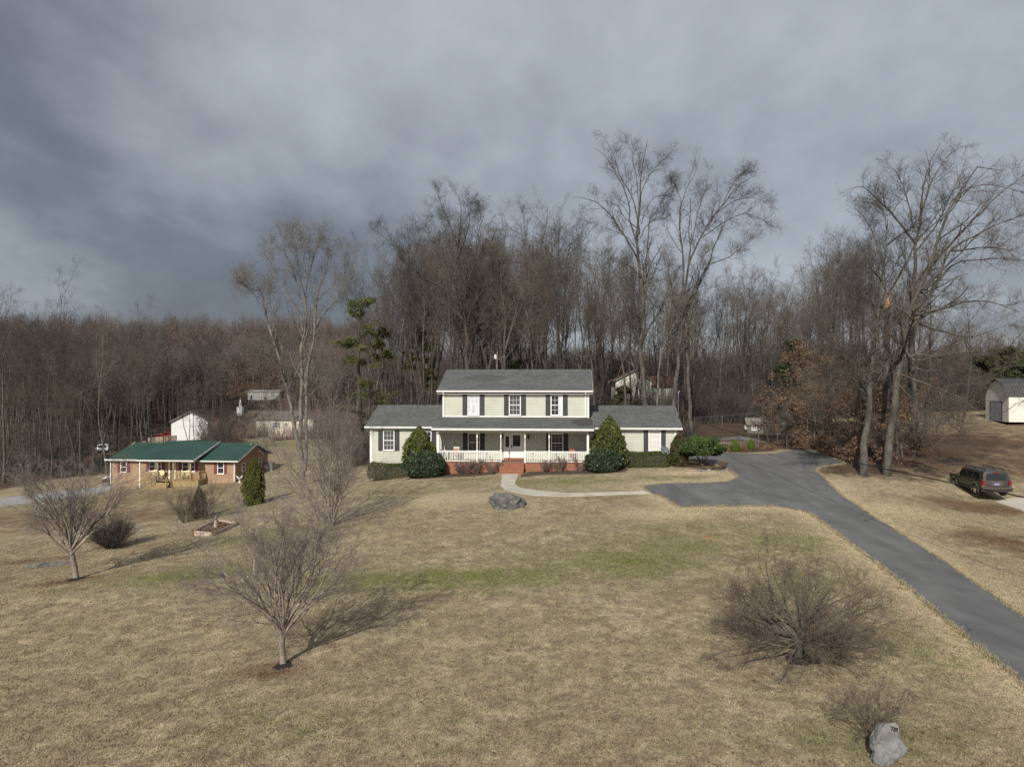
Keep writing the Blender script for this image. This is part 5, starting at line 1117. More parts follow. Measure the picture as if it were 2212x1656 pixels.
def sapling(px, py, D, h, label, seed, dens=.5, r=.1):
    rg = np.random.default_rng(seed); x = (px-CX)*D/F; G = grow(np.zeros((1,3)), np.array([[rg.normal(0,.12), rg.normal(0,.1), 1.]]), np.array([h]), np.array([r]), 12, .05, .03, .1, rg)
    sp = [dict(k=22, t0=.12, ang=62, asd=14, ratio=.42, rr=.4, n=6, sides=4, trop=.04, wob=.12, rmin=.014, lf=.5), dict(k=9, t0=.15, ang=48, ratio=.42, rr=.6, n=4, sides=3, trop=.03, wob=.16, rmin=.008), dict(k=6, t0=.1, ang=45, ratio=.5, rr=.6, n=3, sides=3, trop=.02, wob=.2, rmin=.005, minlen=.3)]
    tv, cv, tips = tree_parts([G], [np.array([h])], sp, rg, 1)
    t = thing('leafy_sapling', (x, D, float(gz(x, D))-.1), 0, label, 'sapling', 'saplings holding dead brown leaves')
    npmesh('trunk', *tv, 'bark', t, True); npmesh('crown', *cv, 'twig', t); leaves(dens, .12)(t, tips, rg); return t
for a in ((1700,965,68,8.5,'brown-leaved sapling behind the far end of the driveway, leftmost of its row',31,.4),(1765,960,66,9.5,'brown-leaved sapling above the driveway turnaround',32,.42),(1835,985,60,7.0,'brown-leaved sapling just left of the left oak trunk',33,.35),
          (1893,1000,58,6.0,'orange-brown leafy sapling between the two front oak trunks',34,.34),(1950,985,62,7.5,'brown-leaved sapling right of the front oak trunk',35,.32),(1800,930,78,10,'brown-leaved sapling in the back row behind the left oak',36,.35),(1920,1020,54.5,3.6,'small orange-leaved sapling at the foot of the front oak',37,.4),(1735,925,84,9,'brown-leaved sapling deepest in the thicket right of the playhouse',38,.3),(2000,955,74,7,'brown-leaved sapling nearest the flat grey boulder',39,.25),(1660,950,74,6,'low brown-leaved sapling between the playhouse and the thicket',40,.3),(1860,935,70,8.5,'brown-leaved sapling directly behind the left oak trunk',43,.3),(1940,925,74,9,'brown-leaved sapling behind the rear oak trunk',44,.25)):
    sapling(*a[:5], a[5], a[6])
for i_, (px, py, D, h, lab) in enumerate(((1690,948,76,5.5,'short brown-leaved sapling at the left end of the thicket behind the driveway'),(1715,972,66,4.5,'low bushy brown-leaved sapling right behind the driveway turnaround'),(1745,945,74,7.5,'slender brown-leaved sapling below the dark cedar'),(1785,985,62,5,'low brown-leaved sapling at the right tip of the driveway turnaround'),(1815,955,70,8,'tall brown-leaved sapling midway between driveway and left oak'),(1850,1000,57,4,'lowest brown-leaved sapling, at the foot of the left oak'),
        (1880,965,64,6.5,'brown-leaved sapling seen between the two front oak trunks'),(1930,960,67,6,'brown-leaved sapling just behind the front oak trunk'),(1975,985,62,4.5,'low brown-leaved sapling right of the front oak foot'),(1905,985,60,5,'bushy brown-leaved sapling close behind the two front oaks'),(1775,930,80,8.5,'tallest brown-leaved sapling at the back of the thicket'),(2015,950,80,5.5,'brown-leaved sapling at the right end of the thicket, over the boulder'))):
    sapling(px, py, D, h, lab, 300+i_, .42, .07)
# small dark-needled trees
def blob_foliage(C, rad, n, size, rg, shell=.55, asp=1.6, flat=None):
    """leaf quads through ellipsoids C (k,3) of radii rad (k,3)"""
    k = len(C); w_ = np.prod(rad, 1)**(2/3); idx = rg.choice(k, n, p=w_/w_.sum()); d = norm(rg.normal(0, 1, (n, 3))); r = shell+(1-shell)*rg.random(n)**.6; r *= 1+.10*rg.normal(0, 1, n)
    P = C[idx]+d*rad[idx]*r[:, None]; return quads(P, size, rg, asp)
def needle_tree(name, label, px, py, D, h, w_, m, seed, bare_frac=.35, tiers=16, lean=0., dens=1., cat='tree', group=None, droop=-.1, trunkm='barkdark'):
    rg = np.random.default_rng(seed); x = (px-CX)*D/F; g = float(gz(x, D)); t = thing(name, (x, D, g-.1), 0, label, cat, group)
    G = grow(np.zeros((1,3)), np.array([[lean,0,1.]]), np.array([h]), np.array([h*.014+.05]), 12, .03, .03, .1, rg); P, Dr, Ln, Rd = spawn(G, tiers*3, bare_frac, .98, 80, 10, w_/h*.75, .35, .02, np.array([h]), 1, rg, .3, .7)
    Dr[:, 2] *= .4; Dr[:, 2] += droop; B_ = grow(P, Dr, Ln, Rd, 5, .12, .06, .3, rg); npmesh('trunk', *join([tubes(G, 8), tubes(B_, 4)]), trunkm, t, True)
    tip = B_[0][:, 2:].reshape(-1, 3); rad = np.tile([w_*.10, w_*.10, h*.018+.12], (len(tip), 1))*rg.uniform(.5, 1.3, (len(tip), 1))
    V, Fc = blob_foliage(tip, rad, int(len(tip)*(70 if m == 'cedar' else 42)*dens), .15 if m == 'cedar' else .085, rg, .1, 4.0 if m == 'cedar' else 7.0); npmesh('needles', V, Fc, m, t); return t
needle_tree('pine', 'tall pine with dark olive tufts standing against the sky left of the forest', 785, 940, 90, 20.5, 6.5, 'pine', 41, .56, 7, -.03)
needle_tree('pine', 'pine with a small rounded top just right of the tallest pine', 822, 930, 93, 17, 4.5, 'pine', 42, .66, 5, .02)
needle_tree('pine', 'low full pine at the foot of the tall pine', 800, 925, 88, 12.5, 6.5, 'pine', 43, .3, 6, dens=.55)
needle_tree('pine', 'thin yellow-green pine in the wood behind the left wing', 900, 925, 98, 16, 5, 'pine', 44, .45, 7)
needle_tree('cedar', 'dark dense cedar in the wood right of the playhouse', 1712, 880, 100, 10.5, 5, 'cedar', 45, .25, 14, dens=1.2)
needle_tree('cedar', 'small dark cedar in front of the gabled house in the woods', 1350, 905, 100, 5, 4, 'cedar', 46, .05, 12, dens=1.3)
needle_tree('cedar', 'slim dark cedar just behind the ridge of the two-storey roof', 1128, 905, 95, 10, 3, 'cedar', 47, .1, 12)
for i, (px, D, h, lab) in enumerate(((2170,98,8.2,'broad dark evergreen right above the barn roof'),(2128,101,6.8,'dark evergreen just left of the barn behind the low oak limbs'),(2222,104,7.6,'dark evergreen at the right edge behind the barn'),(2092,106,5.0,'lowest dark evergreen, farthest left of the group beside the barn'))):
    needle_tree('evergreen', lab, px, 880, D, h, 5.6, 'cedar', 50+i, .03, 18, dens=1.6, group='dark evergreens beside the barn')
needle_tree('pine', 'yellow-green pine among the bare trees at far left', 168, 1000, 150, 16, 8, 'pine', 56, .3, 8)

# ------------------------------------------------------------------ crape myrtles and other yard trees
def yard_tree(name, label, px, py, h, fork, r, n_l, seed, spread, spec, bark='crape', twig='crapetwig', lean=0, stems=1, flat=0, cat='tree', trop=.06, maxlen=99., limb_r=1., wobl=.07, tpw=.8):
    rg = np.random.default_rng(seed); p = gp(px, py); t = thing(name, (p.x, p.y, p.z), 0, label, cat); T = []; Ls = []
    if stems == 1:
        G = grow(np.array([[0,0,-.1]]), np.array([[lean,0,1.]]), np.array([fork+.1]), np.array([r]), 6, .04, 0, .8, rg); G[2][:, 0] *= 1.3; T.append(G); Ls.append(np.array([fork])); base = G[0][0, -1]
    a = rg.uniform(0, 6.28)+np.arange(n_l)*6.28/n_l+rg.normal(0, .25, n_l); tilt = np.radians(spread*rg.uniform(.15, 1.1, n_l)**tpw); D = np.stack([np.cos(a)*np.sin(tilt), np.sin(a)*np.sin(tilt), np.cos(tilt)], 1)
    P = np.tile(base if stems == 1 else [0, 0, -.1], (n_l, 1)).astype(float)
    if stems > 1: P += np.stack([np.cos(a), np.sin(a), 0*a], 1)*r*2.2; 
    else: P -= np.array([0, 0, 1])*rg.uniform(0, fork*.22, (n_l, 1))
    Ln = np.minimum((h-(fork if stems == 1 else 0))/np.maximum(np.cos(tilt), .84)*.86, maxlen)*rg.uniform(.8, 1.0, n_l)
    G = grow(P, D, Ln, r*limb_r*rg.uniform(.34, .55, n_l)*(1 if stems == 1 else 1.9), 10, wobl, trop, .16, rg); T.append(G); Ls.append(Ln)
    tv, cv, tips = [], [], None
    thick = [tubes(T[0], 10)]+([tubes(G, 7)] if stems == 1 else [tubes(G, 8)])
    cur = [(G, Ln)]; thin = []
    for li, s in enumerate(spec):
        nx_ = []
        for TT, Lp in cur:
            q = spawn(TT, s['k'], s['t0'], 1., s['ang'], s.get('asd', 12), s['ratio'], s.get('rr', .6), s.get('rmin', .004), Lp, 1., rg, s.get('minlen', 0), s.get('lf', .5)); g = grow(*q[:2], q[2], q[3], s.get('n', 4), s.get('wob', .14), s.get('trop', .07), .35, rg); thin.append(tubes(g, s.get('sides', 3))); nx_.append((g, q[2]))
        cur = nx_
    npmesh('trunk', *join(thick if stems == 1 else thick[:1]), bark, t, True); npmesh('crown', *join(thin), twig, t); return t
cm = [dict(k=9, t0=.15, ang=33, asd=11, ratio=.58, n=7, rr=.5, rmin=.0085, trop=.04, wob=.10, sides=4, lf=.45), dict(k=7, t0=.15, ang=36, asd=12, ratio=.5, n=5, rr=.6, rmin=.0045, trop=.04, wob=.12), dict(k=5, t0=.15, ang=38, ratio=.5, n=3, rr=.6, rmin=.0030, trop=.05, minlen=.25), dict(k=2, t0=.3, ang=40, ratio=.6, n=2, rr=.7, rmin=.0024, minlen=.14)]
yard_tree('crape_myrtle', 'bare crape myrtle with black mulch ring, nearest tree at lower left of the lawn', 612, 1436, 4.95, 1.15, .10, 17, 61, 46, cm, trop=.045, limb_r=.85, wobl=.09)
yard_tree('crape_myrtle', 'bare crape myrtle at the left edge of the lawn in front of the gravel drive', 165, 1250, 6.0, 1.6, .13, 13, 62, 44, [dict(c, rmin=c['rmin']*1.2) for c in cm], trop=.03)
yard_tree('crape_myrtle', 'multi-stemmed bare crape myrtle without mulch, between the two houses', 715, 1135, 7.6, 0, .055, 17, 68, 40, [dict(c, rmin=c['rmin']*1.4) for c in cm], stems=9)
wt = [dict(k=7, t0=.2, ang=38, ratio=.5, n=6, rr=.5, rmin=.0075, trop=.02, sides=4, wob=.16), dict(k=5, t0=.1, ang=48, ratio=.5, n=4, rr=.6, rmin=.0052, trop=.04, wob=.2), dict(k=4, t0=.1, ang=50, ratio=.55, n=3, rr=.6, rmin=.0034, trop=.06, wob=.22, minlen=.35), dict(k=2, t0=.2, ang=45, ratio=.6, n=2, rmin=.0024, minlen=.18, trop=.1)]
yard_tree('spreading_thorn_tree', 'wide tangled bare tree with low spreading branches on the lawn beside the driveway', 1728, 1420, 4.3, .55, .16, 38, 69, 90, wt, bark='bark', twig='bush', trop=.03, maxlen=3.0, limb_r=.48, wobl=.13, tpw=.55)
sb = [dict(k=8, t0=.1, ang=28, ratio=.55, n=5, rr=.55, rmin=.0042, trop=.04), dict(k=6, t0=.1, ang=34, ratio=.5, n=3, rr=.6, rmin=.003), dict(k=3, t0=.1, ang=36, ratio=.5, n=2, rmin=.0024, minlen=.1)]
def shrub(name, label, px, py, h, seed, n=14, spread=45, m='bush', sp=sb, r=.014, scale=1., group=None):
    t = yard_tree(name, label, px, py, h, 0, r, n, seed, spread, [dict(c, rmin=c['rmin']*scale) for c in sp], bark=m, twig=m, stems=2, cat='shrub', trop=.05)
    if group: t['group'] = group
    return t
shrub('bare_shrub', 'thin bare shrub growing against the pale boulder at the lower right', 1887, 1592, 1.35, 71, 18, 52)
shrub('bare_shrub', 'left arching bare shrub behind the raised garden bed', 400, 1128, 2.6, 72, 14, 50, scale=1.8, r=.03)
shrub('bare_shrub', 'right bare shrub behind the raised garden bed, the one around a small cedar', 440, 1122, 2.8, 73, 18, 48, scale=1.8, r=.03)
shrub('dense_shrub', 'dense rounded brown shrub right of the leftmost crape myrtle', 240, 1184, 1.9, 74, 90, 62, m='barkdark', sp=[dict(k=9, t0=.15, ang=24, ratio=.6, n=4, rr=.6, rmin=.008, trop=.05), dict(k=6, t0=.1, ang=30, ratio=.5, n=3, rmin=.006)], r=.02)
for i, (x, w_, h) in enumerate(((600,.7,1.0),(640,.8,1.25),(695,.9,1.3),(790,.8,1.25),(1105,.7,1.1),(1190,.9,1.35),(1312,.6,1.1))):
    u = hx(x, -2.9); X, Y = H.w(u, -3.0); pr2 = Vector((X, Y, 0)); py = CY+(CZ-float(gz(X, Y)))*F/Y; pxx = CX+X*F/Y
    lab = ['first bare brown rose bush from the left along the porch deck','second bare rose bush along the left half of the porch deck','fullest bare rose bush along the left half of the porch deck','bare rose bush just left of the porch steps','bare rose bush nearest the steps on their right side','tall bare rose bush in front of the right porch railing','thin bare rose bush beside the clipped dome at the right end of the deck'][i]
    shrub('rose_bush', lab, pxx, py, h, 80+i, 9, 45, m='twigred', scale=2.2, r=.016, group='bare rose bushes in front of the porch')
def mulch(px, py, rx, ry, m='mulch', name='mulch_ring', label=None, cat='mulch ring', h=.05):
    p = gp(px, py); rg = np.random.default_rng(int(px)); t = MB(); n = 26; ringN = 4; t.v.append((0, 0, h+.03))
    for j in range(1, ringN+1):
        for k in range(n):
            a = 2*math.pi*k/n; q = j/ringN*(1+.14*math.sin(3*a+px)+.08*rg.normal()*(j == ringN)); x, y = rx*q*math.cos(a), ry*q*math.sin(a)
            z = float(gz(p.x+x, p.y+y))-p.z+(h*(1-(j/ringN)**2)+.012 if j < ringN else -.02); t.v.append((x, y, z))
    for k in range(n): t.f.append((0, 1+k, 1+(k+1)%n))
    for j in range(ringN-1):
        for k in range(n): t.f.append((1+j*n+k, 1+(j+1)*n+k, 1+(j+1)*n+(k+1)%n, 1+j*n+(k+1)%n))
    o = t.build(name, m, None, True, tuple(p)); return tag(o, label, cat)
mulch(612, 1437, .30, .36, label='black mulch ring round the nearest crape myrtle'); mulch(163, 1251, .42, .5, label='black mulch ring round the leftmost crape myrtle'); mulch(1730, 1424, .62, .55, label='black mulch under the wide tangled tree')
mulch(1530, 1161, .30, .40, 'clay', 'clay_patch', 'small bare patch of orange clay in the lawn right of centre', 'clay patch', .03)
bedl = [H.w(u, v_) for u, v_ in ((-6.6,-2.5),(-1.3,-2.5),(-1.3,-3.3),(-3,-3.9),(-6.6,-4.3),(-8.5,-3.6),(-8,-1.6))]
sheet('left_flower_bed', bedl, 'brownmulch', .03, .5, .1, label='dark mulched bed in front of the left half of the porch')
bedr = [H.w(u, v_) for u, v_ in ((1.35,-2.5),(6.6,-2.5),(9.3,-2.6),(8.6,-3.9),(6.5,-4.3),(3,-4.0),(1.35,-4.6),(.85,-5.0),(.8,-4.0))]
sheet('right_flower_bed', bedr, 'brownmulch', .03, .5, .1, label='dark mulched bed in front of the right half of the porch')
# evergreen bushes round the house
def bush(name, label, u, v_, rx, ry, h, m, seed, shape='dome', n=9000, leaf=.075, z0=.0, cat='bush', fr=H, xy=None):
    rg = np.random.default_rng(seed); X, Y = xy or fr.w(u, v_); g = float(gz(X, Y)); t = thing(name, (X, Y, g), -YA, label, cat)
    d = norm(rg.normal(0, 1, (n, 3))); d[:, 2] = np.abs(d[:, 2]) if shape != 'ball' else d[:, 2]
    ph = rg.uniform(0, 6, 6); lump = 1+.08*np.sin(d[:, 0]*5+ph[0])*np.sin(d[:, 1]*5+ph[1])+.07*np.sin(d[:, 2]*9+ph[2])*np.cos(d[:, 0]*8+ph[3])
    r = (.80+.22*rg.random(n)**.7)*lump+rg.normal(0, .02, n)
    if shape == 'cone':
        z = rg.random(n)**1.25; w_ = np.where(z < .3, .80+z*.66, np.maximum(1-((z-.3)/.7)**1.7, 0)**.85*.98+.03); a = rg.uniform(0, 6.283, n); q = w_*(.72+.3*rg.random(n)**.6)*(1+.13*np.sin(3*a+7*z+ph[0])+.10*np.sin(7*a-13*z+ph[1])+.07*np.sin(11*a+23*z+ph[2])); P = np.stack([np.cos(a)*q*rx, np.sin(a)*q*ry, z*h*(1+.03*rg.normal(0, 1, n))+.05], 1)
        corep = [(0,.62),(.25,.76),(.5,.72),(.75,.5),(.92,.1)]
    elif shape == 'box':
        P = rg.uniform(-1, 1, (n, 3)); ax_ = rg.choice(3, n, p=[.3,.3,.4]); s = np.sign(rg.normal(0, 1, n)); P[np.arange(n), ax_] = s*(.86+.16*rg.random(n)); e = np.maximum(0, np.abs(P)-.75); P = P-np.sign(P)*e*.35*(np.roll(np.abs(P), 1, 1) > .8); P = P*[rx, ry, h/2]+[0, 0, h/2]; P += rg.normal(0, .03, P.shape)
        P[:, 2] += .05*np.sin(P[:, 0]*2+ph[0]); corep = None
    elif shape == 'cloud':
        C = np.stack([rg.uniform(-1, 1, 46)*rx*.8, rg.uniform(-1, 1, 46)*ry*.8, h*(.42+.46*rg.random(46))], 1); k2 = 1-(C[:, 0]/rx)**2; C[:, 2] = h*.35+(C[:, 2]-h*.35)*(.35+.65*k2); V, Fc = blob_foliage(C, np.tile([rx*.3, ry*.3, h*.11], (46, 1)), n, leaf, rg, .6, 2.2); corep = None; P = None
    else:
        P = d*r[:, None]*[rx, ry, h*.62]; P[:, 2] += h*.36; lo = rg.random(n) < .35; P[lo, 2] = h*.36-(h*.30)*rg.random(lo.sum()); rr = np.hypot(P[lo, 0]/rx, P[lo, 1]/ry)+1e-6; sc = (.86+.12*rg.random(lo.sum()))/rr*(1-.25*((h*.36-P[lo, 2])/(h*.3))**2); P[lo, 0] *= sc; P[lo, 1] *= sc
        corep = [(.08,.6),(.25,.8),(.5,.8),(.75,.6),(.88,.3)]
    if P is not None: V, Fc = quads(P, leaf, rg, 1.7)
    if shape in ('cone', 'dome') and n > 5000:              # ragged gaps between the leaf clusters
        Q = V.reshape(-1, 4, 3); c_ = Q[:, 0]; q_ = np.sin(c_[:, 0]*6.1+ph[4])*np.sin(c_[:, 1]*5.3+ph[5])*np.sin(c_[:, 2]*5.7+ph[0])+rg.normal(0, .12, len(Q)); Q = Q[q_ > -.42]; V = Q.reshape(-1, 3); Fc = np.arange(len(V)).reshape(-1, 4)
    npmesh('foliage', V, Fc, m, t)
    b = MB()
    if corep:
        n2 = 14
        for z, q in corep:
            for k in range(n2): a = 6.2832*k/n2; b.v.append((rx*q*.93*math.cos(a), ry*q*.93*math.sin(a), z*h))
        for j in range(len(corep)-1):
            for k in range(n2): b.f.append((j*n2+k, j*n2+(k+1)%n2, (j+1)*n2+(k+1)%n2, (j+1)*n2+k))
        b.f.append(tuple(range((len(corep)-1)*n2, len(corep)*n2)))
    elif shape == 'box': b.box((-rx*.86, -ry*.86, 0), (rx*.86, ry*.86, h*.84))
    for k in range(5): a = k*1.3; b.tube((0, 0, -.1), (rx*.4*math.cos(a), ry*.4*math.sin(a), h*.5), .05, .02, 6)
    b.build('stems', 'barkdark', t); return t
def hp(px, v_, py=1000): return H.hit(px, py, v_)[0]
bush('holly_bush', 'tall conical holly left of the porch, its olive-green tip in front of a window', hp(905,-1.6), -1.55, 1.42, 1.2, 3.8, 'holly', 91, 'cone', 15000, .10)
bush('clipped_bush', 'dark rounded clipped bush at the left corner of the porch deck', hp(918,-3.4), -3.3, 1.75, 1.35, 2.0, 'darkholly', 92, 'dome', 15000, .075)
bush('holly_bush', 'tall conical holly at the right end of the porch', hp(1316,-2.0), -1.95, 1.42, 1.25, 4.0, 'holly', 93, 'cone', 16000, .10)
bush('clipped_bush', 'dark rounded clipped bush at the right corner of the porch deck', hp(1303,-3.4), -3.3, 1.5, 1.2, 1.75, 'darkholly', 94, 'dome', 13000, .075)
bush('hedge', 'low clipped hedge stepping down below the left wing windows', hp(842,-1.8), -1.75, 1.75, .62, 1.25, 'hedge', 95, 'box', 11000, .055)
ob = bush('hedge', 'long clipped hedge below the right wing window', hp(1395,-1.4), -1.35, 1.8, .75, 1.15, 'hedge', 96, 'box', 13000, .055)
bush('nandina', 'upright nandina with red-tipped leaves at the right corner of the house', hp(1466,-.9), -.95, .80, .8, 2.45, 'nandina', 97, 'cone', 7000, .09)
bush('juniper', 'spreading cloud-shaped juniper beside the driveway at the right corner', hp(1516,-1.2), -1.3, 1.8, 1.35, 2.55, 'juniper', 98, 'cloud', 17000, .085)
for px, py, w_, h_, lab, sd_ in ((1588,974,.42,1.0,'small round bright green conifer at the back edge of the driveway',99),(1622,970.5,.32,.95,'small pointed bright green conifer below the playhouse',100)):
    p = gp(px, py); bush('dwarf_conifer', lab, 0, 0, w_, w_, h_, 'boxwood', sd_, 'cone', 3500, .05, xy=(p.x, p.y))
p = gp(549, 1090); bush('arborvitae', 'olive green columnar arborvitae with bare brown foot beside the brick house', 0, 0, .85, .85, 3.6, 'goldcedar', 101, 'cone', 14000, .07, xy=(p.x, p.y))
p = gp(430, 1118); bush('small_cedar', 'small dark cedar growing inside the bare shrub by the garden bed', 0, 0, .55, .5, 2.2, 'cedar', 102, 'cone', 5000, .06, xy=(p.x, p.y))
p = gp(1568, 1010); shrub('yellow_leaf_shrub', 'small brown shrub with some yellow leaves where the bed meets the driveway', 1560, 1012, .7, 103, 14, 60, m='twigred', scale=2)

# ------------------------------------------------------------------ rocks, bed, fence, cable
def rock(name, label, px, py, sx, sy, sz, seed, m='rock', sub=4, amp=.28, rz=0, tilt=0, sink=.15, cat='boulder'):
    p = gp(px, py); bm = bmesh.new(); bmesh.ops.create_icosphere(bm, subdivisions=sub, radius=1)
    for v_ in bm.verts:
        c = v_.co.copy(); k = noise.noise(c*1.1+Vector((seed, 0, 0)))*amp*1.6+noise.noise(c*2.6+Vector((0, seed, 0)))*amp*.7+noise.noise(c*6+Vector((0, 0, seed)))*amp*.22
        q = c*(1+k); q.z = math.copysign(abs(q.z)**.8, q.z); v_.co = Vector((q.x*sx, q.y*sy, q.z*sz))
    me = bpy.data.meshes.new(name); bm.to_mesh(me); bm.free(); me.materials.append(MT[m]); o = bpy.data.objects.new(name, me); COL.objects.link(o)
    o.location = (p.x, p.y, p.z+sz*(1-sink)*.6); o.rotation_euler = (R(tilt), 0, R(rz)); return tag(o, label, cat)
rock('boulder', 'grey boulder on the lawn below the curved concrete path', 1098, 1094, 1.0, .8, .54, 6.1, 'rockdark', 5, .33, 10)
rock('boulder', 'flat pale grey boulder in the field near the barn', 2045, 913, 1.25, .8, .35, 5.1, 'rock', 4, .3)
rock('rock_outcrop', 'long low pale rock outcrop at the edge of the lawn by the leftmost crape myrtle', 112, 1221, .95, .35, .13, 7.7, 'rockdark', 4, .3, 20, sink=.5)
rock('rock_outcrop', 'pale rock outcrop in the grass behind the juniper and fence post', 1600, 950, 1.6, .7, .22, 8.2, 'rockdark', 4, .35, -10, sink=.4)
rock('rock_outcrop', 'mossy dark rock hump right of the playhouse', 1672, 915, 2.4, 1.2, .42, 9.4, 'rockdark', 4, .3, 0, sink=.75)
rock('rock_outcrop', 'small dark rock in the bank right of the arborvitae', 612, 1077, .9, .3, .18, 2.4, 'rockdark', 4, .35, 15, sink=.4)
rock('rock_outcrop', 'tiny flat rock in the grass left of the arborvitae', 515, 1108, .6, .3, .10, 4.4, 'rockdark', 3, .3, 15, sink=.4)
for i, (px, py, s, lab) in enumerate(((1510,1040,.18,'small pale edging stone left of the others below the juniper'),(1519,1041,.2,'middle pale edging stone below the juniper'),(1531,1039,.2,'right pale edging stone below the juniper'),(1553,1044,.16,'pale edging stone nearest the driveway corner'),(1562,1041,.17,'pale edging stone beside the yellow-leaved shrub'))):
    rock('edging_stone', lab, px, py-22, s, s*.7, s*.6, 20+i, 'rock', 3, .25, cat='stone')['group'] = 'edging stones below the juniper'
# upright slab with painted number
def slab_rock():
    def q(x, y): return 1769.5+x*.11665, 1474.6+y*.11665
    out = [(1520,740),(1570,800),(1610,960),(1640,1080),(1685,1195),(1640,1240),(1590,1280),(1500,1350),(1455,1340),(1460,1440),(1420,1490),(1310,1500),(1260,1540),(1150,1490),(1030,1430),(1012,1370),(1060,1290),(1075,1240),(1055,1170),(1075,1090),(1120,1030),(1180,930),(1240,830),(1350,770),(1440,745)]
    base = gp(*q(1260, 1540)); D = base.y; k = D/F; c = q(1300, 1500)
    P = [((q(*a)[0]-c[0])*k, -(q(*a)[1]-c[1])*k) for a in out]
    bm = bmesh.new(); fr = [bm.verts.new((x, 0, z)) for x, z in P]; bk = [bm.verts.new((x*.92+.03, .30+.06*math.sin(i), z*.9)) for i, (x, z) in enumerate(P)]; n = len(P)
    bm.faces.new(fr); bm.faces.new(bk[::-1])
    for i in range(n): bm.faces.new((fr[(i+1)%n], fr[i], bk[i], bk[(i+1)%n]))
    bmesh.ops.triangulate(bm, faces=bm.faces)
    for _ in range(4):
        bmesh.ops.subdivide_edges(bm, edges=[e for e in bm.edges if e.calc_length() > .06], cuts=1); bmesh.ops.triangulate(bm, faces=bm.faces)
    for _ in range(1): bmesh.ops.smooth_vert(bm, verts=bm.verts, factor=.4, use_axis_x=True, use_axis_y=True, use_axis_z=True)
    bm.normal_update()
    for v_ in bm.verts: v_.co += v_.normal*(noise.noise(v_.co*2.6)*.10+(abs(noise.noise(v_.co*6))-.2)*.07+noise.noise(v_.co*14)*.018+noise.noise(v_.co*35)*.006)
    me = bpy.data.meshes.new('slab'); bm.to_mesh(me); bm.free(); me.materials.append(MT['rock'])
    t = thing('number_boulder', (base.x+(c[0]-q(1260,1540)[0])*k, D, base.z), 0, 'upright pale grey boulder with painted house number at the bottom right', 'boulder')
    o = bpy.data.objects.new('stone', me); COL.objects.link(o); o.parent = t; o.rotation_euler = (R(-16), 0, 0); o.location = (0, 0, -.03)
    cu = bpy.data.curves.new('num', 'FONT'); cu.body = '728'; cu.size = .115; cu.offset = .004; cu.extrude = .001
    to = bpy.data.objects.new('num', cu); COL.objects.link(to); bpy.context.view_layer.update(); m2 = bpy.data.meshes.new_from_object(to); bpy.data.objects.remove(to)
    m2.materials.clear(); m2.materials.append(MT['black']); no = bpy.data.objects.new('painted_number', m2); COL.objects.link(no); no.parent = o
    s = q(1405, 900); x0, z0 = (s[0]-c[0])*k, -(s[1]-c[1])*k/math.cos(R(16))
    from mathutils.bvhtree import BVHTree
    tree = BVHTree.FromPolygons([v_.co.copy() for v_ in me.vertices], [tuple(f.vertices) for f in me.polygons])
    ca, sa_ = math.cos(R(12)), math.sin(R(12))
    for v_ in m2.vertices:                                # paint lies on the face of the stone
        x, z = x0+v_.co.x*ca+v_.co.y*sa_, z0-v_.co.x*sa_+v_.co.y*ca; h_ = tree.ray_cast(Vector((x, -1, z)), Vector((0, 1, 0)))
        v_.co = Vector((x, (h_[0].y if h_[0] is not None else 0)-.012+(.004 if v_.co.z > 0 else 0), z))
slab_rock()
def raised_bed():
    A = [gp(*p) for p in ((418,1158),(461,1157),(513,1134),(470,1132))]; z = sum(a.z for a in A)/4; c = (A[0]+A[1]+A[2]+A[3])/4
    t = thing('raised_garden_bed', (c.x, c.y, z), 0, 'rectangular raised bed of weathered boards with dead leaves inside, on the slope left of centre', 'garden bed')
    L_ = [Vector((a.x-c.x, a.y-c.y, 0)) for a in A]
    for i in range(4):
        a, b = L_[i], L_[(i+1)%4]; MB().bar(a+Vector((0,0,.12)), b+Vector((0,0,.12)), .05, .34).build('board', 'weatherwood', t)
    for a in L_: MB().box((a.x-.1, a.y-.06, -.15), (a.x+.1, a.y+.06, .33)).build('corner_post', 'postwood', t)
    m = MB(); m.poly([tuple(a*.97+Vector((0,0,.12))) for a in L_]); m.build('soil', 'brownmulch', t)
    rg = np.random.default_rng(3); ab = rg.random((700, 2)); P = np.array([tuple(L_[0]*(1-a)*(1-b)+L_[1]*a*(1-b)+L_[2]*a*b+L_[3]*(1-a)*b) for a, b in ab])+[0,0,.14]; npmesh('dead_leaves', *quads(P*[.93,.93,1], .11, rg), 'brownleaf', t)
    g = thing('garden_gnome', (c.x-.1, c.y+.2, z+.12), 0, 'small weathered garden figure standing in the raised bed', 'ornament')
    MB().tube((0,0,0), (0,0,.3), .14, .1, 8).tube((0,0,.3), (0,0,.5), .11, .07, 8).build('body', 'weatherwood', g); MB().tube((0,0,.5), (0,0,.62), .08, .09, 8).tube((0,0,.62), (.05,0,.85), .09, .01, 8).build('head', 'rock', g)
raised_bed()
p = gp(489.6, 1153) if False else gp(489, 1163); 
p = gp(490*1.0, 1165)
p = gp(int(480*.7373+9.8*.1233), int((1350+1290/5.98)*.7373)); t = tag(MB().tube((0,0,-.2), (0,0,1.0), .022, .022, 6).build('stake', 'newwood', None, loc=tuple(p)), 'thin upright wooden stake left of the raised garden bed', 'stake')
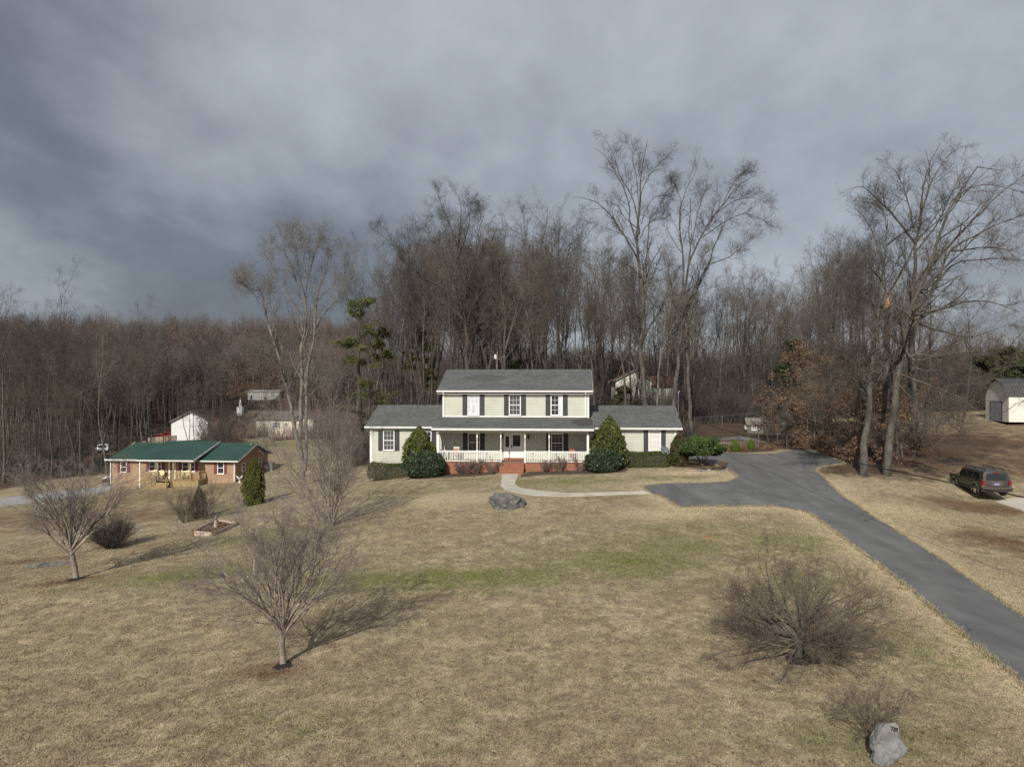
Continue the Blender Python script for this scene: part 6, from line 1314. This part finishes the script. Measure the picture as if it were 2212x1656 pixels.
# chain link fences
def fence(name, label, pts, h, sp=.14, wire=.0008):
    o = Vector((pts[0][0], pts[0][1], float(gz(pts[0][0], pts[0][1])))); t = thing(name, tuple(o), 0, label, 'fence')
    Pz = [Vector((x, y, float(gz(x, y))))-o for x, y in pts]
    for p in Pz: MB().tube(p-Vector((0,0,.3)), p+Vector((0,0,h+.05)), .035, .035, 8).build('post', 'galv', t)
    m = MB(); w_ = MB()
    for a, b in zip(Pz, Pz[1:]):
        m.tube(a+Vector((0,0,h)), b+Vector((0,0,h)), .022, .022, 6); L_ = (b-a).length; d = (b-a).normalized(); n = int(L_/sp)
        for i in range(-int(h/sp), n+1):
            for s in (1, -1):
                x0 = i*sp; x1 = x0+h; z0, z1 = (0, h) if s > 0 else (h, 0)
                a0 = max(0, x0); a1 = min(L_, x1)
                if a1 <= a0: continue
                f0 = (a0-x0)/h; f1 = (a1-x0)/h; w_.tube(a+(b-a)*(a0/L_)+Vector((0,0,z0+(z1-z0)*f0)), a+(b-a)*(a1/L_)+Vector((0,0,z0+(z1-z0)*f1)), wire, wire, 3, False)
    m.build('top_rail', 'galv', t); w_.build('wire_mesh', 'galv', t)
fp = [gp(1500, 975), gp(1562, 972), gp(1600, 968), gp(1638.5, 963.5), gp(1680, 963), gp(1718, 963.5), gp(1760, 958), gp(1793, 955)]
fence('chain_link_fence', 'chain link fence running along the back edge of the driveway', [(a.x, a.y) for a in fp], 1.2)
fb = [W(px, 900, D) for px, D in ((1500,86),(1560,88),(1613,90),(1666,91),(1706,93))]
fence('chain_link_fence', 'farther chain link fence at the edge of the wood behind the playhouse', [(a.x, a.y) for a in fb], 1.4, .2)
fl_ = [gp(652, 1064), gp(700, 1048), gp(760, 1040), gp(798, 1040)]
fence('chain_link_fence', 'short chain link fence between the pale tree and the left end of the green house', [(a.x, a.y) for a in fl_], 1.3)
# cables
def cable(name, label, a, b, sag, r, n=24):
    m = MB(); a = Vector(a); b = Vector(b); o = a.copy(); P = [a+(b-a)*(i/n)-Vector((0,0,sag*4*(i/n)*(1-i/n)))-o for i in range(n+1)]
    for p, q in zip(P, P[1:]): m.tube(p, q, r, r, 6, False)
    return tag(m.build(name, 'wire', None, True, tuple(o)), label, 'cable')
cable('overhead_cable', 'thick black overhead cable crossing the driveway towards the car', (17.4, 72, 4.9), (21.3, 8, 4.3), .75, .028)
ms = H.w(mu+.1, VW+.9); cable('service_wire', 'thin service wire running up from the roof mast to the right', (ms[0], ms[1], ZB+zm0+2.4), (62, 96, 9.5), .6, .010)
cable('service_wire', 'thin wire running across the field behind the right wing', (ms[0], ms[1], ZB+zm0+1.2), (34, 92, 5.6), .5, .008)
cable('service_wire', 'thin wire crossing in front of the woods left of the brick house', W(-120, 955, 88), W(330, 958, 96), .4, .010)
# birdhouse on a pole
p = W(1070, 796, 84); g = float(gz(p.x, 84)); t = thing('birdhouse', (p.x, 84, g), 0, 'white birdhouse on a pole showing above the two-storey roof', 'birdhouse')
zt2 = CZ-(766-CY)*84/F-g; MB().tube((.2,0,-.2), (.2,0,zt2+.4), .035, .035, 6).build('pole', 'weatherwood', t); MB().box((-.14,-.12,zt2-.5), (.12,.15,zt2-.1)).prism([(-.18,zt2-.1),(.16,zt2-.1),(-.01,zt2+.08)], 1, -.15, .18).build('box', 'whitewood', t)

# ------------------------------------------------------------------ the woods
protos = []
cfg = [(22,.17,'bark','twigdark',.12,40,1.0),(24,.19,'barkdark','twigdark',.16,36,1.05),(20,.14,'bark','twig',.15,42,1.),(23,.19,'barkdark','twig',.12,44,1.1),(19,.11,'bark','twigdark',.2,32,.9),(21,.15,'barkpale','twigpale',.17,36,.9),(24,.17,'bark','twig',.2,30,.95),(18,.13,'barkdark','twig',.14,44,1.05)]
for i, (h, r, b, tw, up, an, de) in enumerate(cfg):
    protos.append((h, bare('forest_tree', 'x', h, spec_forest(de, up, an), r, b, tw, 200+i, forks=(2 if i in (3, 6) else 1), wob=.05)))
small = []
for i in range(3):
    sp = [dict(k=14, t0=.2, ang=40, ratio=.5, rr=.45, n=5, sides=4, trop=.12, wob=.14, rmin=.014), dict(k=7, t0=.1, ang=42, ratio=.5, n=4, rr=.6, trop=.08, wob=.2, rmin=.009), dict(k=6, t0=.1, ang=42, ratio=.5, n=3, trop=.05, wob=.2, rmin=.006, minlen=.35)]
    small.append((8, bare('understory_tree', 'x', 8, sp, .075, 'bark', ('twig','twigdark','twigred')[i], 230+i, forks=3 if i == 1 else 1, wob=.08)))
used = set()
PK = {}
def place(pool, k, x, y, h, label, group, rg, cat='tree'):
    hh, t = pool[k]
    if t.name in used: t = copy_tree(t, PK[t.name])
    else: used.add(t.name); PK[t.name] = [(c, []) for c in kids(t)]
    s = h/hh; q = s*rg.uniform(.85, 1.15); place_tree(t, x, y, s, rg.uniform(0, 6.28), q); t['label'] = label; t['group'] = group; t['category'] = cat; return t
def sky_y(px): return float(np.interp(px, [-200,0,40,75,110,135,200,480,560,620,700,760,800,830,900,950,1000,1060,1100,1140,1190,1225,1240,1300,1340,1400,1460,1560,1600,1650,1720,1745,1780,1830,1900,1960,2030,2120,2212,2500], [660,655,690,690,640,690,690,690,695,700,700,640,560,510,450,430,430,455,450,470,445,470,500,485,480,500,545,550,540,550,590,560,500,470,490,540,600,660,700,700]))
rg = np.random.default_rng(77)
GB = 'bare trees of the wood behind the green house'; GLf = 'bare trees of the wood behind the brick house'
LB = 'bare grey tree of the dense wood behind the green house'; LL = 'bare tree of the valley wood behind the brick house'
def clear_ok(x, y):                                     # keep buildings and open ground free
    for a, b, rr in ((23,116,7),(18,116,6),(-62,140,7),(-45,153,8),(56,86,9),(-42,236,10),(-53,122,5),(-64,128,5),(-66.5,120,5),(-69,112,4.5),(-47.5,145,5),(-50,137,4)):
        if math.hypot(x-a, y-b) < rr: return False
    return True
cnt = 0; pts_ = []
while cnt < 165:
    px = rg.uniform(745, 1990); D = 78+rg.random()**.8*75; x = (px-CX)*D/F
    if px < 800 and D < 90: continue
    if px > 1700 and D < 92: continue
    if 1500 < px and D < 94: continue
    if 1300 < px < 1450 and D < 112 and rg.random() < .3: continue
    if px < 870 and D > 125: continue
    if 1560 < px and rg.random() < .25: continue
    if not clear_ok(x, D) or any((x-a)**2+(D-b)**2 < 4.5 for a, b in pts_): continue
    pts_.append((x, D)); g = float(gz(x, D)); top = sky_y(px)+abs(rg.normal(0, 45))*(1 if cnt % 3 else .4); h = (CZ-(top+14-CY)*D/F-g)*.93
    if h < 6: continue
    k = rg.choice(8, p=[.2,.16,.15,.14,.1,.05,.12,.08]); z_ = ('left of the upper roof' if px < 950 else 'above the upper roof, left half' if px < 1110 else 'above the upper roof, right half' if px < 1280 else 'above the right wing roof' if px < 1460 else 'between right wing and playhouse' if px < 1620 else 'right of the playhouse' if px < 1800 else 'behind the right-hand oaks')
    tone = {'barkdark': 'dark', 'bark': 'grey', 'barkpale': 'pale'}[cfg[int(k)][2]]; row = 'front rows' if D < 108 else 'deeper rows'; LB = f'{tone} bare tree in the {row} of the wood, {z_}'; place(protos, int(k), x, D, h, LB, f'{tone} bare trees, {row}, {z_}', rg); cnt += 1
cnt = 0
while cnt < 135:                                        # valley wood at the left
    px = rg.uniform(-60, 760); D = 90+rg.random()**1.5*117; x = (px-CX)*D/F
    if px > 330 and D < 170 and rg.random() < .93: continue
    if px > 480 and D < 215: continue
    if 340 < px < 460 and D < 165: continue
    if px > 215 and D < 100: continue
    if not clear_ok(x, D) or any((x-a)**2+(D-b)**2 < 6 for a, b in pts_): continue
    pts_.append((x, D)); g = float(gz(x, D)); top = sky_y(px)+abs(rg.normal(0, 40))-(45 if cnt % 7 == 0 and D < 125 else 0); h = (CZ-(top+6-CY)*D/F-g)*.95; h = min(h, 27)
    k = rg.choice(8, p=[.2,.2,.12,.16,.08,.04,.1,.1]); z_ = 'at the far left' if px < 110 else 'left of the brick house' if px < 230 else 'behind the green metal roof' if px < 420 else 'right of the white garage'
    tone = {'barkdark': 'dark', 'bark': 'grey', 'barkpale': 'pale'}[cfg[int(k)][2]]; row = 'near' if D < 125 else 'middle' if D < 165 else 'far'; LL = f'{tone} bare tree, {row} part of valley wood, {z_}'; place(protos, int(k), x, D, h, LL, f'{tone} {row} valley trees {z_}', rg); cnt += 1
# a few single trees one can point to on the left
for px, py, D, h, k, lab in ((232,1040,86,17.5,5,'pale-barked tree with forked top rising from behind the left end of the green roof'),(100,1050,96,26,1,'tall dark tree reaching above the skyline near the left edge'),(8,1060,88,23,0,'tall bare tree cut by the left edge of the view'),(355,960,112,15,4,'slim straight trunk just left of the white garage'),(408,948,128,12,3,'dark bare tree in front of the white garage wall'),(420,948,126,11,7,'second dark bare tree in front of the white garage wall'),(575,946,118,12,2,'thin bare tree in front of the cream house'),(458,952,112,10,6,'pale bare tree right of the white garage'),
                              (150,1050,92,17,3,'dark multi-trunked tree left of the brick house')):
    x = (px-CX)*D/F; t = place(protos, k, x, D, h, lab, 'x', rg); del t['group']
for px, D, top, k, lab in ((1750,97,610,2,'slim bare tree standing behind the dark cedar, right of the playhouse'),(1788,95,478,0,'leftmost tall bare tree of the clump left of the oaks'),(1828,99,468,3,'middle tall bare tree of the clump left of the oaks, two stems'),(1872,93,488,1,'right tall bare tree of the clump left of the oaks'),(1905,84,560,4,'slim bare tree close behind the left oak'),(1990,88,600,7,'bare tree right behind the old oaks'),(2040,96,650,2,'low bare tree over the shaded evergreens left of the barn'),(2090,99,690,6,'last low bare tree left of the barn')):
    x = (px-CX)*D/F; g = float(gz(x, D)); t = place(protos, k, x, D, (CZ-(top+10-CY)*D/F-g)*.95, lab, 'x', rg); del t['group']
for px, D, top, k, lab in ((1938,60,430,1,'dark bare oak between the front oak and the rear oak'),(1990,67,420,3,'two-stemmed bare oak right of the rear oak trunk'),(2075,76,560,7,'wide bare tree standing in the field left of the barn'),(1862,63,520,0,'bare oak right behind the left oak trunk')):
    x = (px-CX)*D/F; g = float(gz(x, D)); t = place(protos, k, x, D, (CZ-(top+10-CY)*D/F-g)*.92, lab, 'x', rg); del t['group']
cnt = 0
while cnt < 75:
    px = rg.uniform(770, 2080); D = 76+rg.random()*45; x = (px-CX)*D/F
    if px > 1480 and D < 92 or (1310 < px < 1450 and D > 108) or not clear_ok(x, D) or (px > 1990 and D < 100): continue
    place(small, int(rg.integers(3)), x, D, rg.uniform(5, 10), 'thin young bare tree in the undergrowth '+('left of' if px < 955 else 'behind the roof of' if px < 1475 else 'right of')+' the green house', 'young bare trees '+('left of' if px < 955 else 'behind the roof of' if px < 1475 else 'right of')+' the green house', rg, 'young tree'); cnt += 1
cnt = 0
while cnt < 45:
    if cnt < 20: px = rg.uniform(-40, 225); D = 84+rg.random()*40
    else: px = rg.uniform(440, 790); D = 84+rg.random()*70
    x = (px-CX)*D/F
    if not clear_ok(x, D) or (px > 520 and px < 700 and D < 125): continue
    place(small, int(rg.integers(3)), x, D, rg.uniform(4.5, 8.5), 'thin young bare tree '+('at the edge of the wood left of the brick house' if px < 300 else 'on the slope between the two houses'), 'young bare trees '+('left of the brick house' if px < 300 else 'between the two houses'), rg, 'young tree'); cnt += 1
MT['twigfar'] = mat('far_reddish_twigs', (.105,.083,.075), (.145,.112,.10), .06, .9, c3=(.085,.074,.068), scale3=.035, f3=.47)
# undergrowth and the far hillside wood, which read as one mass
def twig_mass(X, Y, Hh, per, rg, w_=.035, spread=.5, lo=.0):
    n = len(X)*per; i = np.repeat(np.arange(len(X)), per); g = gz(X, Y)[i]; h = Hh[i]
    z0 = g+h*lo*rg.random(n); P0 = np.stack([X[i]+rg.normal(0, .15, n)*h, Y[i]+rg.normal(0, .15, n)*h, z0], 1); d = norm(np.stack([rg.normal(0, spread, n), rg.normal(0, spread, n), np.ones(n)*1.0], 1)); Ln = h*rg.uniform(.45, 1, n)
    P1 = P0+d*Ln[:, None]; s = norm(np.cross(d, rg.normal(0, 1, (n, 3))))*w_/2
    mid = (P0+P1)/2+rg.normal(0, .08, (n, 3))*h[:, None]*.5
    V = np.stack([P0-s, P0+s, mid+s*.8, P1, mid-s*.8], 1).reshape(-1, 3); b = np.arange(n)*5
    return V, np.concatenate([np.stack([b, b+1, b+2, b+4], 1), np.stack([b+4, b+2, b+3, b+3], 1)])[:, :4]
def stuff_mesh(name, V, Fq, m, label):
    # quads with a doubled corner are written as triangles
    tri = Fq[:, 2] == Fq[:, 3]; q = Fq[~tri]; T3 = np.concatenate([q[:, [0,1,2]], q[:, [0,2,3]], Fq[tri][:, :3]]); o = npmesh(name, V, T3, m); return tag(o, label, None, None, 'stuff')
def scatter(n, f):
    X, Y = [], []
    while len(X) < n:
        px, D = f(rg); x = (px-CX)*D/F
        if clear_ok(x, D): X.append(x); Y.append(D)
    return np.array(X), np.array(Y)
X, Y = scatter(1500, lambda r: (r.uniform(760, 1500), 76+r.random()*60)); Hh = rg.uniform(.8, 3.2, len(X)); stuff_mesh('underbrush', *twig_mass(X, Y, Hh, 46, rg, .028, .6), 'twigdark', 'tangled brown undergrowth of the wood behind the green house')
X, Y = scatter(2600, lambda r: (r.uniform(1440, 2110), 92+r.random()*48)); Hh = rg.uniform(1.0, 6.5, len(X)); X2, Y2 = scatter(700, lambda r: (r.uniform(1950, 2122), 93+r.random()*9)); X3, Y3 = scatter(150, lambda r: (r.uniform(1305, 1445), 98+r.random()*9)); X = np.r_[X, X2, X3]; Y = np.r_[Y, Y2, Y3]; Hh = np.r_[Hh, rg.uniform(2.5, 7, len(X2)), rg.uniform(2.5, 6, len(X3))]; stuff_mesh('thicket', *twig_mass(X, Y, Hh, 60, rg, .03, .5), 'twigdark', 'dark thicket behind the playhouse and the oaks')
X, Y = scatter(1700, lambda r: (r.uniform(-60, 480), 90+r.random()*110)); ok = ~((X > -50) & (Y < 135)); X = X[ok]; Y = Y[ok]; Hh = rg.uniform(.4, 1.7, len(X)); stuff_mesh('valley_brush', *twig_mass(X, Y, Hh, 40, rg, .028, .6), 'twigdark', 'low brush under the trees left of the brick house')
X, Y = scatter(900, lambda r: (r.uniform(430, 830), 100+r.random()*100)); ok = ~((X > -50) & (X < -20) & (Y < 135)); X = X[ok]; Y = Y[ok]; Hh = rg.uniform(1.0, 5.0, len(X)); stuff_mesh('slope_brush', *twig_mass(X, Y, Hh, 60, rg, .04, .5), 'twigred', 'reddish brown brush on the slope between the two houses')
def crown_mass(X, Y, Hh, per, rg, w_):
    n = len(X)*per; i = np.repeat(np.arange(len(X)), per); h = Hh[i]; d = norm(rg.normal(0, 1, (n, 3))); r = rg.random(n)**.5
    C = np.stack([X[i], Y[i], gz(X, Y)[i]+h*.64], 1)+d*r[:, None]*np.stack([h*.17, h*.17, h*.34], 1)
    dd = norm(d*.55+np.array([0, 0, .75])+rg.normal(0, .28, (n, 3))); Ln = h*rg.uniform(.05, .17, n); P0 = C-dd*Ln[:, None]*.5; P1 = C+dd*Ln[:, None]*.5
    s = norm(np.cross(dd, rg.normal(0, 1, (n, 3))))*w_/2; V = np.stack([P0-s, P0+s, P1], 1).reshape(-1, 3); b = np.arange(n)*3
    return V, np.stack([b, b+1, b+2, b+2], 1)
def hill_trees(n, per, fn, hr, w_, m, nm, lab):
    X, Y = scatter(n, fn); pxx = X/Y*F+CX; lo = (pxx > 488) & (pxx < 618) & (Y < 258); Hh = rg.uniform(*hr, len(X)); Hh[lo] = rg.uniform(1.4, 3.6, lo.sum()); V1, F1 = crown_mass(X, Y, Hh, per, rg, w_)
    # one thin trunk each
    g = gz(X, Y); P0 = np.stack([X, Y, g-.3], 1); P1 = P0+np.stack([rg.normal(0, .04, len(X))*Hh, rg.normal(0, .04, len(X))*Hh, Hh], 1); r = .11
    T = (np.stack([P0, (P0+P1)/2, P1], 1), np.tile([0, 0, 1.], (len(X), 3, 1)), np.tile([r*1.5, r, .02], (len(X), 1))); V2, F2 = tubes(T, 4)
    F2 = F2+len(V1); stuff_mesh(nm, np.concatenate([V1, V2]), np.concatenate([F1, F2]), m, lab)
hill_trees(2000, 210, lambda r: (r.uniform(-250, 800), 175+r.random()**.9*220), (12, 22), .10, 'twigfar', 'far_wood', 'bare reddish grey wood covering the far hillside on the left')
hill_trees(1700, 170, lambda r: (r.uniform(780, 2400), 150+r.random()*130), (10, 17), .075, 'twigdark', 'back_wood', 'distant bare trees seen between the trunks behind the houses')
# fallen leaves and grass tufts
def litter(n, f, size, m, nm, lab, lift=.02):
    X, Y = f(n); P = np.stack([X, Y, gz(X, Y)+lift*rg.random(len(X))+.01], 1); V, Fq = quads(P, size, rg, 1.4); V = V.reshape(-1, 4, 3); V[:, :, 2] = P[:, None, 2]+(V[:, :, 2]-P[:, None, 2])*.35; o = npmesh(nm, V.reshape(-1, 3), Fq, m); tag(o, lab, None, None, 'stuff')
DP = [(p.x, p.y) for p in DRIVE]
def lawn_pts(n):
    D = 13+rg.random(n)**1.3*45; X = rg.uniform(-.75, .75, n)*D; ok = ~inpoly(X, D, DP); return X[ok], D[ok]
litter(9000, lawn_pts, .065, 'brownleaf', 'fallen_leaves', 'scattered fallen leaves on the lawn')
def edge_pts(n):
    Q = [gp(*p) for p in ((1510,978),(1600,974),(1690,968),(1760,968),(1830,985),(1900,1005),(1970,1000))]; i = rg.integers(0, len(Q)-1, n); t = rg.random(n)
    X = np.array([Q[a].x+(Q[a+1].x-Q[a].x)*b for a, b in zip(i, t)])+rg.normal(0, 1.0, n); Y = np.array([Q[a].y+(Q[a+1].y-Q[a].y)*b for a, b in zip(i, t)])+np.abs(rg.normal(0, 2.6, n))+.3; ok = ~inpoly(X, Y, DP); return X[ok], Y[ok]
litter(16000, edge_pts, .13, 'brownleaf', 'leaf_drift', 'drift of brown leaves behind the driveway and under the oaks', .06)
def edge_tufts(n):
    P = DRIVE; m_ = len(P); i = rng.integers(0, m_, n*2); t = rng.random(n*2); X = np.array([P[a].x+(P[(a+1)%m_].x-P[a].x)*b for a, b in zip(i, t)]); Y = np.array([P[a].y+(P[(a+1)%m_].y-P[a].y)*b for a, b in zip(i, t)])
    L2 = np.array([math.hypot(P[(a+1)%m_].x-P[a].x, P[(a+1)%m_].y-P[a].y) for a in i]); ok = rng.random(n*2) < L2/4; X = X[ok]; Y = Y[ok]; k = .5+.5*np.sin(X*5.1+Y*3.3)*np.sin(Y*1.7+X*.9); ok = rng.random(len(X)) < k; X = X[ok]+rng.normal(0, .07, ok.sum()); Y = Y[ok]+rng.normal(0, .09, ok.sum()); n = len(X)
    h = rng.uniform(.05, .12, n); a = rng.uniform(0, 6.28, n); s_ = np.stack([np.cos(a), np.sin(a), 0*a], 1)*.018; B_ = np.stack([X, Y, gz(X, Y)-.005], 1); T_ = B_+np.stack([rng.normal(0, .05, n), rng.normal(0, .05, n), h], 1)
    o = npmesh('edge_grass', np.stack([B_-s_, B_+s_, T_], 1).reshape(-1, 3), np.arange(3*n).reshape(-1, 3), mat('straw_blades', (.34,.28,.18), (.24,.21,.12), 2, 1)); tag(o, 'straw-coloured grass creeping over the driveway edges', None, None, 'stuff')
edge_tufts(60000)
PP = [gp(*p) for p in PATH_PX]; PPl = [(p.x, p.y) for p in PP]
def grass(n):
    D = 12.5+rg.random(n)**1.7*34; X = rg.uniform(-.78, .78, n)*D; ok = ~inpoly(X, D, DP) & ~inpoly(X, D, PPl); X = X[ok]; D = D[ok]; n = len(X)
    clump = .5+.5*np.sin(X*2.1+np.sin(D*1.7))*np.sin(D*2.3+np.sin(X*1.9)); ok = rg.random(n) < .45+.55*clump; X = X[ok]; D = D[ok]; n = len(X); z = gz(X, D)
    h = rg.uniform(.025, .065, n); a = rg.uniform(0, 6.28, n); w_ = .008+.0003*D; s = np.stack([np.cos(a)*w_, np.sin(a)*w_, 0*a], 1); P = np.stack([X, D, z-.004], 1); tip = P+np.stack([rg.normal(0, .035, n), rg.normal(0, .035, n), h], 1)
    V = np.stack([P-s, P+s, tip], 1).reshape(-1, 3); o = npmesh('grass', V, np.arange(3*n).reshape(-1, 3), 'ground')
    for nm, arr in (('woods', woods), ('green', green), ('straw', straw), ('dirt_and_shade', dirt_and_shade)):
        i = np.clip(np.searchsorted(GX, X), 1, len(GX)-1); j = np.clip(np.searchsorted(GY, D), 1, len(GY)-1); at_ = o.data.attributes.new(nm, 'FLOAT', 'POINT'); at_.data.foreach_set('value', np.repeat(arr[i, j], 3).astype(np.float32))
    tag(o, 'short dry winter grass on the front lawn', None, None, 'stuff')
grass(420000)
print('OBJECTS', len(bpy.data.objects), 'tris', sum(len(m.polygons) for m in bpy.data.meshes))
